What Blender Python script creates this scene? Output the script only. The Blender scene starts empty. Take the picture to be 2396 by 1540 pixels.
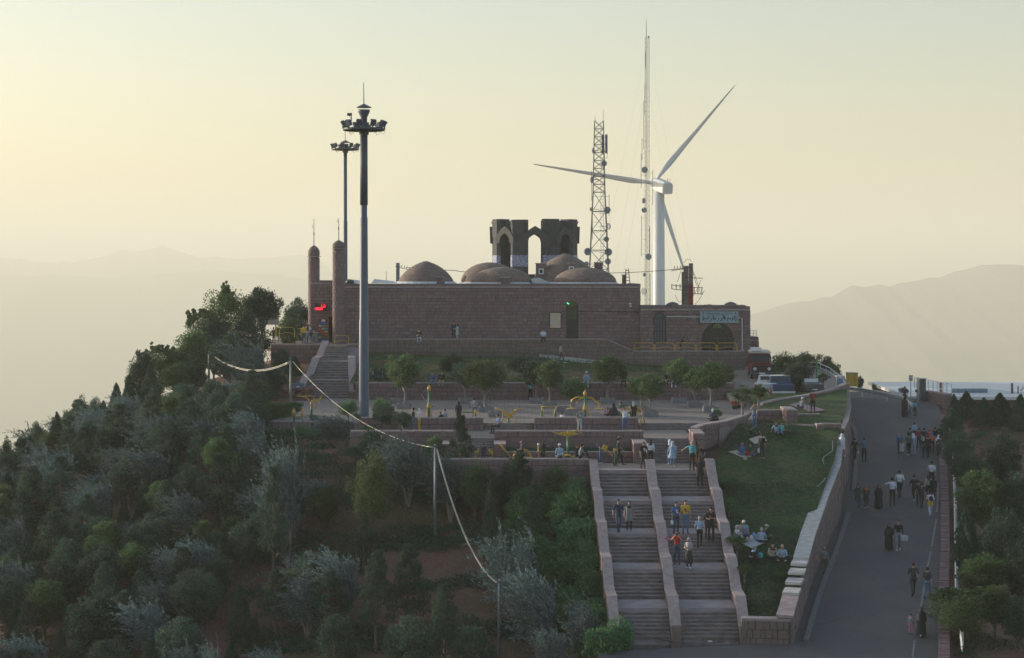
import bpy, bmesh, math, random
from mathutils import Vector, Matrix, noise
import numpy as np
random.seed(7); np.random.seed(7)
SC = bpy.context.scene
COL = SC.collection
R = math.radians
# ---------------- camera, sky, sun, exposure ----------------
F, U0, V0 = 4200.0, 1198.0, 630.0          # focal length and eye level measured on the photograph
cam = bpy.data.cameras.new('camera'); camo = bpy.data.objects.new('camera', cam); COL.objects.link(camo)
camo.location = (0, 0, 0); camo.rotation_euler = (R(90), 0, 0)
cam.sensor_width = 36; cam.lens = 36*F/2396; cam.shift_y = -140/2396
cam.clip_start = 1; cam.clip_end = 120000
SC.camera = camo
SUN_EL, SUN_DIR = R(10), Vector((-.92, .39)).normalized()   # low sun, behind the hill to the left
w = bpy.data.worlds.new('World'); SC.world = w; w.use_nodes = True
nt = w.node_tree; bg = nt.nodes['Background']
sky = nt.nodes.new('ShaderNodeTexSky'); sky.sky_type = 'NISHITA'; sky.sun_disc = False
sky.sun_elevation = SUN_EL; sky.sun_rotation = math.atan2(SUN_DIR.x, SUN_DIR.y)
sky.altitude = 1800; sky.air_density = 1.3; sky.dust_density = 9.5; sky.ozone_density = 1.2
nt.links.new(sky.outputs[0], bg.inputs[0]); bg.inputs[1].default_value = 0.13
sl = bpy.data.lights.new('sun', 'SUN'); sl.energy = 4.0; sl.angle = R(.6); sl.color = (1, .86, .66)
so = bpy.data.objects.new('sun', sl); COL.objects.link(so)
sd = Vector((SUN_DIR.x*math.cos(SUN_EL), SUN_DIR.y*math.cos(SUN_EL), math.sin(SUN_EL)))
so.rotation_euler = sd.to_track_quat('Z', 'Y').to_euler(); so.location = (-60, 120, 60)
vs = SC.view_settings; vs.view_transform = 'Standard'; vs.look = 'None'; vs.gamma = 1; vs.exposure = 0.78; vs.use_curve_mapping = False
HAZE_D, HAZE_C, HAZE_G = 2.6e-4, (.95, .96, .88, 1), .12
cy = SC.cycles
cy.use_denoising = True; cy.max_bounces = 6; cy.diffuse_bounces = 3; cy.glossy_bounces = 2; cy.transmission_bounces = 3
cy.volume_bounces = 2; cy.transparent_max_bounces = 6; cy.sample_clamp_indirect = 6; cy.caustics_reflective = False; cy.caustics_refractive = False

# ---------------- helpers ----------------
def P(u, v, Y): return Vector(((u-U0)*Y/F, Y, (V0-v)*Y/F))
def S(Y): return F/Y
SURF = dict(T1=(-12.53, 0), T2=(-11.18, 0), PL=(-10.76, 0), ROAD=(-27.4, .0963), LAWN=(-36.92, .21), TERR=(-6.6, 0),
            ENT=(-6.93, 0), PARK=(-19.06, .06), BANK=(-26.26, .1139), UL=(-17.0, .048), BALC=(-7.66, 0))
def G(u, v, surf):
    a, b = SURF[surf]; Y = -F*a/((v-V0)+F*b); return Vector(((u-U0)*Y/F, Y, a+b*Y))
def tag(o, label=None, cat=None, group=None, kind=None):
    for k, x in (('label', label), ('category', cat), ('group', group), ('kind', kind)):
        if x: o[k] = x
    return o
def empty(name, loc, label, cat, group=None, rz=0):
    o = bpy.data.objects.new(name, None); COL.objects.link(o); o.location = loc; o.rotation_euler = (0, 0, rz)
    o.empty_display_size = .3
    return tag(o, label, cat, group)
class MB:
    def __init__(s): s.v = []; s.f = []; s.m = []
    def add(s, vs, fs, mi=0):
        n = len(s.v); s.v.extend([tuple(p) for p in vs]); s.f.extend([tuple(i+n for i in f) for f in fs]); s.m.extend([mi]*len(fs)); return s
    def box(s, c, d, rz=0, mi=0, M=None):
        x, y, z = d[0]/2, d[1]/2, d[2]/2; c = Vector(c)
        pts = [Vector((i*x, j*y, k*z)) for i in (-1, 1) for j in (-1, 1) for k in (-1, 1)]
        if M is not None: pts = [M @ p for p in pts]
        elif rz: q = Matrix.Rotation(rz, 3, 'Z'); pts = [q @ p for p in pts]
        return s.add([c+p for p in pts], [(0, 1, 3, 2), (4, 6, 7, 5), (0, 4, 5, 1), (2, 3, 7, 6), (0, 2, 6, 4), (1, 5, 7, 3)], mi)
    def bar(s, a, b, w, h=None, mi=0):
        a, b = Vector(a), Vector(b); d = b-a; h = h or w
        q = d.to_track_quat('X', 'Z').to_matrix()
        return s.box((a+b)/2, (d.length, w, h), M=q, mi=mi)
    def tube(s, pts, rad, n=8, mi=0, cap=True):
        pts = [Vector(p) for p in pts]; k = len(pts)
        if not hasattr(rad, '__len__'): rad = [rad]*k
        vs = []; up = Vector((0, 0, 1))
        for i, p in enumerate(pts):
            t = (pts[min(i+1, k-1)]-pts[max(i-1, 0)]).normalized()
            ref = up if abs(t.z) < .9 else Vector((1, 0, 0))
            a = t.cross(ref).normalized(); b = t.cross(a)
            vs += [p+(a*math.cos(2*math.pi*j/n)+b*math.sin(2*math.pi*j/n))*rad[i] for j in range(n)]
        fs = [(i*n+j, i*n+(j+1) % n, (i+1)*n+(j+1) % n, (i+1)*n+j) for i in range(k-1) for j in range(n)]
        if cap: fs += [tuple(range(n)), tuple(range((k-1)*n, k*n))[::-1]]
        return s.add(vs, fs, mi)
    def lathe(s, prof, c=(0, 0, 0), n=24, mi=0, sx=1, sy=1):
        c = Vector(c); vs = []; k = len(prof)
        for r, z in prof: vs += [c+Vector((r*math.cos(2*math.pi*j/n)*sx, r*math.sin(2*math.pi*j/n)*sy, z)) for j in range(n)]
        fs = [(i*n+j, i*n+(j+1) % n, (i+1)*n+(j+1) % n, (i+1)*n+j) for i in range(k-1) for j in range(n)]
        fs += [tuple(range(n))[::-1], tuple(range((k-1)*n, k*n))]
        return s.add(vs, fs, mi)
    def prism(s, poly, vec, mi=0):
        poly = [Vector(p) for p in poly]; n = len(poly); vec = Vector(vec)
        return s.add(poly+[p+vec for p in poly], [tuple(range(n))[::-1], tuple(range(n, 2*n))]+[(i, (i+1) % n, n+(i+1) % n, n+i) for i in range(n)], mi)
    def ball(s, c, r, n=10, mi=0, sc=(1, 1, 1)):
        c = Vector(c); m = n//2; vs = [c+Vector((0, 0, r*sc[2]))]
        for i in range(1, m):
            a = math.pi*i/m
            vs += [c+Vector((r*sc[0]*math.sin(a)*math.cos(2*math.pi*j/n), r*sc[1]*math.sin(a)*math.sin(2*math.pi*j/n), r*sc[2]*math.cos(a))) for j in range(n)]
        vs.append(c-Vector((0, 0, r*sc[2]))); fs = [(0, 1+j, 1+(j+1) % n) for j in range(n)]
        for i in range(m-2): fs += [(1+i*n+j, 1+(i+1)*n+j, 1+(i+1)*n+(j+1) % n, 1+i*n+(j+1) % n) for j in range(n)]
        b = 1+(m-2)*n; fs += [(b+j, len(vs)-1, b+(j+1) % n) for j in range(n)]
        return s.add(vs, fs, mi)
    def mesh(s, name, mats, smooth=False):
        me = bpy.data.meshes.new(name); me.from_pydata(s.v, [], s.f)
        for m in (mats if isinstance(mats, (list, tuple)) else [mats]): me.materials.append(m)
        if any(s.m): me.polygons.foreach_set('material_index', s.m)
        if smooth: me.polygons.foreach_set('use_smooth', [True]*len(s.f))
        me.update(); return me
    def build(s, name, mats, parent=None, smooth=False, fix=True, **kw):
        me = s.mesh(name, mats, smooth)
        if fix:
            bm = bmesh.new(); bm.from_mesh(me); bmesh.ops.recalc_face_normals(bm, faces=bm.faces); bm.to_mesh(me); bm.free()
        return link(name, me, parent, **kw)
def link(name, me, parent=None, loc=None, rz=0, label=None, cat=None, group=None, kind=None):
    o = bpy.data.objects.new(name, me); COL.objects.link(o)
    if parent: o.parent = parent
    if loc is not None: o.location = loc
    if rz: o.rotation_euler = (0, 0, rz)
    return tag(o, label, cat, group, kind)
def kids(o): return [c for c in bpy.data.objects if c.parent == o]
def copy_thing(root, loc, rz=0, sc=1, label=None):
    c = root.copy(); COL.objects.link(c); c.location = loc; c.rotation_euler = (0, 0, rz)
    c.scale = (sc, sc, sc) if not hasattr(sc, '__len__') else sc
    if label: c['label'] = label
    for k in root.children:
        d = k.copy(); COL.objects.link(d); d.parent = c
        for g in k.children: e = g.copy(); COL.objects.link(e); e.parent = d
    return c

# ---------------- materials ----------------
_M = {}
def tint(c): return (c[0]*.92, c[1]*.99, min(1, c[2]*1.12))     # cool bias put into the colours in place of bluish shade light
def nodes(name):
    m = bpy.data.materials.new(name); m.use_nodes = True; t = m.node_tree
    return m, t, t.nodes['Principled BSDF']
def N(t, typ, **kw):
    n = t.nodes.new(typ)
    for k, x in kw.items():
        if k in n.inputs: n.inputs[k].default_value = x
        else: setattr(n, k, x)
    return n
def mixc(t, a, b, fac):
    m = t.nodes.new('ShaderNodeMix'); m.data_type = 'RGBA'
    for sock, x in ((m.inputs[0], fac), (m.inputs[6], a), (m.inputs[7], b)):
        if hasattr(x, 'node'): t.links.new(x, sock)
        elif isinstance(x, (tuple, list)): sock.default_value = (*x[:3], 1)
        else: sock.default_value = x
    return m.outputs[2]
def ramp(t, src, stops, interp='LINEAR'):
    r = t.nodes.new('ShaderNodeValToRGB'); r.color_ramp.interpolation = interp; e = r.color_ramp.elements
    while len(e) < len(stops): e.new(.5)
    for el, (p, c) in zip(e, stops): el.position = p; el.color = (*c[:3], 1) if hasattr(c, '__len__') else (c, c, c, 1)
    t.links.new(src, r.inputs[0]); return r.outputs[0]
def rnd01(t):
    oi = t.nodes.new('ShaderNodeObjectInfo'); ge = t.nodes.new('ShaderNodeNewGeometry')
    a = N(t, 'ShaderNodeMath', operation='ADD'); f = N(t, 'ShaderNodeMath', operation='FRACT')
    t.links.new(oi.outputs['Random'], a.inputs[0]); t.links.new(ge.outputs['Random Per Island'], a.inputs[1]); t.links.new(a.outputs[0], f.inputs[0])
    return f.outputs[0]
def noise_out(t, scale, detail=5, coord='Object', rough=.6, stretch=None):
    tc = t.nodes.new('ShaderNodeTexCoord') if coord != 'World' else t.nodes.new('ShaderNodeNewGeometry')
    src = tc.outputs['Object'] if coord != 'World' else tc.outputs['Position']
    if stretch:
        mp = t.nodes.new('ShaderNodeMapping'); mp.inputs['Scale'].default_value = stretch; t.links.new(src, mp.inputs[0]); src = mp.outputs[0]
    n = N(t, 'ShaderNodeTexNoise', Scale=scale, Detail=detail, Roughness=rough); t.links.new(src, n.inputs['Vector'])
    return n.outputs['Fac']
def bump(t, p, src, strength=.3, dist=.02):
    b = N(t, 'ShaderNodeBump', Strength=strength, Distance=dist); t.links.new(src, b.inputs['Height']); t.links.new(b.outputs[0], p.inputs['Normal'])
def mat(name, c, rough=.8, var=.2, scale=3, bmp=0, metal=0, c2=None, coord='Object', spec=None, stretch=None, emit=None):
    if name in _M: return _M[name]
    m, t, p = nodes(name)
    p.inputs['Roughness'].default_value = rough; p.inputs['Metallic'].default_value = metal
    if spec is not None: p.inputs['Specular IOR Level'].default_value = spec
    if var or c2:
        n = noise_out(t, scale, coord=coord, stretch=stretch)
        c = tint(c) if not emit else c; c2 = tint(c2) if c2 else None
        lo = tuple(x*(1-var) for x in c); hi = tuple(min(1, x*(1+var)) for x in (c2 or c))
        t.links.new(ramp(t, n, [(.32, lo), (.68, hi)]), p.inputs['Base Color'])
        if bmp: bump(t, p, n, bmp)
    else: p.inputs['Base Color'].default_value = (*(c if emit else tint(c)), 1)
    if emit: p.inputs['Emission Color'].default_value = (*c, 1); p.inputs['Emission Strength'].default_value = emit
    _M[name] = m; return m
def stone_mat(name, cols, nscale=6, rough=.9, amt=.35):
    if name in _M: return _M[name]
    m, t, p = nodes(name); k = len(cols)
    base = ramp(t, rnd01(t), [(i/k, (.55*c[0]*.95+.118, .55*c[1]*.96+.086, .55*c[2]*1.06+.096)) for i, c in enumerate(cols)], 'CONSTANT')
    n = noise_out(t, nscale, coord='World'); n2 = noise_out(t, .35, coord='World', detail=3)
    dk = mixc(t, base, (.06, .05, .05), ramp(t, n, [(.35, amt), (.7, 0.)]))
    dk2 = mixc(t, dk, tuple(.62*x for x in cols[0]), ramp(t, n2, [(.35, .6), (.65, 0.)]))
    t.links.new(dk2, p.inputs['Base Color']); p.inputs['Roughness'].default_value = rough
    bump(t, p, n, .6, .02); _M[name] = m; return m
def leaf_mat(name, cols, trans=.3, rough=.6):
    if name in _M: return _M[name]
    m, t, p = nodes(name); k = len(cols)
    base = ramp(t, rnd01(t), [(i/max(1, k-1), (c[0]*1.02, c[1]*1.2, c[2]*1.85)) for i, c in enumerate(cols)])
    oi = t.nodes.new('ShaderNodeObjectInfo')
    hs = N(t, 'ShaderNodeHueSaturation'); mr = N(t, 'ShaderNodeMapRange'); mr.inputs[3].default_value = .75; mr.inputs[4].default_value = 1.3
    t.links.new(oi.outputs['Random'], mr.inputs[0]); t.links.new(mr.outputs[0], hs.inputs['Value']); t.links.new(base, hs.inputs['Color'])
    t.links.new(hs.outputs[0], p.inputs['Base Color']); p.inputs['Roughness'].default_value = max(rough, .8); p.inputs['Specular IOR Level'].default_value = .22
    tr = t.nodes.new('ShaderNodeBsdfTranslucent'); t.links.new(hs.outputs[0], tr.inputs[0])
    mx = t.nodes.new('ShaderNodeMixShader'); mx.inputs[0].default_value = trans
    t.links.new(p.outputs[0], mx.inputs[1]); t.links.new(tr.outputs[0], mx.inputs[2]); t.links.new(mx.outputs[0], t.nodes['Material Output'].inputs[0])
    _M[name] = m; return m
STONE = stone_mat('pink_stone', [(.30, .20, .215), (.23, .165, .185), (.36, .25, .255), (.27, .195, .225), (.18, .135, .16), (.36, .25, .20), (.31, .18, .185), (.25, .18, .205), (.34, .235, .24)])
STONED = stone_mat('rough_stone', [(.25, .195, .185), (.19, .155, .16), (.30, .22, .205), (.22, .18, .185), (.27, .18, .165)], 5)
MORTAR = mat('mortar', (.10, .08, .08), .95, .3, 4, .3)
CAP = mat('stone_cap', (.36, .28, .265), .85, .18, 3, .15, coord='World')
CAPL = mat('pale_cap', (.50, .47, .43), .8, .2, 2.5, .2, coord='World')
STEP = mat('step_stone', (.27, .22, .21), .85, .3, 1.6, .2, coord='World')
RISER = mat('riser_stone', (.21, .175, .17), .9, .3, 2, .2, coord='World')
YEL = mat('yellow_paint', (.55, .33, .04), .4, .12, 8)
GRN = mat('green_paint', (.03, .17, .06), .4, .15, 8)
STEEL = mat('galvanised_steel', (.34, .36, .39), .42, .15, 3, metal=.6)
DSTEEL = mat('dark_steel', (.09, .10, .12), .5, .2, 5, metal=.4)
WHITE = mat('white_paint', (.72, .70, .66), .5, .08, 4)
BLACK = mat('black_rubber', (.02, .02, .022), .7, .2, 5)
BARK = mat('bark', (.13, .10, .08), .9, .35, 9, .5)
BARKP = mat('pale_bark', (.22, .19, .165), .9, .3, 9, .5)
WIREM = mat('wire', (.03, .03, .035), .9, 0, spec=.1)
CABLE = mat('bright_cable', (.62, .58, .48), .35, 0, metal=.5)
# ---------------- terrain ----------------
XK = [-110, -80, -60, -50, -43, -35, -28, -22, -16, -9, -2, 5]
YK = [40, 60, 95, 110, 118, 126, 140, 150, 160, 172, 190, 220, 300]
ZT = [[-52, -46, -42, -40, -39, -38, -37, -36.5, -36, -36, -36, -36],
      [-45, -40, -36, -34, -33, -32, -31, -30.5, -30, -30, -30, -30],
      [-40, -34, -29, -27, -26, -24.5, -23.5, -22.5, -21.5, -20.7, -20.3, -20.3],
      [-38, -32, -26, -24, -22.5, -21, -19.5, -18.3, -17.5, -17, -16.2, -16],
      [-37, -31, -25.5, -22.5, -21, -19, -17.2, -14.4, -12.3, -12.0, -13.2, -13.4],
      [-36, -30, -24, -21.5, -19.5, -17, -14.6, -12.2, -11.1, -12.2, -12.2, -12.2],
      [-36, -30, -23.5, -20.5, -18.5, -15.5, -12.6, -11.2, -11.1, -11.9, -11.9, -11.9],
      [-36, -30, -23.5, -20.5, -18.5, -14.8, -11, -10, -10.4, -11.4, -11.4, -11.4],
      [-37, -31, -25, -22, -19.5, -15, -10, -8.6, -8.3, -9.2, -9.5, -9.5],
      [-42, -37, -32, -29, -26, -19, -11.5, -8.2, -7.4, -7.8, -8, -8],
      [-55, -50, -45, -42, -38, -30, -20, -12, -9, -8.4, -8.4, -8.4],
      [-80, -74, -68, -64, -60, -50, -40, -30, -22, -16, -14, -14],
      [-150, -140, -130, -125, -118, -108, -98, -85, -70, -50, -35, -25]]
WALLB = [(89.7, 14.0), (102.9, 17.35), (110.8, 19.56), (117, 21.4), (128.8, 24.1), (141.4, 26.7), (163.4, 30.8), (200, 37)]
ROADR = [(70, 16.5), (89.9, 21.4), (97.2, 23.1), (107.1, 25.6), (121.7, 29.1), (138.2, 32.9), (151.6, 36.1), (160, 38.0), (200, 46)]
def lerp_tab(tab, y):
    if y <= tab[0][0]:
        (a, b), (c, d) = tab[0], tab[1]; return b+(y-a)*(d-b)/(c-a)
    for (a, b), (c, d) in zip(tab, tab[1:]):
        if y <= c: return b+(y-a)*(d-b)/(c-a)
    return tab[-1][1]
def bil(x, y):
    x = min(max(x, XK[0]), XK[-1]); y = min(max(y, YK[0]), YK[-1])
    i = max(k for k in range(len(XK)-1) if XK[k] <= x); j = max(k for k in range(len(YK)-1) if YK[k] <= y)
    a = (x-XK[i])/(XK[i+1]-XK[i]); b = (y-YK[j])/(YK[j+1]-YK[j])
    return (ZT[j][i]*(1-a)+ZT[j][i+1]*a)*(1-b)+(ZT[j+1][i]*(1-a)+ZT[j+1][i+1]*a)*b
def road_z(y):
    y = max(y, 60)
    return -27.4+.0963*y if y < 163 else -11.70-.02*(y-163)
def near_h(x, y):
    xw, xr = lerp_tab(WALLB, y), lerp_tab(ROADR, y)
    if x <= 5: z = bil(x, y)
    elif x < xw-1.7:
        if y < 89.5: z = road_z(y)-.15
        elif x < 12.4: z = -12.9-(112-y)*.2843-.9 if y < 112 else (-13.4 if y < 119 else -12.2)
        elif y < 124: z = -36.92+.21*y-.7
        else: z = -11.9
        if y > 150: z = -11.3
    elif x < xr+.6: z = road_z(y)-.15
    else: z = road_z(y)-.25-.07*(x-xr)+.25*math.sin(x*.35+y*.13)
    if y < 89.5 and 4 < x < xr+.6: z = road_z(y)-.15
    if y < 89.5 and x <= 5: z = bil(x, y)*(1-max(0, (x+2)/7))+(road_z(y)-.15)*max(0, (x+2)/7) if x > -2 else bil(x, y)
    if y > 168 and x > 5:
        k = y-168; z = max(min(z, -9.5)-.33*k, -18-1.2*max(0, abs(x-y*.079)-9))
    return z
def H(x, y):
    cx, cyy = min(max(x, -110), 75), min(max(y, 40), 300)
    d = math.hypot(x-cx, y-cyy) if y > 40 else math.hypot(x-cx, (y-cyy)*.25)
    z = near_h(cx, cyy)
    if d > 0:
        if 300 <= y < 520 and abs(x-y*.079) < 60: z = max(z-.42*d, -18-1.2*max(0, abs(x-y*.079)-9))
        else: z -= .42*d
    nz = noise.fractal(Vector((x*.004, y*.004, 3)), 1, 2, 5)*min(d, 200)*.12
    z += nz
    if x < 5 and d == 0: z += .22*noise.noise(Vector((x*.35, y*.35, 0)))+.5*noise.noise(Vector((x*.09, y*.09, 5)))*(1 if x < -8 or y < 115 else .2)
    return max(z, -600+2*noise.noise(Vector((x*.001, y*.001, 0))))
def axis(lo, hi, step, far0, far1, g=1.16):
    a = list(np.arange(lo, hi+.01, step)); s = step; x = hi
    while x < far1: s *= g; x += s; a.append(x)
    s = step; x = lo
    while x > far0: s *= g; x -= s; a.insert(0, x)
    return a
def hit(u, v, y0=70, y1=260):
    y = y0
    while y < y1:
        p = P(u, v, y)
        if p.z <= H(p.x, y): return p
        y += .35
    return None
def soil_mat():
    m, t, p = nodes('dry_soil')
    n1 = noise_out(t, .5, coord='World'); n2 = noise_out(t, 7, coord='World', rough=.75); n3 = noise_out(t, .12, coord='World', detail=3)
    soil = ramp(t, n2, [(.3, (.10, .058, .05)), (.5, (.18, .098, .085)), (.72, (.24, .14, .12))])
    dry = ramp(t, n2, [(.3, (.09, .07, .052)), (.7, (.22, .175, .13))])
    c = mixc(t, soil, dry, ramp(t, n1, [(.46, 0.), (.58, .75)]))
    c = mixc(t, c, (.05, .065, .03), ramp(t, n3, [(.5, 0.), (.62, .6)]))
    gp = t.nodes.new('ShaderNodeNewGeometry'); sp = t.nodes.new('ShaderNodeSeparateXYZ'); t.links.new(gp.outputs['Position'], sp.inputs[0])
    far = N(t, 'ShaderNodeMapRange'); far.inputs[1].default_value = -80; far.inputs[2].default_value = -400; t.links.new(sp.outputs[2], far.inputs[0])
    pn = noise_out(t, .0016, coord='World', detail=8, stretch=(1, .25, 1))
    plain = ramp(t, pn, [(.3, (.10, .095, .06)), (.5, (.20, .17, .12)), (.7, (.32, .28, .21))])
    c = mixc(t, c, plain, far.outputs[0])
    t.links.new(c, p.inputs['Base Color']); p.inputs['Roughness'].default_value = .95; p.inputs['Specular IOR Level'].default_value = .1
    bump(t, p, n2, .5, .06); _M['dry_soil'] = m; return m
SOIL = soil_mat()
xs = axis(-66, 54, 1.2, -52000, 52000); ys = axis(78, 190, 1.2, -400, 60000)
TV = [(x, y, H(x, y)) for y in ys for x in xs]; nx = len(xs)
me = bpy.data.meshes.new('ground'); me.from_pydata(TV, [], [(j*nx+i, j*nx+i+1, (j+1)*nx+i+1, (j+1)*nx+i) for j in range(len(ys)-1) for i in range(nx-1)])
me.materials.append(SOIL); me.polygons.foreach_set('use_smooth', [True]*len(me.polygons)); link('ground', me, kind='structure')

def mountain(name, pts, Y, depth, col, seed):
    """a range whose crest runs along pts, with spurs and gullies falling to the plain on both sides"""
    us = np.arange(pts[0][0], pts[-1][0]+1, 6); rows = 26; V = []
    for j in range(rows+1):
        t = j/rows*2-1                                        # -1 near foot, 0 crest, 1 far foot
        for u in us:
            v = np.interp(u, [p[0] for p in pts], [p[1] for p in pts]); x = (u-U0)*Y/F; y = Y+t*depth
            top = (V0-v)*Y/F
            k = 1-abs(t); sp = noise.fractal(Vector((x/1900, y/3800, seed)), 1, 2, 6)
            z = -600+(top+600)*(k**.85)*(1+.16*sp*(1-k)*1.6)
            if abs(t) < .01: z = top+8*noise.fractal(Vector((x/300, seed, 0)), 1, 2, 4)
            V.append((x, y, max(z, -605)))
    n = len(us); me = bpy.data.meshes.new(name); me.from_pydata(V, [], [(j*n+i, j*n+i+1, (j+1)*n+i+1, (j+1)*n+i) for j in range(rows) for i in range(n-1)])
    me.materials.append(mat('mountain_rock', col, .95, .3, .002, coord='World')); link(name, me, kind='structure')
RR = [(1500, 838), (1640, 775), (1757, 736), (1803, 721), (1867, 706), (1897, 706), (1927, 695), (1946, 695), (1994, 669), (2025, 674), (2058, 666), (2081, 671), (2107, 662), (2143, 657), (2177, 646), (2198, 646), (2234, 631), (2262, 627), (2298, 618), (2335, 619), (2396, 622), (2500, 610), (2640, 630), (2900, 690), (3200, 800)]
LR = [(-900, 680), (-600, 640), (-300, 618), (0, 603), (44, 604), (126, 616), (147, 610), (167, 614), (205, 607), (246, 600), (284, 585), (325, 587), (362, 580), (380, 574), (410, 586), (444, 595), (472, 603), (503, 600), (540, 607), (608, 604), (667, 601), (711, 597), (745, 606), (780, 640), (830, 664), (900, 690), (1100, 715)]
LR2 = [(-900, 700), (-300, 668), (0, 648), (120, 640), (260, 652), (400, 640), (520, 632), (640, 640), (720, 655), (830, 700), (1000, 735)]
mountain('mountain_range', RR, 6600, 2700, (.14, .12, .10), 1.7)
mountain('mountain_range', LR, 11000, 3200, (.14, .12, .10), 4.1)
mountain('mountain_range', LR2, 8800, 2200, (.14, .12, .10), 7.3)

# ---------------- haze: one closed box of even air ----------------
hz = MB().box((0, 30000, (345-640)/2), (96000, 62000, 345+640)).build('haze', [], None, kind='stuff')
hm, ht, hp = nodes('haze_air'); ht.nodes.remove(hp)
pv = ht.nodes.new('ShaderNodeVolumePrincipled'); pv.inputs['Color'].default_value = HAZE_C
pv.inputs['Density'].default_value = HAZE_D; pv.inputs['Anisotropy'].default_value = HAZE_G
ht.links.new(pv.outputs[0], ht.nodes['Material Output'].inputs['Volume']); hz.data.materials.append(hm)
# ---------------- stones: shared block meshes ----------------
def block_mesh(name, m, seed, ch=.07):
    """unit block 1x1x1 with worn, slightly uneven edges (44 triangles)"""
    rr = random.Random(seed); bm = bmesh.new(); bmesh.ops.create_cube(bm, size=1)
    bmesh.ops.bevel(bm, geom=bm.edges[:], offset=ch, segments=1, affect='EDGES')
    for v in bm.verts: v.co += Vector([rr.uniform(-.022, .022) for _ in range(3)])
    me = bpy.data.meshes.new(name); bm.to_mesh(me); bm.free(); me.materials.append(m); return me
BLK = {id(m): [block_mesh('stone', m, s) for s in range(4)] for m in (STONE, STONED, CAP, STEP, CAPL)}
def place_blocks(parent, blocks, m, name='stone', limit=300):
    """blocks: (centre, (len, depth, height), angle). The largest/nearest are objects, what is left is one joined part"""
    org = parent.matrix_basis.inverted() if parent else Matrix()
    blocks = sorted(blocks, key=lambda b: -(b[1][0]*b[1][2])**.5/max(b[0][1], 1)) if len(blocks) > limit else blocks
    for i, (c, d, a) in enumerate(blocks[:limit]):
        o = link(name, BLK[id(m)][i % 4], parent, loc=org @ Vector(c), rz=a); o.scale = d
    if len(blocks) > limit:
        mb = MB()
        for c, d, a in blocks[limit:]: mb.box(org @ Vector(c), d, rz=a)
        mb.build(name, m, parent, kind='stuff')
def face_blocks(A, B, zb, zt, ch=.3, sl=.62, dep=.16, proud=.03, seed=0, hole=None, gap=.032, cuts=None):
    """stones laid in courses on the face from A to B (2-D points, face looks to the right of A->B)"""
    rr = random.Random(seed); A, B = Vector(A), Vector(B); L = (B-A).length; t = (B-A)/L; nrm = Vector((t.y, -t.x)); ang = math.atan2(t.y, t.x)
    fb = zb if callable(zb) else (lambda s: zb); ft = zt if callable(zt) else (lambda s: zt)
    lo = min(fb(0), fb(L)); hi = max(ft(0), ft(L)); n = max(1, round((hi-lo)/ch)); ch = (hi-lo)/n; out = []
    for k in range(n):
        z0 = lo+k*ch; s = -rr.uniform(0, sl*.6)
        while s < L-.02:
            w = sl*rr.uniform(.55, 1.35); a, b = max(s, 0), min(s+w, L)
            if L-b < .12: b = L
            for h0, h1, ht in (cuts or ()):
                if z0+ch*.5 < ht:
                    if a < h0 < b and b <= h1+.6: b = h0 if h0-a > .1 else b
                    elif a < h1 < b and a >= h0-.6: a = h1
            mid = (a+b)/2
            if b-a > .1:
                q0, q1 = max(z0, fb(mid)), min(z0+ch, ft(mid))
                if q1-q0 > .07 and not (hole and hole(mid, (q0+q1)/2)):
                    p = A+t*mid+nrm*(proud-dep/2+rr.uniform(-.012, .015))
                    out.append(((p.x, p.y, (q0+q1)/2), (b-a-gap, dep, q1-q0-gap), ang))
            s += w
            if b >= L: break
    return out
def path_pts(pts, step=1.6):
    out = [Vector(pts[0])]
    for a, b in zip(pts, pts[1:]):
        a, b = Vector(a), Vector(b); n = max(1, int((b-a).length/step)); out += [a+(b-a)*(i+1)/n for i in range(n)]
    return out
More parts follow.
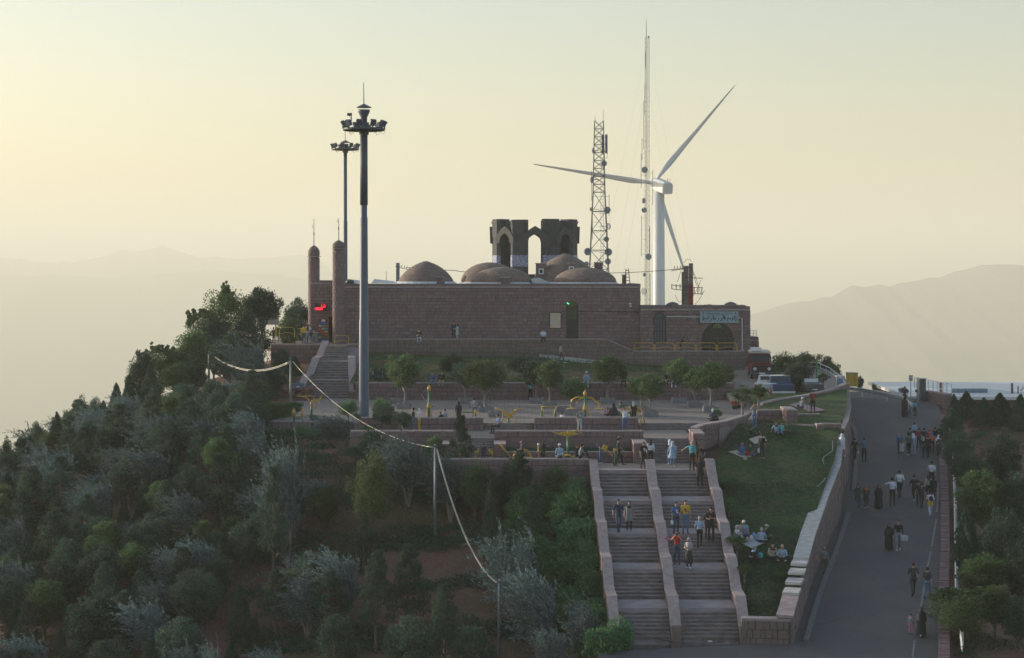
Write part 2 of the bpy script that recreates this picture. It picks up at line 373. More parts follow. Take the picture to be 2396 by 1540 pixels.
def wall(name, path, zb, ztf, th, label, cat='wall', m=STONE, ch=.3, sl=.55, cap=True, capm=CAP, capw=None, capt=.1, seed=1, limit=120, both=False, group=None):
    """masonry wall along path (face on the right of the path); zb / ztf are z or functions of the point; cap stones follow the top"""
    fz = (lambda f: f if callable(f) else (lambda p: f)); fb, ft = fz(zb), fz(ztf)
    pts = [Vector(p) for p in path]; o = pts[0]; root = empty(name, (o.x, o.y, fb(o)), label, cat, group); org = Vector((o.x, o.y, fb(o)))
    offs = []
    for i, p in enumerate(pts):
        d = (pts[min(i+1, len(pts)-1)]-pts[max(i-1, 0)]).normalized(); offs.append(Vector((-d.y, d.x)))
    mb = MB(); V = []; Fc = []
    for p, n in zip(pts, offs):
        for q, z in ((p+n*.05, fb(p)-.25), (p+n*.05, ft(p)-.005), (p+n*(th-.05), ft(p)-.005), (p+n*(th-.05), fb(p)-.25)): V.append(Vector((q.x, q.y, z))-org)
    for i in range(len(pts)-1):
        for k in range(4): Fc.append((4*i+k, 4*i+(k+1) % 4, 4*i+4+(k+1) % 4, 4*i+4+k))
    Fc += [(0, 1, 2, 3), tuple(4*(len(pts)-1)+k for k in (3, 2, 1, 0))]
    mb.add(V, Fc); mb.build('wall_core', MORTAR, root)
    bl = []
    for i, (a, b) in enumerate(zip(pts, pts[1:])):
        L = (b-a).length
        bl += face_blocks(a, b, lambda s: fb(a+(b-a)*s/L), lambda s: ft(a+(b-a)*s/L), ch, sl, seed=seed*31+i)
        if both: bl += face_blocks(b+offs[i+1]*th, a+offs[i]*th, lambda s: fb(b+(a-b)*s/L), lambda s: ft(b+(a-b)*s/L), ch, sl, seed=seed*37+i)
    # wall ends
    for p, n, q in ((pts[0], offs[0], 0), (pts[-1], offs[-1], 1)):
        a, b = (p+n*th, p) if q == 0 else (p, p+n*th)
        bl += face_blocks(a, b, fb(p), ft(p), ch, sl, seed=seed+5+q, proud=.01)
    place_blocks(root, bl, m, limit=limit)
    if cap:
        capw = capw or th+.08; off = (th-capw)/2
        for i, (a, b) in enumerate(zip(pts, pts[1:])):
            mbc = MB(); V = []
            for p, n, e in ((a, offs[i], .006), (b, offs[i+1], -.006)):
                d = (b-a).normalized()*e
                for q, z in ((p+n*off, ft(p)), (p+n*off, ft(p)+capt), (p+n*(off+capw), ft(p)+capt), (p+n*(off+capw), ft(p))):
                    V.append(Vector((q.x+d.x, q.y+d.y, z+random.uniform(-.006, .006)))-org)
            mbc.add(V, [(0, 1, 2, 3), (7, 6, 5, 4)]+[(k, (k+1) % 4, 4+(k+1) % 4, 4+k) for k in range(4)])
            mbc.build('cap_stone', capm, root)
    return root

# ---------------- road, walkway, car park, square, lawns ----------------
def asphalt():
    m, t, p = nodes('asphalt')
    n1 = noise_out(t, 30, coord='World', rough=.8); n2 = noise_out(t, .22, coord='World', detail=4); n3 = noise_out(t, 1.3, coord='World', stretch=(1, .25, 1))
    c = ramp(t, n1, [(.3, (.055, .058, .070)), (.7, (.105, .108, .128))]); c = mixc(t, c, (.13, .125, .12), ramp(t, n2, [(.45, 0.), (.7, .5)]))
    c = mixc(t, c, (.035, .035, .04), ramp(t, n3, [(.60, 0.), (.72, .5)]))
    gp = t.nodes.new('ShaderNodeNewGeometry'); nv = N(t, 'ShaderNodeTexNoise', Scale=.6, Detail=4); t.links.new(gp.outputs['Position'], nv.inputs['Vector'])
    mv = t.nodes.new('ShaderNodeMix'); mv.data_type = 'VECTOR'; mv.inputs[0].default_value = .12; t.links.new(gp.outputs['Position'], mv.inputs[4]); t.links.new(nv.outputs['Color'], mv.inputs[5])
    vo = N(t, 'ShaderNodeTexVoronoi', Scale=.34); vo.feature = 'DISTANCE_TO_EDGE'; t.links.new(mv.outputs[1], vo.inputs['Vector']); c = mixc(t, c, (.02, .02, .022), ramp(t, vo.outputs['Distance'], [(.002, .4), (.008, 0.)]))
    vp = N(t, 'ShaderNodeTexVoronoi', Scale=.22); t.links.new(gp.outputs['Position'], vp.inputs['Vector']); sx_ = t.nodes.new('ShaderNodeSeparateColor'); t.links.new(vp.outputs['Color'], sx_.inputs[0]); c = mixc(t, c, (.10, .10, .105), ramp(t, sx_.outputs[0], [(.62, 0.), (.66, .3)]))
    t.links.new(c, p.inputs['Base Color']); p.inputs['Roughness'].default_value = .85; bump(t, p, n1, .3, .01); _M['asphalt'] = m; return m
ASPH = asphalt()
def paving(name, a, b, sx, sy):
    m, t, p = nodes(name); gp = t.nodes.new('ShaderNodeNewGeometry')
    br = N(t, 'ShaderNodeTexBrick', Scale=1.0); br.offset = .5; br.inputs['Brick Width'].default_value = sx; br.inputs['Row Height'].default_value = sy
    br.inputs['Mortar Size'].default_value = .02; br.inputs['Color1'].default_value = (*a, 1); br.inputs['Color2'].default_value = (*b, 1); br.inputs['Mortar'].default_value = (.10, .09, .09, 1)
    t.links.new(gp.outputs['Position'], br.inputs['Vector']); n = noise_out(t, .7, coord='World'); n2 = noise_out(t, 9, coord='World')
    c = mixc(t, br.outputs[0], (.16, .14, .14), ramp(t, n, [(.4, 0.), (.7, .5)])); c = mixc(t, c, (.34, .30, .28), ramp(t, n2, [(.55, 0.), (.75, .4)]))
    t.links.new(c, p.inputs['Base Color']); p.inputs['Roughness'].default_value = .8; bump(t, p, br.outputs[1], -.35, .02); _M[name] = m; return m
PAVE = paving('square_paving', (.27, .235, .235), (.21, .19, .195), .6, .3)
PAVE2 = paving('landing_paving', (.27, .25, .24), (.22, .20, .20), .4, .2)
def grass_mat(name, g1, g2, dry, patch=.5):
    m, t, p = nodes(name); n1 = noise_out(t, 22, coord='World', rough=.8, stretch=(1, .5, 1)); n2 = noise_out(t, .45, coord='World'); n3 = noise_out(t, 3, coord='World')
    c = ramp(t, n1, [(.3, g1), (.7, g2)]); c = mixc(t, c, dry, ramp(t, n2, [(.44, 0.), (.64, patch)])); c = mixc(t, c, tuple(.45*x for x in g1), ramp(t, n3, [(.35, .7), (.55, 0.)]))
    t.links.new(c, p.inputs['Base Color']); p.inputs['Roughness'].default_value = .9; p.inputs['Specular IOR Level'].default_value = .15
    bump(t, p, n1, .8, .05); _M[name] = m; return m
LAWNM = grass_mat('lawn_grass', (.032, .072, .032), (.068, .13, .05), (.13, .125, .07), .65)
BANKM = grass_mat('bank_grass', (.022, .055, .018), (.045, .09, .03), (.17, .10, .075), .9)
def strip(name, left, right, m, kind='structure', parent=None, lift=0):
    mb = MB(); V = []
    for a, b in zip(left, right):
        for k in range(7): p = Vector(a).lerp(Vector(b), k/6); V.append(p+Vector((0, 0, lift)))
    mb.add(V, [(i*7+k, i*7+k+1, i*7+8+k, i*7+7+k) for i in range(len(left)-1) for k in range(6)])
    return mb.build(name, m, parent, smooth=True, kind=kind)
# road: from below the stairs up to the crest, then flat behind it
ysr = list(np.arange(60, 176, 1.5))
rl = [Vector((4.2 if y < 89.6 else lerp_tab(WALLB, y)-.1, y, road_z(y)+.02)) for y in ysr]; rl = [Vector((max(p.x, 4.2), p.y, p.z)) for p in rl]
rr_ = [Vector((lerp_tab(ROADR, y)+.1, y, road_z(y)+.02)) for y in ysr]
strip('road', rl, rr_, ASPH)
# raised walkway kerb (pale concrete line left of the road)
KB = [(1886, 1503), (1910, 1420), (1935, 1345), (1953, 1305)], [(1953, 1305), (1970, 1252), (1986, 1203)], [(1997, 1151), (2001, 1110), (2004, 1050), (2002, 1015), (1991, 990)]
KM = mat('kerb_concrete', (.155, .155, .16), .85, .2, 4, .2)
kr = empty('kerb', G(1886, 1503, 'ROAD'), 'pale concrete kerb line between the walkway and the road, along the retaining wall', 'kerb')
for seg in KB:
    pp = [G(u, v, 'ROAD') for u, v in seg]; pp = [a.lerp(b, k/6) for a, b in zip(pp, pp[1:]) for k in range(6)]+[pp[-1]]
    for a, b in zip(pp, pp[1:]):
        d = (b-a); q = d.to_track_quat('Y', 'Z').to_matrix(); c = (a+b)/2+Vector((0, 0, .07)); MB().box(c-kr.location, (.28, d.length-.02, .15), M=q).build('kerb_stone', KM, kr)
# right-hand kerb of upright stones
kr2 = empty('kerb', (21.6, 84, road_z(84)), 'brick-toned toothed kerb along the right edge of the road', 'kerb')
y = 84.0; n = 0; left = MB()
while y < 153:
    x = lerp_tab(ROADR, y)+.25; dx = lerp_tab(ROADR, y+.5)-lerp_tab(ROADR, y); a = math.atan2(1, dx*2)-math.pi/2
    c = Vector((x, y, road_z(y)+.14+random.uniform(-.02, .02))); 
    if n < 150: o = link('kerb_stone', BLK[id(STONE)][n % 4], kr2, loc=c-kr2.location, rz=a); o.scale = (.55, .40, .42)
    y += .46; n += 1
# painted lane line, worn
ln = MB()
for a, b in zip([(2135, 1540), (2145, 1470), (2155, 1420), (2165, 1350), (2180, 1280), (2192, 1200)], [(2140, 1500), (2152, 1432), (2163, 1370), (2178, 1292), (2191, 1215), (2196, 1130)]):
    p, q = G(*a, 'ROAD'), G(*b, 'ROAD'); w = Vector((.05, 0, 0)); ln.add([p-w, p+w, q+w, q-w], [(0, 1, 2, 3)])
ln.v = [(x, y, z+.028) for x, y, z in ln.v]; ln.build('lane_line', mat('worn_line', (.22, .22, .22), .8, .3, 6, coord='World'), None, kind='structure')
# car park behind the retaining wall
pk = [Vector((17.6, 136)), Vector((17.6, 168)), Vector((27.5, 168)), Vector((29.6, 160)), Vector((28.2, 150)), Vector((25.6, 144.5)), Vector((21.8, 140.8)), Vector((19.2, 137.6))]
zp = lambda p: -19.06+.06*p.y
mb = MB(); mb.prism([(p.x, p.y, zp(p)-1.5) for p in pk], (0, 0, 1.5)); mb.build('car_park', PAVE2, None, kind='structure')
# square (upper plaza)
mb = MB(); sq = [(-17.5, 127), (-17.5, 151), (-13.5, 151), (-13.5, 149.2), (18.4, 149.2), (18.4, 138), (17.6, 129.6), (14.6, 122.3), (14.0, 121.4), (13.0, 125.55), (8.9, 125.55), (-10.4, 125.55)]
mb.prism([(x, y, -12.6) for x, y in sq], (0, 0, 12.6-10.76)); mb.build('square', PAVE, None, kind='structure')
# exercise terrace (one level down) and lower landing
mb = MB(); mb.prism([(x, y, -13.3) for x, y in [(-10.6, 118.9), (-3.7, 118.9), (-3.7, 119.0), (-1.2, 119.0), (-1.2, 118.9), (8.7, 118.9), (8.7, 118.62), (12.0, 118.62), (12.0, 125.6), (-10.6, 125.6)]], (0, 0, 13.3-11.18)); mb.build('exercise_terrace', PAVE, None, kind='structure')
mb = MB(); mb.prism([(x, y, -14.2) for x, y in [(-4.6, 112.2), (5.3, 112.2), (5.3, 112.0), (12.1, 112.0), (12.1, 116.0), (-4.6, 116.6)]], (0, 0, 14.2-12.53)); mb.build('lower_terrace', PAVE2, None, kind='structure')
# lawn between stairs and retaining wall
yl = list(np.arange(91.2, 124.9, 1.2))
def lawnz(x, y): return -36.92+.21*y+.12*noise.noise(Vector((x*.3, y*.3, 2)))
strip('lawn', [Vector((11.9 if y < 112 else 11.9+(y-112)*.30, y, lawnz(11.9, y))) for y in yl], [Vector((lerp_tab(WALLB, y)-.35, y, lawnz(20, y))) for y in yl], LAWNM)
strip('upper_lawn', [Vector((18.6, y, -17.0+.048*y)) for y in (124.4, 130, 136, 139, 148)], [Vector((lerp_tab(WALLB, y)-.3, y, -17.0+.048*y)) for y in (124.4, 130, 136, 139, 148)], LAWNM)
# grassy bank below the building
def bankz(x, y):
    k = max(0, min(1, (x-4)/12)); return -9.42+(y-148)*.1139*(1-.80*k)+.1*noise.noise(Vector((x*.4, y*.4, 0)))
yb = list(np.arange(148.0, 165.2, 1.4))
strip('grass_bank', [Vector((-13.4, y, bankz(-13.4, y))) for y in yb], [Vector((18.5, y, bankz(18.5, y))) for y in yb], BANKM)
# blades of grass on the lawn (real tufts)
def tufts(name, fn, n, m, h=.09, seed=0):
    rr = random.Random(seed); mb = MB()
    for _ in range(n):
        p = fn(rr)
        if p is None: continue
        a = rr.uniform(0, 6.28); w = rr.uniform(.02, .05); hh = h*rr.uniform(.6, 1.5); d = Vector((math.cos(a)*w, math.sin(a)*w, 0)); l = Vector((-.7*hh+rr.uniform(-.03, .03), rr.uniform(-.04, .04), hh))
        mb.add([p-d, p+d, p+l], [(0, 1, 2)])
    return mb.build(name, m, None, fix=False, kind='stuff')
GB = leaf_mat('grass_blade', [(.03, .068, .03), (.055, .105, .045), (.10, .12, .06)], .3)
def f1(r):
    y = r.uniform(91.5, 124.5); x0, x1 = (12 if y < 112 else 12+(y-112)*.3), lerp_tab(WALLB, y)-.4; x = r.uniform(x0, x1); return Vector((x, y, lawnz(x, y)-.01))
tufts('lawn_tufts', f1, 22000, GB, .08, 1)
def f2(r):
    y = r.uniform(148.3, 164.5); x = r.uniform(-13.3, 18.2); return Vector((x, y, bankz(x, y)-.01)) if noise.noise(Vector((x*.25, y*.25, 7))) > -.15 else None
tufts('bank_tufts', f2, 14000, GB, .12, 2)
def f3(r):
    x, y = r.uniform(-30, 4), r.uniform(84, 118); return Vector((x, y, H(x, y)-.02)) if noise.noise(Vector((x*.2, y*.4, 3))) > .0 else None
tufts('dry_grass', f3, 26000, leaf_mat('straw', [(.20, .15, .08), (.28, .21, .12), (.13, .10, .055)], .2), .16, 3)
def f4(r):
    y = r.uniform(84, 160); x = lerp_tab(ROADR, y)+r.uniform(1.0, 18); return Vector((x, y, H(x, y)-.02)) if noise.noise(Vector((x*.2, y*.4, 3))) > -.1 else None
tufts('dry_grass', f4, 9000, _M['straw'], .16, 4)

# ---------------- stairs ----------------
def xline(a, b): return lambda y: a+(b-a)*(112-y)/21.6        # x at the top, x at the bottom
XL, XM0, XM1, XR = xline(5.3, 5.4), xline(8.35, 8.0), xline(8.87, 8.5), xline(12.1, 11.45)
FL = [(112.0, -12.53, 108.9), (106.7, -13.764, 103.9), (101.9, -14.998, 99.3), (97.3, -16.232, 94.9), (92.5, -17.466, 90.4)]
def stair_z(y):
    if y >= 112: return -12.53
    for (yt, z, yb) in FL:
        if yt > y >= yb: return z-math.ceil((yt-y)/((yt-yb)/8)-1e-6)*.15425
        if y >= yb-3.2 and y < yb: 
            nxt = [f for f in FL if f[0] <= yb]
            if not nxt or y > nxt[0][0]: return z-1.234
    return -18.7
def step_obj(parent, x0, x1, y0, y1, zt, rise, x0b=None, x1b=None):
    """one step: tread with a slightly overhanging nosing over its riser; y0 front, y1 back"""
    o = parent.location; x0b = x0 if x0b is None else x0b; x1b = x1 if x1b is None else x1b; mb = MB()
    def bx(ya, yb, za, zb, mi):
        pts = [Vector((xa, yy, zz))-o for zz in (za, zb) for xa, yy in ((x0, ya), (x1, ya), (x1b, yb), (x0b, yb))]
        mb.add(pts, [(0, 1, 2, 3), (4, 5, 6, 7), (0, 1, 5, 4), (1, 2, 6, 5), (2, 3, 7, 6), (3, 0, 4, 7)], mi)
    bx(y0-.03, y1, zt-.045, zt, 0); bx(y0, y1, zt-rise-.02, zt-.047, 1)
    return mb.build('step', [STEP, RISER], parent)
def main_flight(x0f, x1f, label):
    root = empty('stairs', (x0f(90.4), 90.4, -18.7), label, 'stairs', 'flights of the main stairs')
    for k, (yt, z, yb) in enumerate(FL):
        d = (yt-yb)/8
        for i in range(8):
            y1 = yt-i*d; y0 = y1-d
            if i < 7: step_obj(root, x0f(y0), x1f(y0), y0, y1, z-(i+1)*.15425, .154, x0f(y1), x1f(y1))
        # landing slab under the top edge
        yb2 = 112.9 if k == 0 else FL[k-1][2]
        mb = MB(); xs0, xs1 = (x0f(yt), x1f(yt)), (x0f(yb2), x1f(yb2))
        pts = [Vector((x, y, zz))-root.location for zz in (z-.17, z+(.004 if k == 0 else 0)) for x, y in ((xs0[0], yt-.03), (xs0[1], yt-.03), (xs1[1], yb2), (xs1[0], yb2))]
        mb.add(pts, [(0, 1, 2, 3), (4, 5, 6, 7), (0, 1, 5, 4), (1, 2, 6, 5), (2, 3, 7, 6), (3, 0, 4, 7)]); mb.build('landing', mat('landing_stone', (.34, .29, .285), .85, .22, 1.2, .2, coord='World'), root)
    # solid masonry under the flight
    mb = MB()
    prof = []
    for (yt, z, yb) in FL: prof += [(yt-.02, z-.2), (yb-.02, z-1.234-.2)]
    prof = [(112.5, -12.8)]+prof+[(90.5, -20), (112.5, -20)]
    mb.add([Vector((x0f(y)+.01, y, z))-root.location for y, z in prof]+[Vector((x1f(y)-.01, y, z))-root.location for y, z in prof],
           [tuple(range(len(prof))), tuple(range(len(prof), 2*len(prof)))]+[(i, (i+1) % len(prof), len(prof)+(i+1) % len(prof), len(prof)+i) for i in range(len(prof))])
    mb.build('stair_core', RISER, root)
    return root
main_flight(XL, XM0, 'left flight of the long main stairs, beside the dense green hedge')
main_flight(XM1, XR, 'right flight of the long main stairs, beside the lawn')
def balustrade(xf0, xf1, label, y_top=112.4, y_bot=90.0, hgt=.62, ramp_end=True):
    root = empty('stair_wall', (xf0(y_bot), y_bot, -18.9), label, 'stair wall', 'sloping walls of the main stairs'); o = root.location
    top = [(y_top, -12.53+hgt)]
    for (yt, z, yb) in FL: top += [(yt-.1, z+hgt+.02), (yb+.25, z-1.234+hgt+.15), (yb-.35, z-1.234+hgt)]
    top = top[:-1]+[(y_bot, -18.7+hgt+.25)]
    core = MB(); V = []
    for (y, z) in top:
        for x, zz in ((xf0(y)+.02, -20), (xf0(y)+.02, z-.09), (xf1(y)-.02, z-.09), (xf1(y)-.02, -20)): V.append(Vector((x, y, zz))-o)
    core.add(V, [(4*i+k, 4*i+(k+1) % 4, 4*i+4+(k+1) % 4, 4*i+4+k) for i in range(len(top)-1) for k in range(4)]+[(0, 1, 2, 3), tuple(4*(len(top)-1)+k for k in (3, 2, 1, 0))])
    core.build('wall_core', STONED, root)
    for (ya, za), (yb, zb) in zip(top, top[1:]):
        n = max(1, round((ya-yb)/1.05))
        for i in range(n):
            y1, z1 = ya+(yb-ya)*i/n, za+(zb-za)*i/n; y2, z2 = ya+(yb-ya)*(i+1)/n, za+(zb-za)*(i+1)/n
            y1 -= .005; y2 += .005
            pts = [Vector((x, y, zz))-o for y, z in ((y1, z1), (y2, z2)) for x, zz in ((xf0(y)-.03, z-.09), (xf0(y)-.03, z), (xf1(y)+.03, z), (xf1(y)+.03, z-.09))]
            MB().add(pts, [(0, 1, 2, 3), (7, 6, 5, 4)]+[(k, (k+1) % 4, 4+(k+1) % 4, 4+k) for k in range(4)]).build('cap_stone', CAP, root)
    # end face stones towards the road
    place_blocks(root, face_blocks((xf0(y_bot), y_bot), (xf1(y_bot), y_bot), -18.9, top[-1][1]-.1, .28, .3, proud=.03, seed=3), STONED, limit=20)
    return root
balustrade(lambda y: XL(y)-.46, lambda y: XL(y)-.002, 'stone wall along the left edge of the main stairs, against the hedge')
balustrade(lambda y: XM0(y)+.002, lambda y: XM1(y)-.002, 'sloping stone wall down the middle of the main stairs')
balustrade(lambda y: XR(y)+.002, lambda y: XR(y)+.50, 'sloping stone wall between the main stairs and the lawn', y_top=112.9)
def short_stairs(label, x0, x1, yt, zt, yb, n, group=None, rise=None, side=None):
    root = empty('stairs', (x0, yb, zt-n*(rise or .15)), label, 'stairs', group); d = (yt-yb)/n; rise = rise or .15
    for i in range(n-1): step_obj(root, x0, x1, yt-(i+1)*d, yt-i*d, zt-(i+1)*rise, rise)
    mb = MB(); mb.box(Vector(((x0+x1)/2, yt+.25, zt-.052))-root.location, (x1-x0, .56, .112)); mb.build('top_step', STEP, root)
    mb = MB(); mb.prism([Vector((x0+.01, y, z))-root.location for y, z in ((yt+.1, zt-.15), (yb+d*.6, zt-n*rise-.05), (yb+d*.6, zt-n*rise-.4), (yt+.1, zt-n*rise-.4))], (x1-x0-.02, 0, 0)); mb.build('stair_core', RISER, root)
    return root
short_stairs('short flight from the paved landing up to the exercise terrace, right of the planter wall', 8.72, 11.62, 118.62, -11.18, 115.8, 9, rise=.15)
short_stairs('narrow flight between two stone pillars, half hidden by a young pine', -3.65, -1.25, 118.95, -11.18, 116.2, 9, rise=.15)
short_stairs('three broad steps at the right front of the square', 8.9, 12.9, 125.5, -10.76, 124.6, 3, rise=.14)
short_stairs('low steps of the square behind the seated man and yellow machine', -1.85, 1.40, 125.5, -10.76, 124.6, 3, rise=.14)
# stair from the square up to the kiosk
ust = empty('stairs', (-17.2, 149, -10.76), 'steep grey stairs from the square up to the kiosk between the minarets', 'stairs')
fl2 = [(149.6, -10.76, 7), (154.3, -9.40, 7), (159.2, -8.05, 6)]
def ux(y): return -17.35+(y-149.6)*.055, -13.6-(y-149.6)*.10
z = -10.76; y = 149.6
for k, nst in enumerate((7, 7, 6)):
    for i in range(nst):
        z += .1915; x0, x1 = ux(y); x0b, x1b = ux(y+.46)
        last = i == nst-1; dep = 1.9 if last and k < 2 else .46
        x0b, x1b = ux(y+dep)
        step_obj(ust, x0, x1, y, y+dep, z, .19, x0b, x1b); y += dep
mbc = MB(); mbc.prism([Vector((-17.4, a, b))-ust.location for a, b in ((149.7, -10.9), (y, z-.15), (y, -11.5), (149.7, -11.5))], (3.9, 0, 0)); mbc.build('stair_core', RISER, ust)
UTOP = (y, z)
for nm, fx, lab in (('l', lambda yy: ux(yy)[0]-.62, 'broad stepped stone wall on the left of the kiosk stairs'), ('r', lambda yy: ux(yy)[1]+.02, 'broad stepped stone wall on the right of the kiosk stairs')):
    root = empty('stair_wall', (fx(149), 148.9, -10.9), lab, 'stair wall', 'walls of the kiosk stairs'); o = root.location
    prof = [(148.9, -10.1), (152.6, -9.0), (154.7, -8.95), (157.8, -7.75), (159.7, -7.7), (163.0, -6.5)]
    if nm == 'r': prof = prof[:5]
    V = []
    for yy, zz in prof:
        for xx, z2 in ((fx(yy)+.02, -12), (fx(yy)+.02, zz-.1), (fx(yy)+.58, zz-.1), (fx(yy)+.58, -12)): V.append(Vector((xx, yy, z2))-o)
    MB().add(V, [(4*i+k, 4*i+(k+1) % 4, 4*i+4+(k+1) % 4, 4*i+4+k) for i in range(len(prof)-1) for k in range(4)]+[(0, 1, 2, 3), tuple(4*(len(prof)-1)+k for k in (3, 2, 1, 0))]).build('wall_core', STONED, root)
    for (ya, za), (yb, zb) in zip(prof, prof[1:]):
        for i in range(3):
            y1, z1, y2, z2 = ya+(yb-ya)*i/3+.005, za+(zb-za)*i/3, ya+(yb-ya)*(i+1)/3-.005, za+(zb-za)*(i+1)/3
            pts = [Vector((xx, yy, q))-o for yy, zz in ((y1, z1), (y2, z2)) for xx, q in ((fx(yy)-.02, zz-.1), (fx(yy)-.02, zz), (fx(yy)+.62, zz), (fx(yy)+.62, zz-.1))]
            MB().add(pts, [(0, 1, 2, 3), (7, 6, 5, 4)]+[(k, (k+1) % 4, 4+(k+1) % 4, 4+k) for k in range(4)]).build('cap_stone', CAP, root)

# ---------------- walls ----------------
# long retaining wall beside the road, cap coloured paler for the sky reflecting off it
def rw_top(p):
    y = p.y
    if y < 90.4: return -17.45
    if y > 124: return float(np.interp(y, [124, 128.8, 141.4, 158, 163.4], [-11.15, -10.95, -10.9, -10.85, -11.0]))
    return float(np.interp(y, [90.4, 96, 103, 110.8, 117, 124], [-17.4, -16.35, -15.25, -13.9, -12.75, -11.45]))
rwp = [(p.x, p.y) for p in path_pts([(x, y) for y, x in WALLB if 89 < y < 125]+[(22.85, 123.9)], 1.4)]
RW = empty('retaining_wall', (14.0, 89.7, -18.9), 'tall stone retaining wall with pale flat cap between the lawn and the road', 'retaining wall'); o = RW.location
pts = [Vector(p) for p in rwp]; offs = []
for i, p in enumerate(pts):
    d = (pts[min(i+1, len(pts)-1)]-pts[max(i-1, 0)]).normalized(); offs.append(Vector((-d.y, d.x)))
V = []
for p, n in zip(pts, offs):
    for q, z in ((p+n*.05, road_z(p.y)-.4), (p+n*.05, rw_top(p)-.01), (p+n*.72, rw_top(p)-.01), (p+n*.72, road_z(p.y)-.4)): V.append(Vector((q.x, q.y, z))-o)
MB().add(V, [(4*i+k, 4*i+(k+1) % 4, 4*i+4+(k+1) % 4, 4*i+4+k) for i in range(len(pts)-1) for k in range(4)]+[(0, 1, 2, 3), tuple(4*(len(pts)-1)+k for k in (3, 2, 1, 0))]).build('wall_core', MORTAR, RW)
bl = []
for i, (a, b) in enumerate(zip(pts, pts[1:])):
    L = (b-a).length; bl += face_blocks(a, b, lambda s: road_z((a+(b-a)*s/L).y)-.1, lambda s: rw_top(a+(b-a)*s/L), .36, .42, seed=400+i)
place_blocks(RW, bl, STONED, limit=300)
for i, (a, b) in enumerate(zip(pts, pts[1:])):
    y = (a.y+b.y)/2; V = []
    pale = y > 93.2; st = 0
    for p, n, e in ((a, offs[i], .006), (b, offs[i+1], -.006)):
        zt = rw_top(p) if not 92 < y < 98 else rw_top((a+b)/2)+.0
        d = (b-a).normalized()*e
        for q, z in ((p-n*.05, zt), (p-n*.05, zt+.14), (p+n*.80, zt+.14), (p+n*.80, zt)): V.append(Vector((q.x+d.x, q.y+d.y, z+random.uniform(-.008, .008)))-o)
    MB().add(V, [(0, 1, 2, 3), (7, 6, 5, 4)]+[(k, (k+1) % 4, 4+(k+1) % 4, 4+k) for k in range(4)]).build('cap_stone', CAPL if pale else CAP, RW)
wall('retaining_wall', [(p.x, p.y) for p in path_pts([(22.95, 124.2), (24.1, 128.8), (26.7, 141.4), (30.0, 160)], 1.8)], lambda p: road_z(p.y)-.1, lambda p: max(rw_top(p), road_z(p.y)+.25), .55,
     'upper stretch of the roadside stone wall beside the small upper lawn', 'retaining wall', STONED, .36, .45, capm=CAP, capt=.12, seed=9, limit=130)
wall('garden_wall', [(11.5, 90.0), (14.0, 89.75)], -18.95, -17.62, .6, 'low rough stone wall closing the lawn at its bottom end by the road', 'wall', STONED, .42, .36, seed=12, capt=.12)
# walls of the exercise terraces
wall('terrace_wall', [(-1.15, 118.86), (8.68, 118.86)], -12.55, -10.78, .4, 'stone wall carrying the exercise terrace, behind the pink-capped child', 'wall', STONE, .36, .52, seed=21, limit=180)
wall('terrace_wall', [(-10.7, 118.86), (-3.75, 118.86)], -13.2, -10.78, .4, 'left stretch of the exercise terrace wall behind silvery bushes', 'wall', STONE, .36, .52, seed=22)
wall('terrace_wall', [(-4.5, 112.16), (5.0, 112.16)], -14.3, -11.93, .4, 'front parapet of the lower terrace with people sitting on it', 'wall', STONE, .36, .6, seed=23)
wall('planter_wall', [(-1.2, 116.75), (8.1, 116.75)], -12.55, -11.92, .22, 'low planter wall with grass in front of the terrace wall', 'planter', STONE, .3, .5, seed=24, capt=.06)
MB().box((3.5, 117.9, -12.15), (9.1, 1.82, .36)).build('planter_soil', SOIL, None, kind='structure')
tufts('planter_grass', lambda r: Vector((r.uniform(-1, 7.9), r.uniform(117.05, 118.7), -11.98)), 2600, GB, .22, 9)
wall('square_parapet', [(1.55, 124.55), (8.75, 124.55)], -11.2, -10.36, .4, 'low parapet between square and exercise terrace, behind the U-shaped machine', 'wall', STONE, .34, .5, seed=25, capt=.08)
wall('square_parapet', [(-10.5, 124.55), (-2.0, 124.55)], -11.2, -10.36, .4, 'low parapet of the square left of the low steps, behind the boy running', 'wall', STONE, .34, .5, seed=26, capt=.08)
def pillar(x0, x1, y0, y1, zb, zt, label):
    root = empty('pillar', ((x0+x1)/2, (y0+y1)/2, zb), label, 'pillar', 'stone pillars of the terraces'); o = root.location
    MB().box(Vector(((x0+x1)/2, (y0+y1)/2, (zb+zt)/2))-o, (x1-x0-.08, y1-y0-.08, zt-zb)).build('pillar_core', MORTAR, root)
    bl = face_blocks((x0, y0), (x1, y0), zb, zt, .34, .5, seed=int(x0*7)) + face_blocks((x1, y0), (x1, y1), zb, zt, .34, .5, seed=int(x0*9))+face_blocks((x0, y1), (x0, y0), zb, zt, .34, .5, seed=int(x0*5))
    place_blocks(root, bl, STONE, limit=60)
    MB().box(Vector(((x0+x1)/2, (y0+y1)/2, zt+.05))-o, (x1-x0+.08, y1-y0+.08, .1)).build('cap_stone', CAP, root)
pillar(7.9, 8.68, 115.9, 118.4, -12.55, -11.3, 'stone pillar left of the short flight, at the end of the planter')
pillar(-1.15, -.45, 116.2, 118.4, -12.55, -11.4, 'stone pillar right of the narrow flight behind the young pine')
pillar(-4.5, -3.75, 116.2, 118.4, -12.8, -11.4, 'stone pillar left of the narrow flight, above the lamp wire pole')
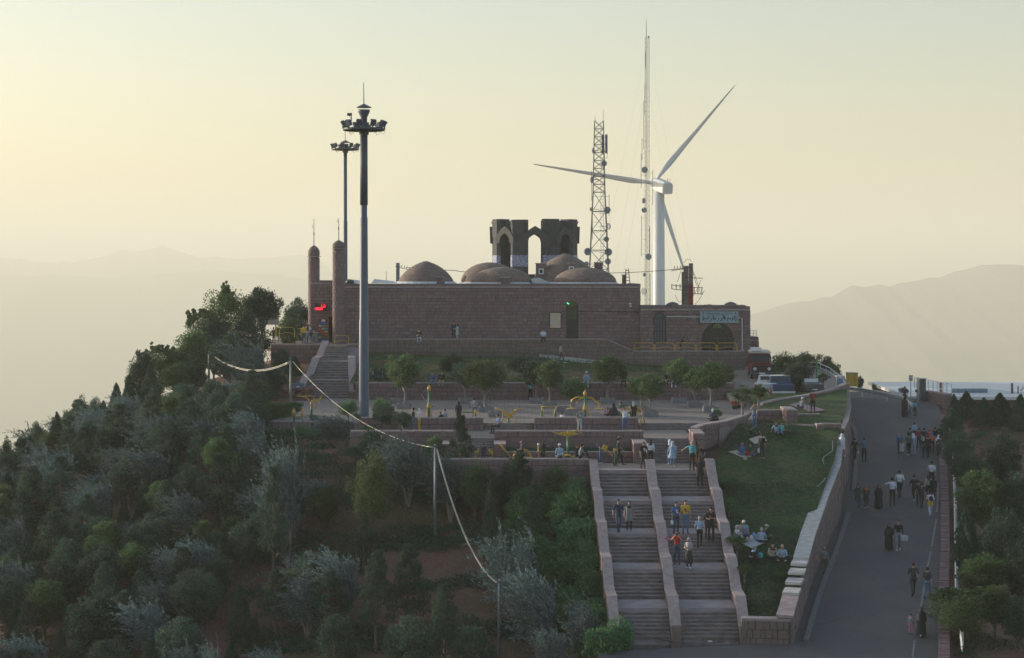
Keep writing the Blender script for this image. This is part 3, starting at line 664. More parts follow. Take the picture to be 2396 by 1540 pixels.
# curved walls to the right of the square
sqr = [(p.x, p.y) for p in path_pts([(11.95, 116.2), (12.15, 118.4), (12.8, 120.0), (14.6, 122.4), (16.2, 125.8), (17.4, 129.4)], 1.0)]
def sq_top(p): return float(np.interp(p.y, [116, 118.2, 119, 129.4], [-10.7, -10.55, -10.5, -10.32]))
wall('curved_wall', sqr[2:], lambda p: lawnz(p.x, p.y)-.4, sq_top, .42, 'curved stone wall between the square and the lawn, old man sitting on it', 'wall', STONE, .34, .5, seed=31, limit=160, both=False)
pillar(11.66, 12.32, 115.2, 118.1, -12.6, -10.62, 'warm lit stone pillar where the curved wall meets the short flight')
wall('garden_wall', [(17.7, 129.6), (19.5, 129.6)], -11.6, -10.25, .35, 'stone wall block right of the man taking a photo, beside the pillar', 'wall', STONE, .34, .45, seed=32)
pillar(19.5, 20.2, 127.2, 130.2, -11.9, -10.05, 'tall stone pillar between the garden walls above the lawn')
wall('garden_wall', [(20.25, 130.6), (22.4, 130.6)], -11.7, -10.62, .35, 'stone garden wall below the picnic blanket of the upper lawn', 'wall', STONE, .34, .45, seed=33)
wall('garden_wall', [(18.9, 124.6), (21.1, 123.9)], -12.3, -10.86, .3, 'stone garden wall behind the couple sitting on the lawn', 'wall', STONE, .34, .45, seed=34)
wall('garden_wall', [(21.3, 123.7), (22.7, 123.7)], -12.2, -10.72, .3, 'stone garden wall at the top corner of the lawn by the woman in white', 'wall', STONE, .34, .45, seed=35)
pillar(21.0, 21.4, 123.4, 124.2, -12.2, -10.75, 'small stone pillar at the top corner of the lawn')
wall('parking_wall', [(p.x, p.y) for p in path_pts([(19.0, 136.6), (19.3, 137.9), (20.7, 140.0), (23.4, 142.6), (26.0, 146), (28.3, 150.6)], 1.2)], lambda p: -17.0+.048*p.y-.3, lambda p: -19.06+.06*p.y+.42, .38,
     'long curved stone wall between the parked cars and the upper lawn', 'wall', STONE, .36, .5, seed=36, limit=160)
# back wall of the square and small bench-like ledges
wall('square_back_wall', [(-12.9, 147.9), (18.3, 147.9)], -10.8, -9.42, .4, 'long low stone wall at the back of the square where people sit', 'wall', STONE, .34, .55, seed=41, limit=300, capt=.09)
# ---------------- the stone building ----------------
GLASSD = mat('dark_glass', (.02, .025, .03), .15, 0, spec=.6)
IRON = mat('painted_iron', (.045, .05, .055), .5, .1, 6)
DOORM = mat('dark_door', (.018, .018, .02), .55, .2, 5)
ROOFM = mat('roof_felt', (.30, .30, .29), .8, .25, 2, .2)
TRIM = mat('roof_membrane', (.62, .63, .62), .55, .12, 3, .2)
BW = 168.0
def bx(u, Y=BW): return (u-U0)*Y/F
def bz(v, Y=BW): return (V0-v)*Y/F
def building_block(root, x0, x1, y0, y1, z0, z1, seed, holes=(), ch=.31, sl=.62, limit=300, left=False, right=True):
    o = root.location
    def hole(s, z): return any(a < x0+s < b and z < t for a, b, t in holes)
    core = MB()
    # wall core with real openings: columns between holes
    xs_ = [x0]+[v for h in sorted(holes) for v in (h[0], h[1])]+[x1]
    for i in range(0, len(xs_), 2): core.box(Vector(((xs_[i]+xs_[i+1])/2, y0+.35, (z0+z1)/2))-o, (xs_[i+1]-xs_[i]-.01, .6, z1-z0))
    for a, b, t in holes: core.box(Vector(((a+b)/2, y0+.35, (t+z1)/2+.0))-o, (b-a+.0, .6, z1-t))
    core.box(Vector(((x0+x1)/2, (y0+.66+y1)/2, (z0+z1)/2-.03))-o, (x1-x0-.04, y1-y0-.68, z1-z0-.1))
    core.build('wall_core', MORTAR, root)
    bl = face_blocks((x0, y0), (x1, y0), z0, z1-.42, ch, sl, seed=seed, hole=lambda s, z: hole(s, z), cuts=[(a-x0, b-x0, t) for a, b, t in holes])
    if right: bl += face_blocks((x1, y0), (x1, y1), z0, z1-.42, ch, sl, seed=seed+1)
    if left: bl += face_blocks((x0, y1), (x0, y0), z0, z1-.42, ch, sl, seed=seed+2)
    place_blocks(root, bl, STONE, limit=limit)
    # two-step cornice of slabs
    n = max(1, int((x1-x0)/1.1))
    for i in range(n):
        a, b = x0+(x1-x0)*i/n, x0+(x1-x0)*(i+1)/n; j = random.uniform(-.015, .015)
        MB().box(Vector(((a+b)/2, y0+.22, z1-.31))-o, (b-a-.012, .62, .16)).build('cornice_stone', CAP, root)
        MB().box(Vector(((a+b)/2, y0+.25, z1-.12+j))-o, (b-a-.012, .50, .21)).build('cornice_stone', STONED, root)
    if right:
        for i in range(4):
            a, b = y0+.55+(y1-y0-.55)*i/4, y0+.55+(y1-y0-.55)*(i+1)/4
            MB().box(Vector((x1-.2, (a+b)/2, z1-.2))-o, (.55, b-a-.012, .36)).build('cornice_stone', CAP, root)
    return root
B1 = empty('stone_building', (bx(1150), BW, -7), 'long low building of pink stone blocks with domes on its roof', 'building')
xa, xb = bx(808), bx(1498)
door = (bx(1325), bx(1353), bz(703))
building_block(B1, xa, xb, BW, 179, -8.3, bz(664), 51, holes=[door], left=False)
rf = MB().box(Vector(((xa+xb)/2, 173.8, bz(664)-.38))-B1.location, (xb-xa-.1, 10.6, .3)).build('roof', ROOFM, B1)
def arch_pts(x0, x1, zb, zt, n=14):
    r = (x1-x0)/2; c = (x0+x1)/2; zs = zt-r; return [(x0, zb), (x1, zb)]+[(c+r*math.cos(math.pi*i/n), zs+r*math.sin(math.pi*i/n)) for i in range(n+1)]
def arch_fill(root, name, x0, x1, zb, zt, y, m, th=.06):
    pts = arch_pts(x0, x1, zb, zt)[2:]; pts = [(x0, zb), (x1, zb)]+pts
    return MB().prism([Vector((x, y, z))-root.location for x, z in pts], (0, th, 0)).build(name, m, root)
def spandrel(root, x0, x1, zt, y, m=STONE):
    """the stone that fills the corners above a round arch"""
    r = (x1-x0)/2; c = (x0+x1)/2; zs = zt-r; n = 10
    for s in (-1, 1):
        V = [(c+s*r, zs), (c+s*r, zt+.02), (c, zt+.02)]+[(c+s*r*math.cos(math.pi/2*(1-i/n)), zs+r*math.sin(math.pi/2*(1-i/n))) for i in range(n+1)]
        MB().prism([Vector((x, y, z))-root.location for x, z in V], (0, .35, 0)).build('arch_spandrel', m, root)
# door with glazed arch
x0, x1, zt = door; zb = -6.6; spandrel(B1, x0, x1, zt, BW-.04)
dr = MB().box(Vector(((x0+x1)/2, BW+.2, (zb+bz(745))/2))-B1.location, (x1-x0-.04, .08, bz(745)-zb)).build('door', DOORM, B1)
fr = MB(); o = B1.location
for x in (x0+.04, x1-.04): fr.box(Vector((x, BW+.12, (zb+zt-.5)/2))-o, (.07, .1, zt-.5-zb))
for z in (bz(745), bz(719)): fr.box(Vector(((x0+x1)/2, BW+.11, z))-o, (x1-x0-.08, .1, .07))
fr.build('door_frame', IRON, B1)
arch_fill(B1, 'arch_glass', x0+.02, x1-.02, bz(745), zt-.02, BW+.24, mat('stained_glass', (.09, .11, .035), .3, .7, 5, stretch=(6, 1, .3)))
gb = MB()
for i in range(1, 6): x = x0+(x1-x0)*i/6; gb.box(Vector((x, BW+.17, (bz(745)+bz(719))/2))-o, (.03, .03, bz(719)-bz(745)))
gb.build('glazing_bars', IRON, B1)
tag(MB().bar(Vector((bx(1326.5), BW-.02, bz(709))), Vector((bx(1331.5), BW-.02, bz(711.5))), .05).build('neon_tube', mat('green_neon', (.05, 1, .35), .5, 0, emit=2.2)), 'short glowing green tube lamp at the top of the arched door', 'lamp')
# poster in frame
ps = empty('notice_board', (bx(1299.5), BW-.1, bz(750)), 'framed pale notice board with orange bands on the wall left of the arched door', 'notice board')
def poster_mat():
    m, t, p = nodes('poster_print'); n = noise_out(t, 2.2, detail=3, stretch=(.4, 1, 2.5))
    c = ramp(t, n, [(.38, (.55, .56, .50)), (.5, (.62, .45, .30)), (.56, (.60, .58, .50)), (.75, (.42, .50, .52))]); t.links.new(c, p.inputs['Base Color']); p.inputs['Roughness'].default_value = .35; return m
MB().box((0, 0, 0), (.98, .05, 1.40)).build('poster', poster_mat(), ps)
f = MB(); 
for s in (-1, 1): f.box((s*.53, -.01, 0), (.07, .09, 1.54)); f.box((0, -.012, s*.735), (.99, .09, .07))
f.build('frame', IRON, ps)
e = MB()
for k in range(9): a = k*.7; e.box((-.02+.09*math.cos(a)*(1-k*.05), -.03, .38+.05*math.sin(a)), (.05, .012, .02))
e.build('emblem', mat('emblem_ink', (.25, .22, .22), .6, 0), ps)
# cable and pipe on the facade
tag(MB().tube([(bx(1353), BW-.07, bz(728)), (bx(1420), BW-.07, bz(729.5)), (bx(1497), BW-.07, bz(730.5)), (bx(1500), BW-.07, bz(735))], .022, 5).build('facade_cable', WIREM), 'thin dark cable running along the facade right of the arched door', 'cable')
cr = empty('security_lamp', (bx(1474.5), BW-.16, bz(714)), 'small white double security lamp high on the facade near the step in the roof', 'lamp')
MB().box((0, 0, .12), (.22, .22, .12)).build('lamp_head', WHITE, cr); MB().box((.03, 0, -.10), (.20, .2, .12)).build('lamp_head', WHITE, cr); MB().box((.02, .08, 0), (.05, .06, .3)).build('bracket', IRON, cr)
# right-hand lower block, stepped slightly forward
B2 = empty('stone_annex', (bx(1625), BW-.6, -8), 'lower pink stone block at the right end with signboard and fan-shaped window', 'building')
Y2 = BW-.6; c1, c2 = bx(1498, Y2), bx(1755, Y2); wz = (bx(1530, Y2), bx(1558, Y2), bz(731, Y2)); az = (bx(1642, Y2), bx(1716, Y2), bz(755, Y2))
building_block(B2, c1+.02, c2, Y2, 178.5, -9.9, bz(717, Y2), 61, holes=[wz, az], left=True, limit=300)
MB().box(Vector(((c1+c2)/2, 173.8, bz(717, Y2)-.36))-B2.location, (c2-c1-.1, 9.6, .3)).build('roof', ROOFM, B2)
o = B2.location
for (x0, x1, zt), zb, nm in ((wz, bz(806, Y2), 'window'), (az, bz(826, Y2), 'fan_window')):
    spandrel(B2, x0, x1, zt, Y2-.04)
    wn = arch_fill(B2, nm, x0+.02, x1-.02, zb, zt-.02, Y2+.22, GLASSD if nm != 'window' else mat('curtained_glass', (.10, .12, .14), .35, .35, 9, stretch=(6, 1, .1)))
    MB().box(Vector(((x0+x1)/2, Y2+.12, zb-.55))-o, (x1-x0, .5, 1.1)).build('sill', STONED, B2)
    g = MB(); r = (x1-x0)/2; c = (x0+x1)/2; zs = zt-r
    for k in range(13): 
        a, b = math.pi*k/12, math.pi*(k+1)/12
        if k < 12: g.bar(Vector((c+(r-.04)*math.cos(a), Y2+.16, zs+(r-.04)*math.sin(a)))-o, Vector((c+(r-.04)*math.cos(b), Y2+.16, zs+(r-.04)*math.sin(b)))-o, .07)
        if k < 12 and r > 1:
            for q in (.42, .72): g.bar(Vector((c+r*q*math.cos(a), Y2+.16, zs+r*q*math.sin(a)))-o, Vector((c+r*q*math.cos(b), Y2+.16, zs+r*q*math.sin(b)))-o, .045)
        if k % 2 == 0 and r > 1: g.bar(Vector((c, Y2+.16, zs))-o, Vector((c+r*math.cos(a), Y2+.16, zs+r*math.sin(a)))-o, .045)
    for q in (-1, -.5, 0, .5, 1): g.bar(Vector((c+q*(r-.04), Y2+.16, zb))-o, Vector((c+q*(r-.04), Y2+.16, zs))-o, .05)
    for z in (zs, (zs+zb)/2): g.bar(Vector((x0, Y2+.158, z))-o, Vector((x1, Y2+.158, z))-o, .06)
    gl = g.build('frame', IRON, wn)
arch_fill(B2, 'crown_pane', az[0]+1.05, az[1]-1.05, bz(768, Y2), bz(757.5, Y2), Y2+.19, mat('yellow_pane', (.22, .24, .07), .3, .3, 5), .02)  # small yellow pane at the crown of the fan window
# signboard with script
sg = empty('signboard', (bx(1682.5, Y2), Y2-.16, bz(742, Y2)), 'pale blue framed signboard with dark script above the fan-shaped window', 'sign')
MB().box((0, 0, 0), (3.46, .1, .98)).build('board', mat('sign_blue', (.30, .40, .43), .5, .25, 1.5), sg)
f = MB()
for s in (-1, 1): f.box((s*1.76, -.02, 0), (.06, .15, 1.1)); f.box((0, -.022, s*.52), (3.46, .15, .06))
f.build('frame', mat('sign_frame', (.30, .36, .35), .5, .1, 5), sg)
def persian(parent, text, size, loc, m, sx=1, name='lettering'):
    cu = bpy.data.curves.new(name, 'FONT'); cu.body = text; cu.size = size; cu.align_x = 'CENTER'; cu.align_y = 'CENTER'; cu.extrude = .006
    t = bpy.data.objects.new(name, cu); COL.objects.link(t); t.parent = parent; t.location = loc; t.rotation_euler = (R(90), 0, 0); t.scale = (sx, 1, 1)
    cu.materials.append(m)
INK = mat('sign_ink', (.025, .03, .05), .5, 0)
def strokes(parent, w, h, cx, cz, n, m, seed, thick=.03, name='lettering'):
    """a line of connected script strokes with dots, read right to left"""
    rr = random.Random(seed); mb = MB(); x = cx+w/2; 
    while x > cx-w/2:
        L = rr.uniform(.10, .26)*h*2.2; kind = rr.choice('blsukn'); y0 = cz-h*.15
        if kind in 'bn': pts = [(x, y0+h*.25), (x-L*.2, y0), (x-L*.8, y0), (x-L, y0+h*.3)]
        elif kind == 'l': pts = [(x, y0+h*.65), (x-.02, y0), (x-L*.4, y0-h*.05)]; L *= .5
        elif kind == 's': pts = [(x, y0+h*.2), (x-L*.15, y0), (x-L*.3, y0+h*.2), (x-L*.5, y0), (x-L*.65, y0+h*.2), (x-L*.85, y0-h*.3), (x-L, y0)]
        elif kind == 'u': pts = [(x, y0+h*.25), (x-L*.3, y0+h*.1), (x-L*.3, y0-h*.2), (x-L*.8, y0-h*.35)]
        else: pts = [(x, y0+h*.6), (x-L*.5, y0+h*.3), (x-L*.2, y0+h*.1), (x-L*.2, y0), (x-L, y0)]
        for a, b in zip(pts, pts[1:]): mb.bar((a[0], 0, a[1]), (b[0], 0, b[1]), .014, thick)
        if rr.random() < .6: mb.box((x-L*.5, 0, y0-h*.32 if rr.random() < .4 else y0+h*.45), (thick, .014, thick))
        x -= L+rr.uniform(.0, .05)
    o = mb.build(name, m, parent); return o
INKO = strokes(sg, 2.5, .22, 0, .30, 0, INK, 3, .022); INKO.location.y = -.06
INKO = strokes(sg, 3.1, .5, .05, -.10, 0, INK, 8, .06); INKO.location.y = -.06
MB().ball((-1.5, -.06, -.22), .12, 10, sc=(1, .2, .8)).build('emblem', mat('sign_teal', (.03, .20, .26), .5, 0), sg)
MB().ball((-1.5, -.06, .36), .06, 10, sc=(1.4, .2, .9)).ball((1.5, -.06, .36), .06, 10, sc=(1.4, .2, .9)).build('emblem', INK, sg)
pp = MB().tube([(bx(1560, Y2), Y2-.1, bz(741, Y2)), (bx(1637, Y2), Y2-.1, bz(742, Y2))], .04, 6); pp.tube([(bx(1728, Y2), Y2-.1, bz(743, Y2)), (bx(1736, Y2), Y2-.1, bz(744, Y2)), (bx(1737, Y2), Y2-.1, bz(860, Y2)), (bx(1755, Y2), Y2-.1, bz(861, Y2))], .04, 6)
tag(pp.build('white_pipe', WHITE), 'thin white pipe running along and down the annex wall around the signboard', 'pipe')
# little rear block with railing at the far right end
B3 = empty('rear_block', (bx(1765, 172), 172, -9), 'small low stone block behind the right corner of the annex', 'building')
building_block(B3, c2+.02, bx(1775, 172), 172, 176, -10.5, bz(789, 172), 65, left=False, limit=60)
rl = empty('white_railing', (bx(1762, 172), 172.4, bz(789, 172)), 'short white railing on the small block behind the annex', 'railing')
g = MB()
for x in (-.2, .1, .38): g.tube([(x, 0, 0), (x, 0, .65)], .03, 6)
for z in (.35, .64): g.tube([(-.2, 0, z), (.38, 0, z)], .025, 6)
g.build('rail', WHITE, rl)
# terrace in front: retaining wall with ledge, ramp on the right, balcony with yellow rails
def terr_top(p): return float(np.interp(p.x, [8.6, 11.2], [-6.45, -7.55]))
MB().box(((-13.6+8.7)/2, 166.3, -8.1), (22.3, 3.4, 3.0)).build('terrace_floor', PAVE2, None, kind='structure')
MB().prism([(8.7, 164.7, -9.6), (8.7, 164.7, -6.6), (11.3, 164.7, -7.68), (21.4, 164.7, -7.68), (21.4, 164.7, -9.9)], (0, 2.65, 0)).build('balcony_floor', PAVE2, None, kind='structure')
wall('terrace_wall', [(p.x, p.y) for p in path_pts([(-13.2, 164.3), (8.6, 164.3), (11.2, 164.3), (21.3, 164.3)], 2.6)], lambda p: bankz(p.x, 164.4)-.5 if p.x < 15 else -10.4, terr_top, .4,
     'stone terrace wall under the building front, people sitting on its ledge', 'wall', STONED, .36, .42, seed=71, limit=300, capt=.08)
MB().prism([Vector((x, 163.7, z)) for x, z in ((2.5, -7.75), (9.0, -8.45), (14, -9.35), (14, -9.6), (2.5, -8.0))], (0, .3, 0)).build('bank_kerb', CAPL, None, label='pale sloping kerb strip at the top of the grassy bank', cat='kerb')
def yrail(name, x0, x1, y, z, label, group=None, n=None, h=.75):
    root = empty(name, (x0, y, z), label, 'railing', group); L = x1-x0; n = n or max(1, round(L/2.2)); w = L/n
    for i in range(n):
        a = i*w; g = MB()
        g.tube([(a+.02, 0, 0), (a+.02, 0, h*.62), (a+.16, 0, h), (a+w-.3, 0, h), (a+w-.1, 0, h*.78), (a+w-.1, 0, 0)], .04, 6); g.build('rail_frame', YEL, root)
        g = MB(); g.tube([(a+.04, 0, h*.35), (a+w*.25, 0, h*.35), (a+w*.32, 0, h*.48), (a+w*.7, 0, h*.48), (a+w*.78, 0, h*.35), (a+w-.1, 0, h*.35)], .03, 6); g.build('mid_rail', YEL, root)
    return root
yrail('yellow_railing', bx(1483, 164.5), bx(1727, 164.5), 164.5, -7.5, 'long yellow tube railing on the balcony below signboard and windows', n=5)
yrail('yellow_railing', bx(783, 165), bx(818, 165), 164.9, -6.95, 'short yellow railing on the floor below the right minaret', h=.85)
yrail('yellow_railing', bx(651, 162), bx(690, 162), 162.6, bz(790, 162), 'yellow railing at the edge of the kiosk forecourt by the standing people', h=.9)
yrail('yellow_railing', bx(640, 170), bx(718, 170), 170, bz(789, 170), 'rear yellow railing behind the people at the far left of the forecourt', h=.8)
# forecourt, entrance recess, minarets
ET = SURF['ENT'][0]
MB().prism([(-21.8, 163.2, ET-1.5), (-17.2, 163.2, ET-1.5), (-17.2, 162.9, ET-1.5), (-13.5, 162.9, ET-1.5), (-13.5, 176.5, ET-1.5), (-24, 176.5, ET-1.5)], (0, 0, 1.5)).build('forecourt', PAVE2, None, kind='structure')
wall('forecourt_wall', [(-21.9, 163.0), (-17.6, 163.0)], -9.6, ET+.02, .5, 'stone wall under the forecourt left of the kiosk stairs', 'wall', STONED, .36, .42, seed=73)
wall('forecourt_wall', [(-15.0, 162.6), (-13.0, 162.6)], -9.4, ET+.05, .4, 'stone wall under the forecourt right of the kiosk stairs', 'wall', STONED, .36, .42, seed=74)
B4 = empty('kiosk_building', (bx(760, 170), 170, ET), 'narrow stone kiosk front between the two minarets', 'building')
building_block(B4, bx(728, 170), bx(806, 170)+.3, 170, 178.8, ET, bz(656, 170), 75, holes=[(bx(768, 170), bx(779, 170), bz(741, 170))], left=True, limit=200)
MB().box(Vector((bx(773.5, 170), 170.35, (ET+bz(741, 170))/2))-B4.location, (.5, .06, bz(741, 170)-ET)).build('doorway', mat('dark_interior', (.012, .012, .013), .9, 0), B4)
MB().box(Vector((bx(757, 170), 169.88, bz(700, 170)))-B4.location, (2.0, .2, .08)).build('lintel', CAP, B4)
def minaret(u, Y, vt, vband, d, label, vspike):
    root = empty('minaret', (bx(u, Y), Y, ET), label, 'minaret', 'pair of stone minarets'); zt = bz(vt, Y)-ET; zb = bz(vband, Y)-ET; r = d/2
    MB().lathe([(r-.05, 0), (r-.05, zb-.1)], n=24).build('shaft_core', MORTAR, root)
    n = 10; k = int((zb-.15)/.36); ch = (zb-.15)/k; bl = []
    for i in range(k):
        for j in range(n):
            a = 2*math.pi*(j+(i % 2)*.5)/n; bl.append(((math.cos(a)*(r-.05)+root.location.x, math.sin(a)*(r-.05)+root.location.y, ET+(i+.5)*ch), (2*math.pi*r/n-.015, .16, ch-.015), a+math.pi/2))
    place_blocks(root, bl, STONE, limit=300)
    MB().lathe([(r+.0, zb-.1), (r+.14, zb-.06), (r+.14, zb-.0), (r+.02, zb+.02)], n=24).build('ring', CAP, root, smooth=False)
    h = zt-zb; MB().lathe([(r+.0, zb+.02), (r+.05, zb+.12), (r+.05, zb+h*.45), (r-.02, zb+h*.6), (r*.78, zb+h*.76), (r*.42, zb+h*.9), (r*.1, zb+h*.985), (.02, zt)], n=24).build('cap_dome', stone_dome(), root, smooth=True)
    MB().tube([(0, 0, zt-.1), (0, 0, bz(vspike, Y)-ET)], [.055, .03], 6).build('spike', STEEL, root)
    g = MB().tube([(0, 0, zt+1.6), (-.14, 0, zt+1.75), (-.14, 0, zt+1.95)], .018, 5); g.box((.0, 0, zt+1.1), (.09, .09, .3)); g.build('antenna', DSTEEL, root)
def stone_dome():
    if 'dome_brick' in _M: return _M['dome_brick']
    m, t, p = nodes('dome_brick'); tc = t.nodes.new('ShaderNodeTexCoord'); sp = t.nodes.new('ShaderNodeSeparateXYZ'); t.links.new(tc.outputs['Object'], sp.inputs[0])
    at = N(t, 'ShaderNodeMath', operation='ARCTAN2'); t.links.new(sp.outputs[1], at.inputs[0]); t.links.new(sp.outputs[0], at.inputs[1])
    mu = N(t, 'ShaderNodeMath', operation='MULTIPLY'); mu.inputs[1].default_value = 2.2; t.links.new(at.outputs[0], mu.inputs[0])
    cb = t.nodes.new('ShaderNodeCombineXYZ'); t.links.new(mu.outputs[0], cb.inputs[0]); t.links.new(sp.outputs[2], cb.inputs[1])
    br = N(t, 'ShaderNodeTexBrick', Scale=1.0); br.inputs['Brick Width'].default_value = .42; br.inputs['Row Height'].default_value = .17; br.inputs['Mortar Size'].default_value = .02
    br.inputs['Color1'].default_value = (.27, .205, .19, 1); br.inputs['Color2'].default_value = (.175, .135, .135, 1); br.inputs['Mortar'].default_value = (.14, .11, .10, 1); t.links.new(cb.outputs[0], br.inputs['Vector'])
    n = noise_out(t, 1.6, rough=.8); c = mixc(t, br.outputs[0], (.115, .095, .095), ramp(t, n, [(.4, 0.), (.65, .75)]))
    t.links.new(c, p.inputs['Base Color']); p.inputs['Roughness'].default_value = .9; bump(t, p, br.outputs[1], -.5, .02); _M['dome_brick'] = m; return m
minaret(792.5, 166.5, 562, 582, 1.06, 'nearer taller-looking stone minaret right of the kiosk front', 510)
minaret(734.5, 171.5, 574, 600, 1.02, 'farther stone minaret left of the kiosk front', 512)
# red display, snack rack, counter
ld = empty('led_display', (bx(750.5, 169.5), 169.6, bz(718.5, 169.6)), 'black electronic display with glowing red bar and characters on the kiosk wall', 'display')
MB().box((0, 0, 0), (1.1, .16, .68)).build('case', BLACK, ld)
LED = mat('red_led', (1, .012, .03), .5, 0, emit=1.6)
g = MB(); g.box((-.18, -.09, -.17), (.70, .02, .22)); g.build('lit_bar', LED, ld)
g = MB(); 
for a, b in (((.22, .02), (.30, -.04)), ((.30, -.04), (.40, .0)), ((.40, 0), (.36, .16)), ((.36, .16), (.42, .18)), ((.05, .14), (.10, .06)), ((.10, .06), (.06, .04)), ((.27, .05), (.33, .08)), ((.0, .27), (.45, .27))): g.bar((a[0], -.09, a[1]), (b[0], -.09, b[1]), .02, .055 if b[1] < .2 else .015)
g.build('lit_characters', LED, ld)
sr = empty('snack_rack', (bx(756, 168.6), 168.8, ET), 'tall snack rack with coloured packets under a red header beside the kiosk door', 'snack rack')
WOOD = mat('rack_wood', (.30, .13, .03), .6, .2, 6)
g = MB()
for s in (-1, 1): g.box((s*.46, 0, 1.13), (.06, .4, 2.2))
g.box((0, .18, 1.13), (.88, .04, 2.2)); g.build('frame', WOOD, sr)
MB().box((0, -.12, 2.1), (.90, .12, .26)).build('header', mat('red_header', (.25, .02, .02), .5, .1), sr)
MB().box((.02, -.19, 2.1), (.34, .02, .2)).build('header_emblem', WHITE, sr)
PK = [mat('packet_%s' % n, c, .35, .3, 9) for n, c in (('blue', (.02, .12, .40)), ('orange', (.50, .16, .05)), ('red', (.40, .03, .04)), ('green', (.05, .20, .08)), ('cream', (.5, .42, .3)), ('sky', (.08, .28, .5)))]
for k in range(7):
    z = .15+k*.27; MB().box((0, -.02, z), (.86, .36, .03)).build('shelf', WOOD, sr)
    for j in range(6):
        q = PK[(0 if k in (0, 6) else [1, 4, 3, 2, 1, 4, 5][(k+j//2) % 7])]; o = link('packet', MB().box((0, 0, 0), (.125, .1, .17)).mesh('packet', q), sr, loc=(-.36+j*.144, -.12, z+.105)); o.rotation_euler = (R(-14), 0, R(random.uniform(-9, 9)))
ct = empty('display_counter', (bx(733, 168), 168.2, ET), 'glass display counter with goods left of the snack rack', 'counter')
MB().box((0, 0, .5), (.9, .5, .95)).build('cabinet', mat('counter_glass', (.22, .25, .24), .2, .5, 7), ct); MB().box((0, 0, 1.0), (.96, .56, .05)).build('counter_top', CAPL, ct)
for j in range(5): MB().ball((-.35+j*.17, 0, 1.1), .08, 8).build('goods', PK[(j*2) % 6], ct)
# roof things: domes
def dome(u, Y, vb, vt, hw, label, prof='onion', base=.35):
    zb = bz(vb, Y); h = bz(vt, Y)-zb; r = hw*Y/F; root = empty('dome', (bx(u, Y), Y, zb-.3), label, 'dome', 'brick domes on the roof')
    pr = [(r, 0), (r, .3)]
    for i in range(1, 17):
        t = i/16; a = t*math.pi/2
        if prof == 'low': rr, zz = r*math.cos(a), h*math.sin(a)**1.0
        else: rr, zz = r*((1-t)*.62+math.cos(a)*.38) if False else r*(math.cos(a)*.55+(1-t)*.45), h*(math.sin(a)*.62+.38*t) if t < .93 else h*(.9865+(t-.93)*.19)
        pr.append((max(rr, .02), .3+zz))
    MB().lathe(pr, n=40).build('dome_shell', stone_dome(), root, smooth=True)
    n = 26; sk = MB()
    for i in range(n):
        a = 2*math.pi*i/n; b = a+2*math.pi/n*.96; q = r+.02; e = r+.42
        root_pts = [(q*math.cos(a), q*math.sin(a), .36), (q*math.cos(b), q*math.sin(b), .36), (e*math.cos(b), e*math.sin(b), .06), (e*math.cos(a), e*math.sin(a), .06)]
        MB().prism(root_pts, (0, 0, -.05)).build('flashing', TRIM, root)
    return root
dome(996.5, 173.2, 660, 611, 66, 'pointed brick dome at the left end of the roof', 'onion')
dome(1146, 176.4, 661, 614, 68, 'low round brick dome, second from left, partly behind its neighbour', 'low')
dome(1174, 172.4, 662, 625, 72, 'low round brick dome in front of the dark arched tower', 'low')
dome(1323, 176.2, 661, 593, 80, 'tall pointed brick dome, highest of the domes', 'onion')
dome(1369, 172.6, 662, 626, 74, 'low round brick dome nearest the right end of the roof', 'low')
def brick_stack(u, Y, v0, v1, w, label, vent=False, d=.7):
    zb, zt = bz(v0, Y), bz(v1, Y); root = empty('brick_vent', (bx(u, Y), Y, zb-.5), label, 'chimney'); h = zt-zb+.5; wm = w*Y/F
    MB().box((0, 0, h/2), (wm-.06, d-.06, h)).build('stack_core', MORTAR, root)
    rows = int(h/.11); bl = []
    for k in range(rows):
        for j in range(max(2, int(wm/.25))):
            nn = max(2, int(wm/.25)); x = -wm/2+(j+.5)*wm/nn; bl.append(((bx(u, Y)+x+(k % 2)*.02, Y-d/2, zb-.5+(k+.5)*h/rows), (wm/nn-.015, .1, h/rows-.015), 0))
    place_blocks(root, bl, STONE, name='brick', limit=90)
    MB().box((0, 0, h+.03), (wm+.1, d+.1, .07)).build('cap_stone', CAP, root)
    if vent: f = MB(); f.box((0, -d/2-.06, h*.6), (.5, .05, .55)); f.build('vent_frame', WHITE, root); MB().box((0, -d/2-.09, h*.6), (.26, .03, .32)).build('vent_opening', BLACK, root)
brick_stack(1031, 169.5, 664, 649, 20, 'small brick chimney at the foot of the left pointed dome')
brick_stack(1183, 169.4, 664, 650, 22, 'small brick chimney in front of the middle round dome')
brick_stack(1266, 174.5, 650, 617, 26, 'brick roof box with white framed vent left of the tall dome', True)
brick_stack(1337, 172.9, 640, 616, 14, 'brick roof box with white vent on the tall dome', True)
brick_stack(1400, 177, 652, 615, 20, 'brick stub behind the right round dome', False)
brick_stack(1460, 177, 664, 644, 10, 'narrow brick stub at the right end of the roof', False)
ldr = empty('roof_ladder', (bx(1468, 172), 172, bz(662, 172)), 'wooden ladder standing up from the right end of the roof', 'ladder')
for s in (-1, 1): MB().bar((s*.28, 0, -.4), (s*.12-.02, 0, 1.35), .07).build('side_rail', DOORM, ldr)
for k in range(5): MB().box((0, 0, -.1+k*.32), (.56-.07*k, .05, .06)).build('rung', DOORM, ldr)
g = MB(); 
for a, b in ((806, 862), (868, 930)): g.prism([Vector((bx(a, 169.2), 169.2, bz(663, 169.2))), Vector((bx(b, 169.2), 169.2, bz(663, 169.2))), Vector((bx(b-10, 169.8), 170.0, bz(658, 170))), Vector((bx(a+8, 169.8), 170.0, bz(653, 170)))], (0, .3, 0))
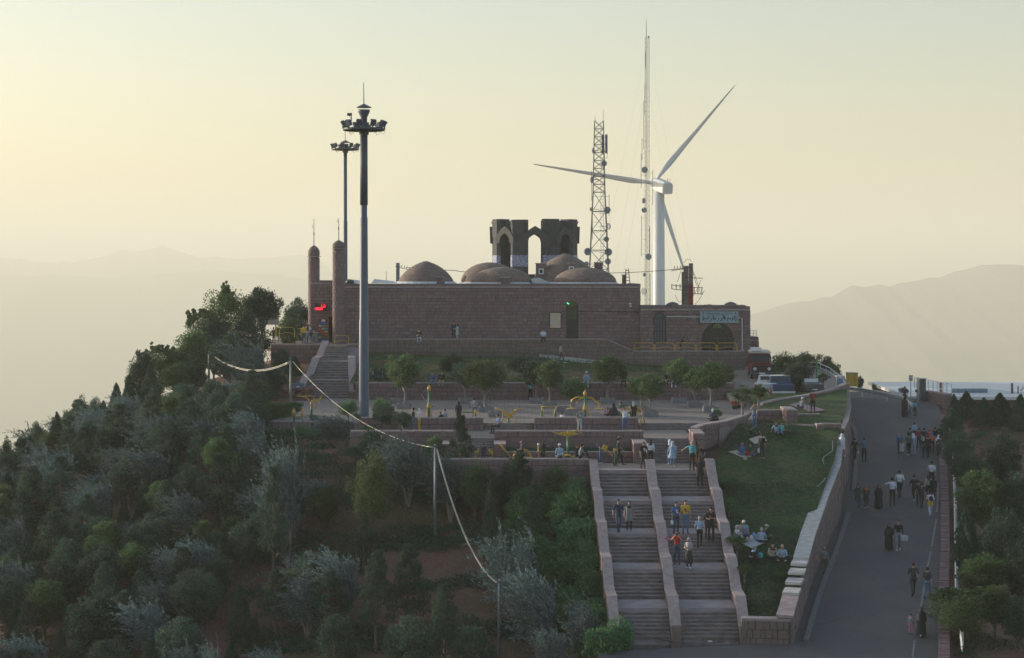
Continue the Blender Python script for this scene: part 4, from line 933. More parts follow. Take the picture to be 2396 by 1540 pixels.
tag(g.build('roof_membrane', TRIM), 'loose pale roofing sheets at the left end of the main roof', 'roof sheet')
g = MB().prism([Vector((bx(a, 171), 171, bz(b, 171))) for a, b in ((1246, 662), (1290, 663), (1262, 650), (1242, 653))], (0, 2, .0)); tag(g.build('roof_membrane', TRIM), 'pale roofing sheet between the middle and right domes', 'roof sheet')
for u, s, lab in ((819, .32, 'round dark stone lump on the left roof edge by the minaret'), (1573, .5, 'dark tarpaulin heap on the annex roof near the utility poles'), (1709, .5, 'dark mound on the annex roof above the signboard')):
    mb = MB().ball((0, 0, 0), s, 12, sc=(1.3, 1, .8)); mb.v = [(x*(1+.1*noise.noise(Vector((x*4, y*4, z*4)))), y, z*(1+.25*noise.noise(Vector((z*5, x*5, 3))))) for x, y, z in mb.v]
    Yh = 169 if u < 1500 else 168.6; tag(mb.build('tarp_heap', DSTEEL, smooth=True), lab, 'heap').location = (bx(u, Yh), Yh, bz(660 if u < 1500 else 716, Yh))
mb = MB(); xx = c1+3.2
while xx < c2-.6:
    mb.ball((xx, Y2+.35, bz(716.5, Y2)+random.uniform(-.02, .05)), random.uniform(.14, .26), 8, sc=(1.8, 1, .6)); xx += random.uniform(.35, .6)
tag(mb.build('roof_rubble', STONED, smooth=False), 'line of rubble and bags lying along the annex roof edge', 'rubble', kind='stuff')
# power pole behind left dome
up = empty('power_pole', (bx(931, 178), 178, -6), 'short grey power pole with insulators left of the left dome', 'power pole')
MB().box((0, 0, 3.3), (.34, .34, 6.65+.0)).build('pole', mat('concrete_pole', (.22, .24, .26), .8, .1), up)
g = MB(); g.bar((0, -.2, 6.2), (1.3, -.2, 5.9), .05); g.bar((-.25, -.2, 6.25), (.3, -.2, 6.3), .05)
for x in (.35, .6, .85, 1.1): g.tube([(x, -.2, 5.9+(1.1-x)*.3), (x+.08, -.2, 6.2+(1.1-x)*.3)], .03, 5)
g.build('crossarm', DSTEEL, up)
def wire(pts, r=.012, name='wire', label=None, m=WIREM, sag=.3, cat='wire', n=10, group=None):
    mb = MB()
    for a, b, s in zip(pts, pts[1:], [sag]*(len(pts)-1) if not hasattr(sag, '__len__') else sag):
        a, b = Vector(a), Vector(b); mb.tube([a.lerp(b, i/n)-Vector((0, 0, 4*s*(i/n)*(1-i/n))) for i in range(n+1)], r, 5)
    return tag(mb.build(name, m, smooth=True), label, cat, group)
wire([P(950, 626, 178), P(1065, 633, 178), P(1092, 636, 178)], .03, label='overhead cable from the left power pole to the domes', sag=.05)
wire([P(1424, 639, 190), P(1600, 628, 190)], .03, label='overhead cable between lattice mast and the utility poles', sag=.1)
tag(MB().tube([P(904, 661, 171), P(903.5, 635, 171)], .03, 5).build('roof_rod', STEEL), 'thin rod on the roof right of the tall lighting mast', 'rod')
# ---------------- dark arched tower ----------------
TY = 196.0; ts = F/TY; tcx = bx(1251, TY)
TW = empty('arched_tower', (tcx, TY, -9), 'dark octagonal tower with pointed arches and a band of blue tiles', 'tower'); tz = lambda v: bz(v, TY)+9
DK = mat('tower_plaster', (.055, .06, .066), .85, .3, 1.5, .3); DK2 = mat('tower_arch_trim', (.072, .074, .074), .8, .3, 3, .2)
def tile_mat():
    m, t, p = nodes('blue_tiles'); tc = t.nodes.new('ShaderNodeTexCoord')
    v = N(t, 'ShaderNodeTexVoronoi', Scale=7.0); v.feature = 'DISTANCE_TO_EDGE'; t.links.new(tc.outputs['Object'], v.inputs['Vector'])
    n = noise_out(t, 5, stretch=(1, 1, 2.2)); c = ramp(t, v.outputs['Distance'], [(.06, (.55, .60, .68)), (.12, (.03, .06, .26))]); c = mixc(t, c, (.06, .09, .34), ramp(t, n, [(.5, 0.), (.6, .8)]))
    t.links.new(c, p.inputs['Base Color']); p.inputs['Roughness'].default_value = .3; return m
TILE = tile_mat()
def radial(a, r, t, z): return Vector((math.sin(a)*r+math.cos(a)*t, -math.cos(a)*r+math.sin(a)*t, z))
Rr = 4.35; wing = []
for k in range(8):
    a = R(45*k)                                   # faces with arches at 0,45,...
    # pointed arch frame projecting from the face
    zs, za = tz(559), tz(547)
    inner = [(-.66, zs), (-.60, tz(556)), (-.36, tz(551.5)), (0, za), (.36, tz(551.5)), (.60, tz(556)), (.66, zs)]
    outer = [(-1.36, tz(557)), (-1.10, tz(549)), (-.62, tz(539)), (0, tz(531)), (.62, tz(539)), (1.10, tz(549)), (1.36, tz(557))]
    mb = MB()
    for (i0, i1, o0, o1) in zip(inner, inner[1:], outer, outer[1:]):
        V = [radial(a, rr, x, z) for rr in (Rr-.35, Rr+.32) for x, z in (i0, i1, o1, o0)]
        mb.add(V, [(0, 1, 2, 3), (4, 5, 6, 7), (0, 1, 5, 4), (1, 2, 6, 5), (2, 3, 7, 6), (3, 0, 4, 7)])
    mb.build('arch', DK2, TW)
    mb = MB()                                     # corbel ends of the arch
    for s in (-1, 1): 
        V = [radial(a, rr, x, z) for rr in (Rr-.35, Rr+.32) for x, z in ((s*.66, zs), (s*1.40, tz(557)), (s*1.36, tz(570)), (s*.78, tz(570)))]
        mb.add(V, [(0, 1, 2, 3), (4, 5, 6, 7), (0, 1, 5, 4), (1, 2, 6, 5), (2, 3, 7, 6), (3, 0, 4, 7)])
    mb.build('corbel', DK2, TW)
    # corner pier between this face and the next
    b = a+R(22.5); rc = Rr/math.cos(R(22.5)); mb = MB()
    top = tz(515) if k in (0, 7, 3, 4) or True else tz(520)
    V = [radial(b, rr, x, z) for z in (0, top+random.uniform(-.1, .05)) for rr, x in ((rc-1.5, -.55), (rc-1.5, .55), (rc-.32, 1.0), (rc+.02, .66), (rc+.02, -.66), (rc-.32, -1.0))]
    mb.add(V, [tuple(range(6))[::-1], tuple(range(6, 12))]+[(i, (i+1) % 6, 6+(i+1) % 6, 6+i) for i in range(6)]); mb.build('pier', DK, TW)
    mb = MB(); V = [radial(b, rr, x, z) for z in (tz(624), tz(598)) for rr, x in ((rc-.26, -1.01), (rc-.26, 1.01), (rc+.05, .68), (rc+.05, -.68))]
    mb.add(V, [(0, 1, 2, 3), (4, 5, 6, 7), (0, 1, 5, 4), (1, 2, 6, 5), (2, 3, 7, 6), (3, 0, 4, 7)]); mb.build('tile_band', TILE, TW)
    mb = MB(); V = [radial(b, rr, x, z) for z in (tz(524), tz(519)) for rr, x in ((rc-.26, -1.03), (rc-.26, 1.03), (rc+.09, .72), (rc+.09, -.72))]
    mb.add(V, [(0, 1, 2, 3), (4, 5, 6, 7), (0, 1, 5, 4), (1, 2, 6, 5), (2, 3, 7, 6), (3, 0, 4, 7)]); mb.build('moulding', DK2, TW)
    # recessed back panel inside the oblique faces
    if k in (1, 7, 3, 5):
        V = [radial(a, rr, x, z) for z in (0, za-.5) for rr, x in ((Rr-1.2, -1.0), (Rr-1.2, 1.0), (Rr-1.0, 1.0), (Rr-1.0, -1.0))]
        MB().add(V, [(0, 1, 2, 3), (4, 5, 6, 7), (0, 1, 5, 4), (1, 2, 6, 5), (2, 3, 7, 6), (3, 0, 4, 7)]).build('niche_wall', DK, TW)
    if k not in (0, 4):                           # wall above the arch up to the parapet
        V = [radial(a, rr, x, z) for z in (tz(540), tz(518.5)) for rr, x in ((Rr-.9, -1.5), (Rr-.9, 1.5), (Rr-.45, 1.5), (Rr-.45, -1.5))]
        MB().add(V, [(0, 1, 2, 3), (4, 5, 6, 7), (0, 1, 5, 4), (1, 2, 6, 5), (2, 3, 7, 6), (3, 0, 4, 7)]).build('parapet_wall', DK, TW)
    if k in (2, 6):                               # side wings with a raised horn
        s = 1 if k == 2 else -1
        pr = [(Rr-.4, tz(571)), (Rr+.50, tz(570)), (Rr+.56, tz(531)), (Rr+.32, tz(531)), (Rr+.26, tz(538)), (Rr-.4, tz(541))]
        MB().prism([Vector((s*x, -.8, z)) for x, z in pr], (0, 1.6, 0)).build('wing', DK2, TW)
MB().lathe([(Rr-.9, 0), (Rr-.9, tz(642))], n=8).build('base', DK, TW)
# ---------------- masts ----------------
MASTG = mat('mast_grey', (.13, .14, .15), .6, .1)
def lattice(root, z0, z1, w0, w1, nb, r=.03, br=.02, tri=False, name='lattice', horiz=True, one=False):
    cs = [(-1, -1), (1, -1), (1, 1), (-1, 1)] if not tri else [(-1, -.58), (1, -.58), (0, 1.15)]
    n = len(cs); W = lambda z: (w0+(w1-w0)*(z-z0)/(z1-z0))/2
    pt = lambda i, z: Vector((cs[i % n][0]*W(z), cs[i % n][1]*W(z), z))
    for i in range(n): MB().tube([pt(i, z0), pt(i, z1)], r, 6).build('leg', MASTG, root)
    mb = MB()
    for k in range(nb):
        za, zb = z0+(z1-z0)*k/nb, z0+(z1-z0)*(k+1)/nb
        for i in range(n):
            mb.tube([pt(i, za), pt(i+1, za)], br, 4)
            if (k+i) % 2 or not one: mb.tube([pt(i, za), pt(i+1, zb)], br, 4)
            if not one or not (k+i) % 2: mb.tube([pt(i+1, za), pt(i, zb)], br, 4)
    mb.build('bracing', MASTG, root)
def dish(root, loc, r, ang, name='dish'):
    q = Matrix.Rotation(ang, 3, 'Z'); mb = MB(); n = 14; V = []
    for rr, d in ((r, 0), (r, .25*r+.05), (r*.6, .45*r+.05), (.03, .5*r+.05)): V += [Vector(loc)+q @ Vector((rr*math.cos(2*math.pi*j/n), d, rr*math.sin(2*math.pi*j/n))) for j in range(n)]
    mb.add(V, [(i*n+j, i*n+(j+1) % n, (i+1)*n+(j+1) % n, (i+1)*n+j) for i in range(3) for j in range(n)]+[tuple(range(n)), tuple(range(3*n, 4*n))[::-1]])
    mb.bar(Vector(loc)+q @ Vector((0, .3*r, 0)), Vector((0, 0, loc[2])), .05); mb.build(name, mat('dish_grey', (.30, .31, .32), .5, .1), root, smooth=False)
def vrod(root, x, z0, z1, zatt, y=-.2, r=.03, name='whip_antenna'):
    mb = MB().tube([(x, y, z0), (x, y, z1)], r, 5)
    for z in zatt: mb.bar((x, y, z), (0, y*.3, z), .03)
    mb.build(name, MASTG, root)
LY = 200.0; lz = lambda v: bz(v, LY)+12; lx = lambda u: bx(u, LY)-bx(1401.5, LY)
LM = empty('lattice_mast', (bx(1401.5, LY), LY, -12), 'broad self-standing lattice radio mast left of the tall guyed mast', 'radio mast')
lattice(LM, lz(640)-6, lz(450), 2.3+.35, 1.32, 7, .05, .035, one=True); lattice(LM, lz(450), lz(283), 1.32, .98, 9, .04, .025)
mb = MB().tube([(.46, -.4, lz(283)), (.46, -.4, lz(258))], .03, 5).tube([(-.46, -.4, lz(283)), (-.46, -.4, lz(273))], .04, 5); mb.build('top_rods', STEEL, LM)
for u, v0_, v1_ in ((1410, 316, 360), (1418, 316, 360)): MB().box((lx(u), -.7, lz((v0_+v1_)/2)), (.26, .2, (v1_-v0_)*LY/F)).build('panel_antenna', mat('antenna_grey', (.11, .13, .16), .5, .1), LM)
mb = MB()
for v in (322, 338, 355): mb.bar((lx(1404), -.5, lz(v)), (lx(1420), -.65, lz(v)), .06)
mb.tube([(lx(1411), -.6, lz(360)), (lx(1414), -.6, lz(371)), (lx(1420), -.6, lz(370)), (lx(1420), -.6, lz(360))], .03, 5); mb.build('antenna_brackets', DSTEEL, LM)
for u, v, r, a in ((1389, 353, .28, 1.2), (1413, 365+18, .34, .2), (1386, 421, .36, 1.2), (1420, 492, .38, -.4), (1383, 490, .22, 1.3), (1421, 530, .38, -.9), (1375, 589, .42, .4), (1418, 560, .3, -.4), (1423, 590, .42, 0), (1422, 612, .35, .2), (1372, 618, .3, .5)): dish(LM, (lx(u), -.5, lz(v)), r, a)
vrod(LM, lx(1386), lz(560), lz(500), (lz(520), lz(545))); vrod(LM, lx(1425), lz(505), lz(455), (lz(460), lz(500))); vrod(LM, lx(1384), lz(470), lz(400), (lz(420), lz(460)))
mb = MB()
for k in range(46): mb.box((.35, -.2, lz(640)+k*.33), (.3, .03, .03))
for s in (.2, .5): mb.tube([(s, -.2, lz(660)), (s, -.2, lz(290))], .02, 4)
mb.build('ladder', STEEL, LM)
GY = 270.0; gz = lambda v: bz(v, GY)+20; gx = lambda u: bx(u, GY)-bx(1514, GY)
GM = empty('guyed_mast', (bx(1514, GY), GY, -20), 'very tall thin guyed radio mast behind the wind turbine hub', 'radio mast')
lattice(GM, gz(720)-4, gz(88), .66, .62, 60, .026, .011, tri=True)
MB().tube([(-.12, 0, gz(90)), (-.12, 0, gz(66)), (-.12, 0, gz(44))], [.07, .06, .03], 6).build('top_rod', STEEL, GM)
MB().box((.22, -.1, gz(87)), (.22, .22, .28)).build('beacon', mat('beacon_red', (.3, .03, .04), .5, 0), GM)
for u, v, r, a in ((1508, 398, .48, .1), (1507, 470, .42, .9), (1507, 492, .42, .3), (1508, 517-27, .3, .8), (1517, 601, .48, .2), (1505, 682, .5, -.8), (1508, 643, .3, .7)): dish(GM, (gx(u), -.5, gz(v)), r, a)
for u, v0_, v1_, at in ((1508.5, 270, 195, (205, 240)), (1506, 350, 235, (260, 300)), (1502, 375, 325, (330, 360)), (1500, 440, 360, (370, 410)), (1527, 480, 398, (405, 430)), (1501, 600, 505, (510, 560, 595)), (1520, 600, 530, (540, 580)), (1521, 720, 640, (650, 700)), (1510, 160, 120, (130, 150))): vrod(GM, gx(u), gz(v0_), gz(v1_), [gz(v) for v in at], r=.04)
tp = Vector((bx(1514, GY), GY, 0))
for (vt, ue, ve, ye, vt2) in ((100, 1400, 640, 255, 0), (100, 1640, 720, 262, 0), (190, 1435, 640, 250, 0), (190, 1615, 715, 262, 0), (310, 1455, 660, 255, 0), (310, 1590, 715, 262, 0), (420, 1485, 715, 262, 0), (420, 1570, 715, 264, 0)):
    wire([P(1514, vt, GY), P(ue, ve, ye)], .007, 'guy_wire', 'thin guy wire of the very tall mast, %s side, %s anchored' % ('left' if ue < 1500 else 'right', {100: 'highest', 190: 'second highest', 310: 'third highest', 420: 'lowest'}[vt]), STEEL, .6, 'guy wire', 8, 'guy wires of the tall mast')
# wind turbine
TUY = 420.0; WT = empty('wind_turbine', (bx(1542, TUY), TUY, -18), 'white three-bladed wind turbine behind the annex roof', 'wind turbine'); o = WT.location
WTM = mat('turbine_white', (.66, .66, .62), .45, .04, .3)
MB().lathe([(1.75, -1), (1.42, 8.0), (1.25, bz(450, TUY)+18)], n=36).build('tower', WTM, WT, smooth=True)
ax = Vector((-.24, .95, .17)).normalized(); sx = ax.cross(Vector((0, 0, 1))).normalized(); uz = sx.cross(ax); q = Matrix((sx, ax, uz)).transposed()
nc = P(1549, 435, TUY-1)-o; mb = MB(); secs = [(-4.2, 1.18, -1.25, 1.0), (-4.2+.25, 1.3, -1.4, 1.3), (3.6, 1.3, -1.4, 1.35), (4.8, .9, -1.0, 1.0)]; V = []
for y, w_, zb_, zt_ in secs: V += [nc+q @ Vector(p) for p in ((-w_, y, zb_+.3), (-w_*.8, y, zb_), (w_*.8, y, zb_), (w_, y, zb_+.3), (w_, y, zt_-.5), (w_*.6, y, zt_), (-w_*.6, y, zt_), (-w_, y, zt_-.5))]
mb.add(V, [(i*8+k, i*8+(k+1) % 8, i*8+8+(k+1) % 8, i*8+8+k) for i in range(3) for k in range(8)]+[tuple(range(8)), tuple(range(24, 32))[::-1]]); na = mb.build('nacelle', WTM, WT)
g = MB().tube([nc+q @ Vector((.4, -2.5, 1.3)), nc+q @ Vector((.4, -2.5, 2.1))], .06, 5).tube([nc+q @ Vector((.7, -2.8, 1.3)), nc+q @ Vector((.7, -2.8, 1.8)), nc+q @ Vector((1.1, -2.8, 1.8))], .05, 5); g.build('wind_sensor', DSTEEL, na)
hub = P(1531, 428, TUY+5)-o
hb = MB().ball(hub, 1.25, 14, sc=(1, 1, 1)); hb.build('hub', WTM, WT, smooth=True)
for bvec in ((-28.9, -7, 4.1), (19, -1.2, 23), (9.9, 8.2, -27.1)):
    d = Vector(bvec).normalized(); side = d.cross(ax).normalized(); mb = MB(); V = []; L = Vector(bvec).length
    for t, c, th in ((.02, .45, .45), (.07, .48, .4), (.18, .92, .26), (.30, .80, .2), (.5, .55, .13), (.7, .38, .08), (.88, .25, .05), (.975, .15, .03), (1, .04, .02)):
        p = hub+d*L*t; tw = (1-t)*.5; e = side*math.cos(tw)+ax*math.sin(tw); f = ax*math.cos(tw)-side*math.sin(tw)
        V += [p+e*(c*1.15*math.cos(w_)*(1 if math.cos(w_) > 0 else .45))+f*th*math.sin(w_) for w_ in [2*math.pi*j/12 for j in range(12)]]
    mb.add(V, [(i*12+j, i*12+(j+1) % 12, i*12+12+(j+1) % 12, i*12+12+j) for i in range(8) for j in range(12)]+[tuple(range(12)), tuple(range(96, 108))[::-1]]); mb.build('blade', WTM, WT, smooth=True)
# high lighting masts
FLM = mat('floodlight_body', (.07, .085, .11), .5, .2); MASTM = mat('mast_steel', (.085, .11, .145), .5, .12, .6, metal=.1); MASTD = mat('mast_dark_sleeve', (.065, .082, .108), .6, .2, .8)
def high_mast(u, Y, vb, vplat, vcap, vspike, d0, d1, Rp, label, sleeve=None, zbase=None):
    zb = zbase if zbase is not None else bz(vb, Y); root = empty('lighting_mast', (bx(u, Y), Y, zb), label, 'lighting mast', 'high lighting masts'); z = lambda v: bz(v, Y)-zb
    zs = [0, 3.5, 3.52, z(vplat)]; MB().lathe([(d0/2+.12, 0), (d0/2+.12, .08), (d0/2, .1), (d0/2-.02, z(vplat)*.35), (d0/2-.045, z(vplat)*.352), (d1/2+.03, z(vplat)*.7), (d1/2, z(vplat)*.702), (d1/2-.02, z(vcap)-.5)], n=28).build('shaft', MASTM, root, smooth=True)
    if sleeve: MB().lathe([((d0+(d1-d0)*.75)/2+.012, z(sleeve[1])), (d1/2+.03, z(sleeve[0]))], n=28).build('sleeve', MASTD, root, smooth=True)
    zp = z(vplat); mb = MB().lathe([(Rp, zp-.06), (Rp+.03, zp), (Rp, zp+.1), (Rp-.1, zp+.1), (Rp-.1, zp-.06)], n=24)
    for k in range(4): a = k*math.pi/2+.4; mb.bar((0, 0, zp-.05), (math.cos(a)*Rp, math.sin(a)*Rp, zp), .09)
    mb.lathe([(d1/2+.12, zp-.35), (d1/2+.12, zp+.5)], n=16); mb.build('ring_platform', FLM, root)
    for k in range(10):
        a = 2*math.pi*k/10+.2; c = Vector((math.cos(a)*Rp, math.sin(a)*Rp, zp+.42)); M = Matrix.Rotation(a, 3, 'Z') @ Matrix.Rotation(R(28), 3, 'Y')
        fl = MB().box(c, (.22, .44, .42), M=M); fl.box(c-Vector((0, 0, .28)), (.1, .3, .16)); fl.build('floodlight', FLM, root)
    mb = MB().lathe([(d1/2+.0, z(vcap)-1.0*Rp), (d1/2+.0, z(vcap)-.7), (Rp*.28, z(vcap)-.3), (Rp*.30, z(vcap)-.15)], n=20); mb.build('neck', FLM, root, smooth=True)
    MB().lathe([(Rp*.37, z(vcap)), (Rp*.36, z(vcap)+.04), (.05, z(vcap)+.26)], n=20).build('cap', FLM, root)
    MB().tube([(0, 0, z(vcap)), (-.02, 0, z(vspike))], [.05, .03], 6).build('spike', STEEL, root)
    mb = MB()
    for k in range(7):
        a = k*.9; p = Vector((math.cos(a)*Rp*.8, math.sin(a)*Rp*.8, zp-.05)); mb.tube([p, p+Vector((.1, 0, -.25)), p+Vector((.25, 0, -.18)), p+Vector((.35, .1, 0))], .012, 4)
    mb.build('loose_cables', WIREM, root)
    return root
hm1 = high_mast(851.5, 126.2, 990, 304, 252, 193, .70, .46, 1.46, 'tall grey lighting mast in front of the building, nearest and tallest', (306, 480))
g = MB().tube([P(822.5, 284, 125.6), P(822.5, 264, 125.6)], .03, 5).box(P(817.5, 268, 125.6), (.3, .1, .2)).tube([P(815, 266, 125.6), P(820, 275, 125.6), P(823, 280, 125.6)], .02, 5)
g.v = [tuple(Vector(p)-hm1.location) for p in g.v]; g.build('aerial', FLM, hm1)
high_mast(808, 196, 700, 350, 334, 303, .58, .40, 1.46, 'second lighting mast farther back behind the minarets', zbase=-13)
# utility poles cluster right
for u, v0_, w_, m, lab in ((1597.5, 636, .22, DSTEEL, 'thin utility pole, leftmost of the group behind the annex'), (1607, 622, .46, mat('wood_pole', (.20, .16, .13), .8, .2), 'brown utility pole in the middle of the group behind the annex'), (1618, 616, .42, mat('red_grey_pole', (.22, .17, .16), .7, .2), 'utility pole with red lower half behind the annex')):
    Yp = 185; h = bz(v0_, Yp)+13; root = empty('utility_pole', (bx(u, Yp), Yp+(0 if u < 1600 else .6), -13), lab, 'utility pole', 'utility poles behind the annex')
    MB().box((0, 0, h/2), (w_, w_*.7, h)).build('pole', m, root)
    if u > 1615: MB().box((0, -.0, bz(694, Yp)+13), (w_+.04, w_*.7+.04, 2.6)).build('red_paint', mat('faded_red', (.35, .035, .03), .6, .25), root)
    g = MB()
    if u < 1600:
        for v in (676, 667): g.bar((-1.2, -.25, bz(v, Yp)+13), (.5, -.25, bz(v, Yp)+12.8), .07)
        for x in (-1.15, -.7, -.3): g.tube([(x, -.25, bz(676, Yp)+13), (x, -.25, bz(676, Yp)+13.5)], .05, 6)
    elif u > 1615:
        for v in (650, 672, 687): g.bar((-.7, -.3, bz(v, Yp)+13), (1.2, -.3, bz(v, Yp)+12.95), .07)
        for x in (.3, .7, 1.1): g.tube([(x, -.3, bz(687, Yp)+13), (x, -.3, bz(687, Yp)+13.6)], .05, 6)
    else: g.bar((-1.6, -.3, bz(634, Yp)+13), (.4, -.3, bz(626, Yp)+13), .06); [g.tube([(-.4-k*.3, -.3, bz(634, Yp)+13.1), (-.3-k*.3, -.3, bz(634, Yp)+13.5)], .035, 5) for k in range(4)]
    g.build('crossarm', DSTEEL, root)
for k_, (a, b, s) in enumerate((((1585, 660), (1597, 622), 0), ((1614, 622), (1640, 690), -.4), ((1622, 640), (1636, 672), .3), ((1580, 690), (1597, 700), .5), ((1612, 700), (1640, 655), .4), ((1600, 615), (1618, 612), -.3), ((1625, 712), (1648, 680), .2))):
    wire([P(*a, 184.2), P(*b, 184.2)], .02, 'jumper_wire', 'jumper wire of the utility poles, %s' % ('up to the thin left pole', 'falling right of the red pole', 'short loop right of the red pole', 'low on the left', 'rising to the right', 'between the pole tops', 'lowest on the right')[k_], WIREM, s, 'wire', 6, 'jumper wires on the utility poles')
# ---------------- trees and plants ----------------
def quads(C, D, L, W, rs, name, mats, droop=0.0):
    """leaves: centres C (n,3), long axis D (n,3), length L, width W -> one mesh of four-cornered blades"""
    L = np.asarray(L)*.88; W = np.asarray(W)*.85
    n = len(C); D = D/np.linalg.norm(D, axis=1, keepdims=True); r = rs.normal(size=(n, 3)); B = np.cross(D, r); B /= np.linalg.norm(B, axis=1, keepdims=True)
    L = np.asarray(L).reshape(-1, 1)*np.ones((n, 1)); W = np.asarray(W).reshape(-1, 1)*np.ones((n, 1))
    V = np.empty((n, 4, 3)); V[:, 0] = C-D*L*.5; V[:, 1] = C+B*W*.5; V[:, 2] = C+D*L*.5; V[:, 3] = C-B*W*.5
    me = bpy.data.meshes.new(name); me.vertices.add(4*n); me.vertices.foreach_set('co', V.ravel().astype(np.float32))
    me.loops.add(4*n); me.loops.foreach_set('vertex_index', np.arange(4*n, dtype=np.int32)); me.polygons.add(n)
    me.polygons.foreach_set('loop_start', np.arange(0, 4*n, 4, dtype=np.int32)); me.polygons.foreach_set('loop_total', np.full(n, 4, dtype=np.int32))
    me.update(calc_edges=True); me.materials.append(mats); return me
def rdir(rs, n): v = rs.normal(size=(n, 3)); return v/np.linalg.norm(v, axis=1, keepdims=True)
L_DK = leaf_mat('leaf_dark', [(.035, .062, .034), (.055, .09, .045), (.08, .12, .055)], .25)
L_MID = leaf_mat('leaf_mid', [(.05, .09, .032), (.085, .13, .04), (.13, .17, .05)], .35)
L_YEL = leaf_mat('leaf_yellowish', [(.055, .08, .024), (.085, .11, .032), (.12, .125, .04)], .32)
L_OLV = leaf_mat('leaf_silver', [(.07, .095, .065), (.11, .14, .095), (.17, .20, .14)], .22, .6)
L_CON = leaf_mat('leaf_conifer', [(.028, .056, .03), (.045, .08, .038), (.065, .10, .045)], .18)
L_HED = leaf_mat('leaf_hedge', [(.04, .10, .036), (.07, .145, .045), (.11, .19, .055)], .3)
def clumpy(rs, cents, rads, per, flat=1.0):
    C = []; D = []
    for c, r in zip(cents, rads):
        d = rdir(rs, per); rad = r*rs.uniform(.35, 1.12, (per, 1))**.6; p = np.array(c)+d*rad*np.array([1, 1, .8*flat])+np.array([-.35, 0, .22])*(rs.uniform(-.6, 1, (per, 1)))*r; C.append(p); D.append(d*.35+rdir(rs, per)*.55+np.array([-.55, 0, .38]))
    return np.concatenate(C), np.concatenate(D)
def tmesh(segs, m, name='trunk'):
    mb = MB()
    for pts, r in segs: mb.tube(pts, r, 6)
    return mb.mesh(name, m, smooth=True)
def make_broad(seed, H=5.0, W=3.4, base=.28, m=L_MID, nl=7000, leaf=.13, feather=0, ncl=58, lean=0, bark=BARK):
    rs = np.random.RandomState(seed); zc = H*(base+1)/2; hz_ = H*(1-base)/2; cents = []; rads = []
    while len(cents) < ncl:
        d = rdir(rs, 1)[0]; k = rs.uniform(.45, 1.0); c = np.array([d[0]*W/2*k*.82, d[1]*W/2*k*.82, zc+d[2]*hz_*k*.86])
        c[0] *= 1.12-abs((c[2]-zc)/hz_)*.35; c[0] += lean*(c[2]-H*base)
        cents.append(c); rads.append(rs.uniform(.20, .40)*W/2*(1.2-.5*k))
    if feather:
        for _ in range(feather):
            a = rs.uniform(-1.1, 1.1); q = np.array([math.sin(a)*W/2*.8, rs.uniform(-.4, .4), zc+math.cos(a)*hz_*.7])
            b_ = rs.uniform(-.35, .35)
            for j in range(rs.randint(2, 5)): cents.append(q+np.array([math.sin(a)*.2*j+b_*.2*j, rs.uniform(-.1, .1), .26*j])+rs.normal(size=3)*.06); rads.append(rs.uniform(.20, .34)-.045*j)
    per = nl//len(cents); C, D = clumpy(rs, cents, rads, per)
    nf = nl//(4 if feather else 5); d = rdir(rs, nf)*rs.uniform(0, 1, (nf, 1))**.45*np.array([W/2*.86, W/2*.86, hz_*.88]); fz = (d[:, 2]/hz_); d[:, 0] *= 1.1-.3*abs(fz); d[:, 2] += zc; d[:, 0] += lean*(d[:, 2]-H*base)
    C = np.concatenate([C, d+rs.normal(size=(nf, 3))*.12]); D = np.concatenate([D, rdir(rs, nf)+np.array([-.25, 0, .1])]); L = leaf*rs.uniform(.6, 1.6, (len(C), 1)); crown = quads(C, D, L, L*.55, rs, 'crown', m)
    segs = [([(0, 0, -.3), (lean*.3+rs.uniform(-.08, .08), 0, H*base*.6), (lean*.8, 0, H*base*1.2)], [.028*H, .022*H, .017*H])]
    for c in cents[:9]: segs.append(([(lean*.5, 0, H*base*.8), ((c[0]+lean)/2, c[1]/2, (c[2]+H*base)/2-.1), tuple(c)], [.014*H, .009*H, .003*H]))
    return crown, tmesh(segs, bark)
def make_olive(seed, H=4.6, W=4.0, m=L_OLV, nsh=330, per=26, lean=-.5, leaf=.15):
    """wind-blown silvery tree: limbs sweep up and to the left, long shoots bend with the wind"""
    rs = np.random.RandomState(seed); segs = []; C = []; D = []; ends = []
    for k in range(6):
        a = rs.uniform(0, 2*math.pi); h = rs.uniform(.45, .78)*H; e = np.array([math.cos(a)*W*.26+lean*h*.45, math.sin(a)*W*.24, h])
        mid = np.array([e[0]*.35+.12*W*rs.uniform(-.3, .6), e[1]*.4, h*.45]); segs.append(([(0, 0, -.2), tuple(mid), tuple(e)], [.022*H, .014*H, .005*H])); ends += [(mid, e)]*(nsh//6)
    for mid, e in ends:
        t = rs.uniform(.1, 1.05); p = mid+(e-mid)*t+rs.normal(size=3)*.22; a = rs.uniform(0, 2*math.pi)
        d = np.array([math.cos(a)*.75-.35, math.sin(a)*.75, rs.uniform(.0, .9)]); d /= np.linalg.norm(d); L = rs.uniform(.5, 1.15)*W*.30
        s = np.linspace(0, 1, per)[:, None]; pts = p+d*L*s+np.array([-.55, 0, .05])*L*s**2+np.array([0, 0, -.25])*L*s**2*(1 if d[2] < .4 else -.2)+rs.normal(size=(per, 3))*.05
        C.append(pts); D.append(np.repeat((d*.8+np.array([-.7, 0, .25]))[None], per, 0)+rs.normal(size=(per, 3))*.38)
    C = np.concatenate(C); D = np.concatenate(D); L = leaf*rs.uniform(.7, 1.5, (len(C), 1)); return quads(C, D, L*1.35, L*.52, rs, 'crown', m), tmesh(segs, BARKP)
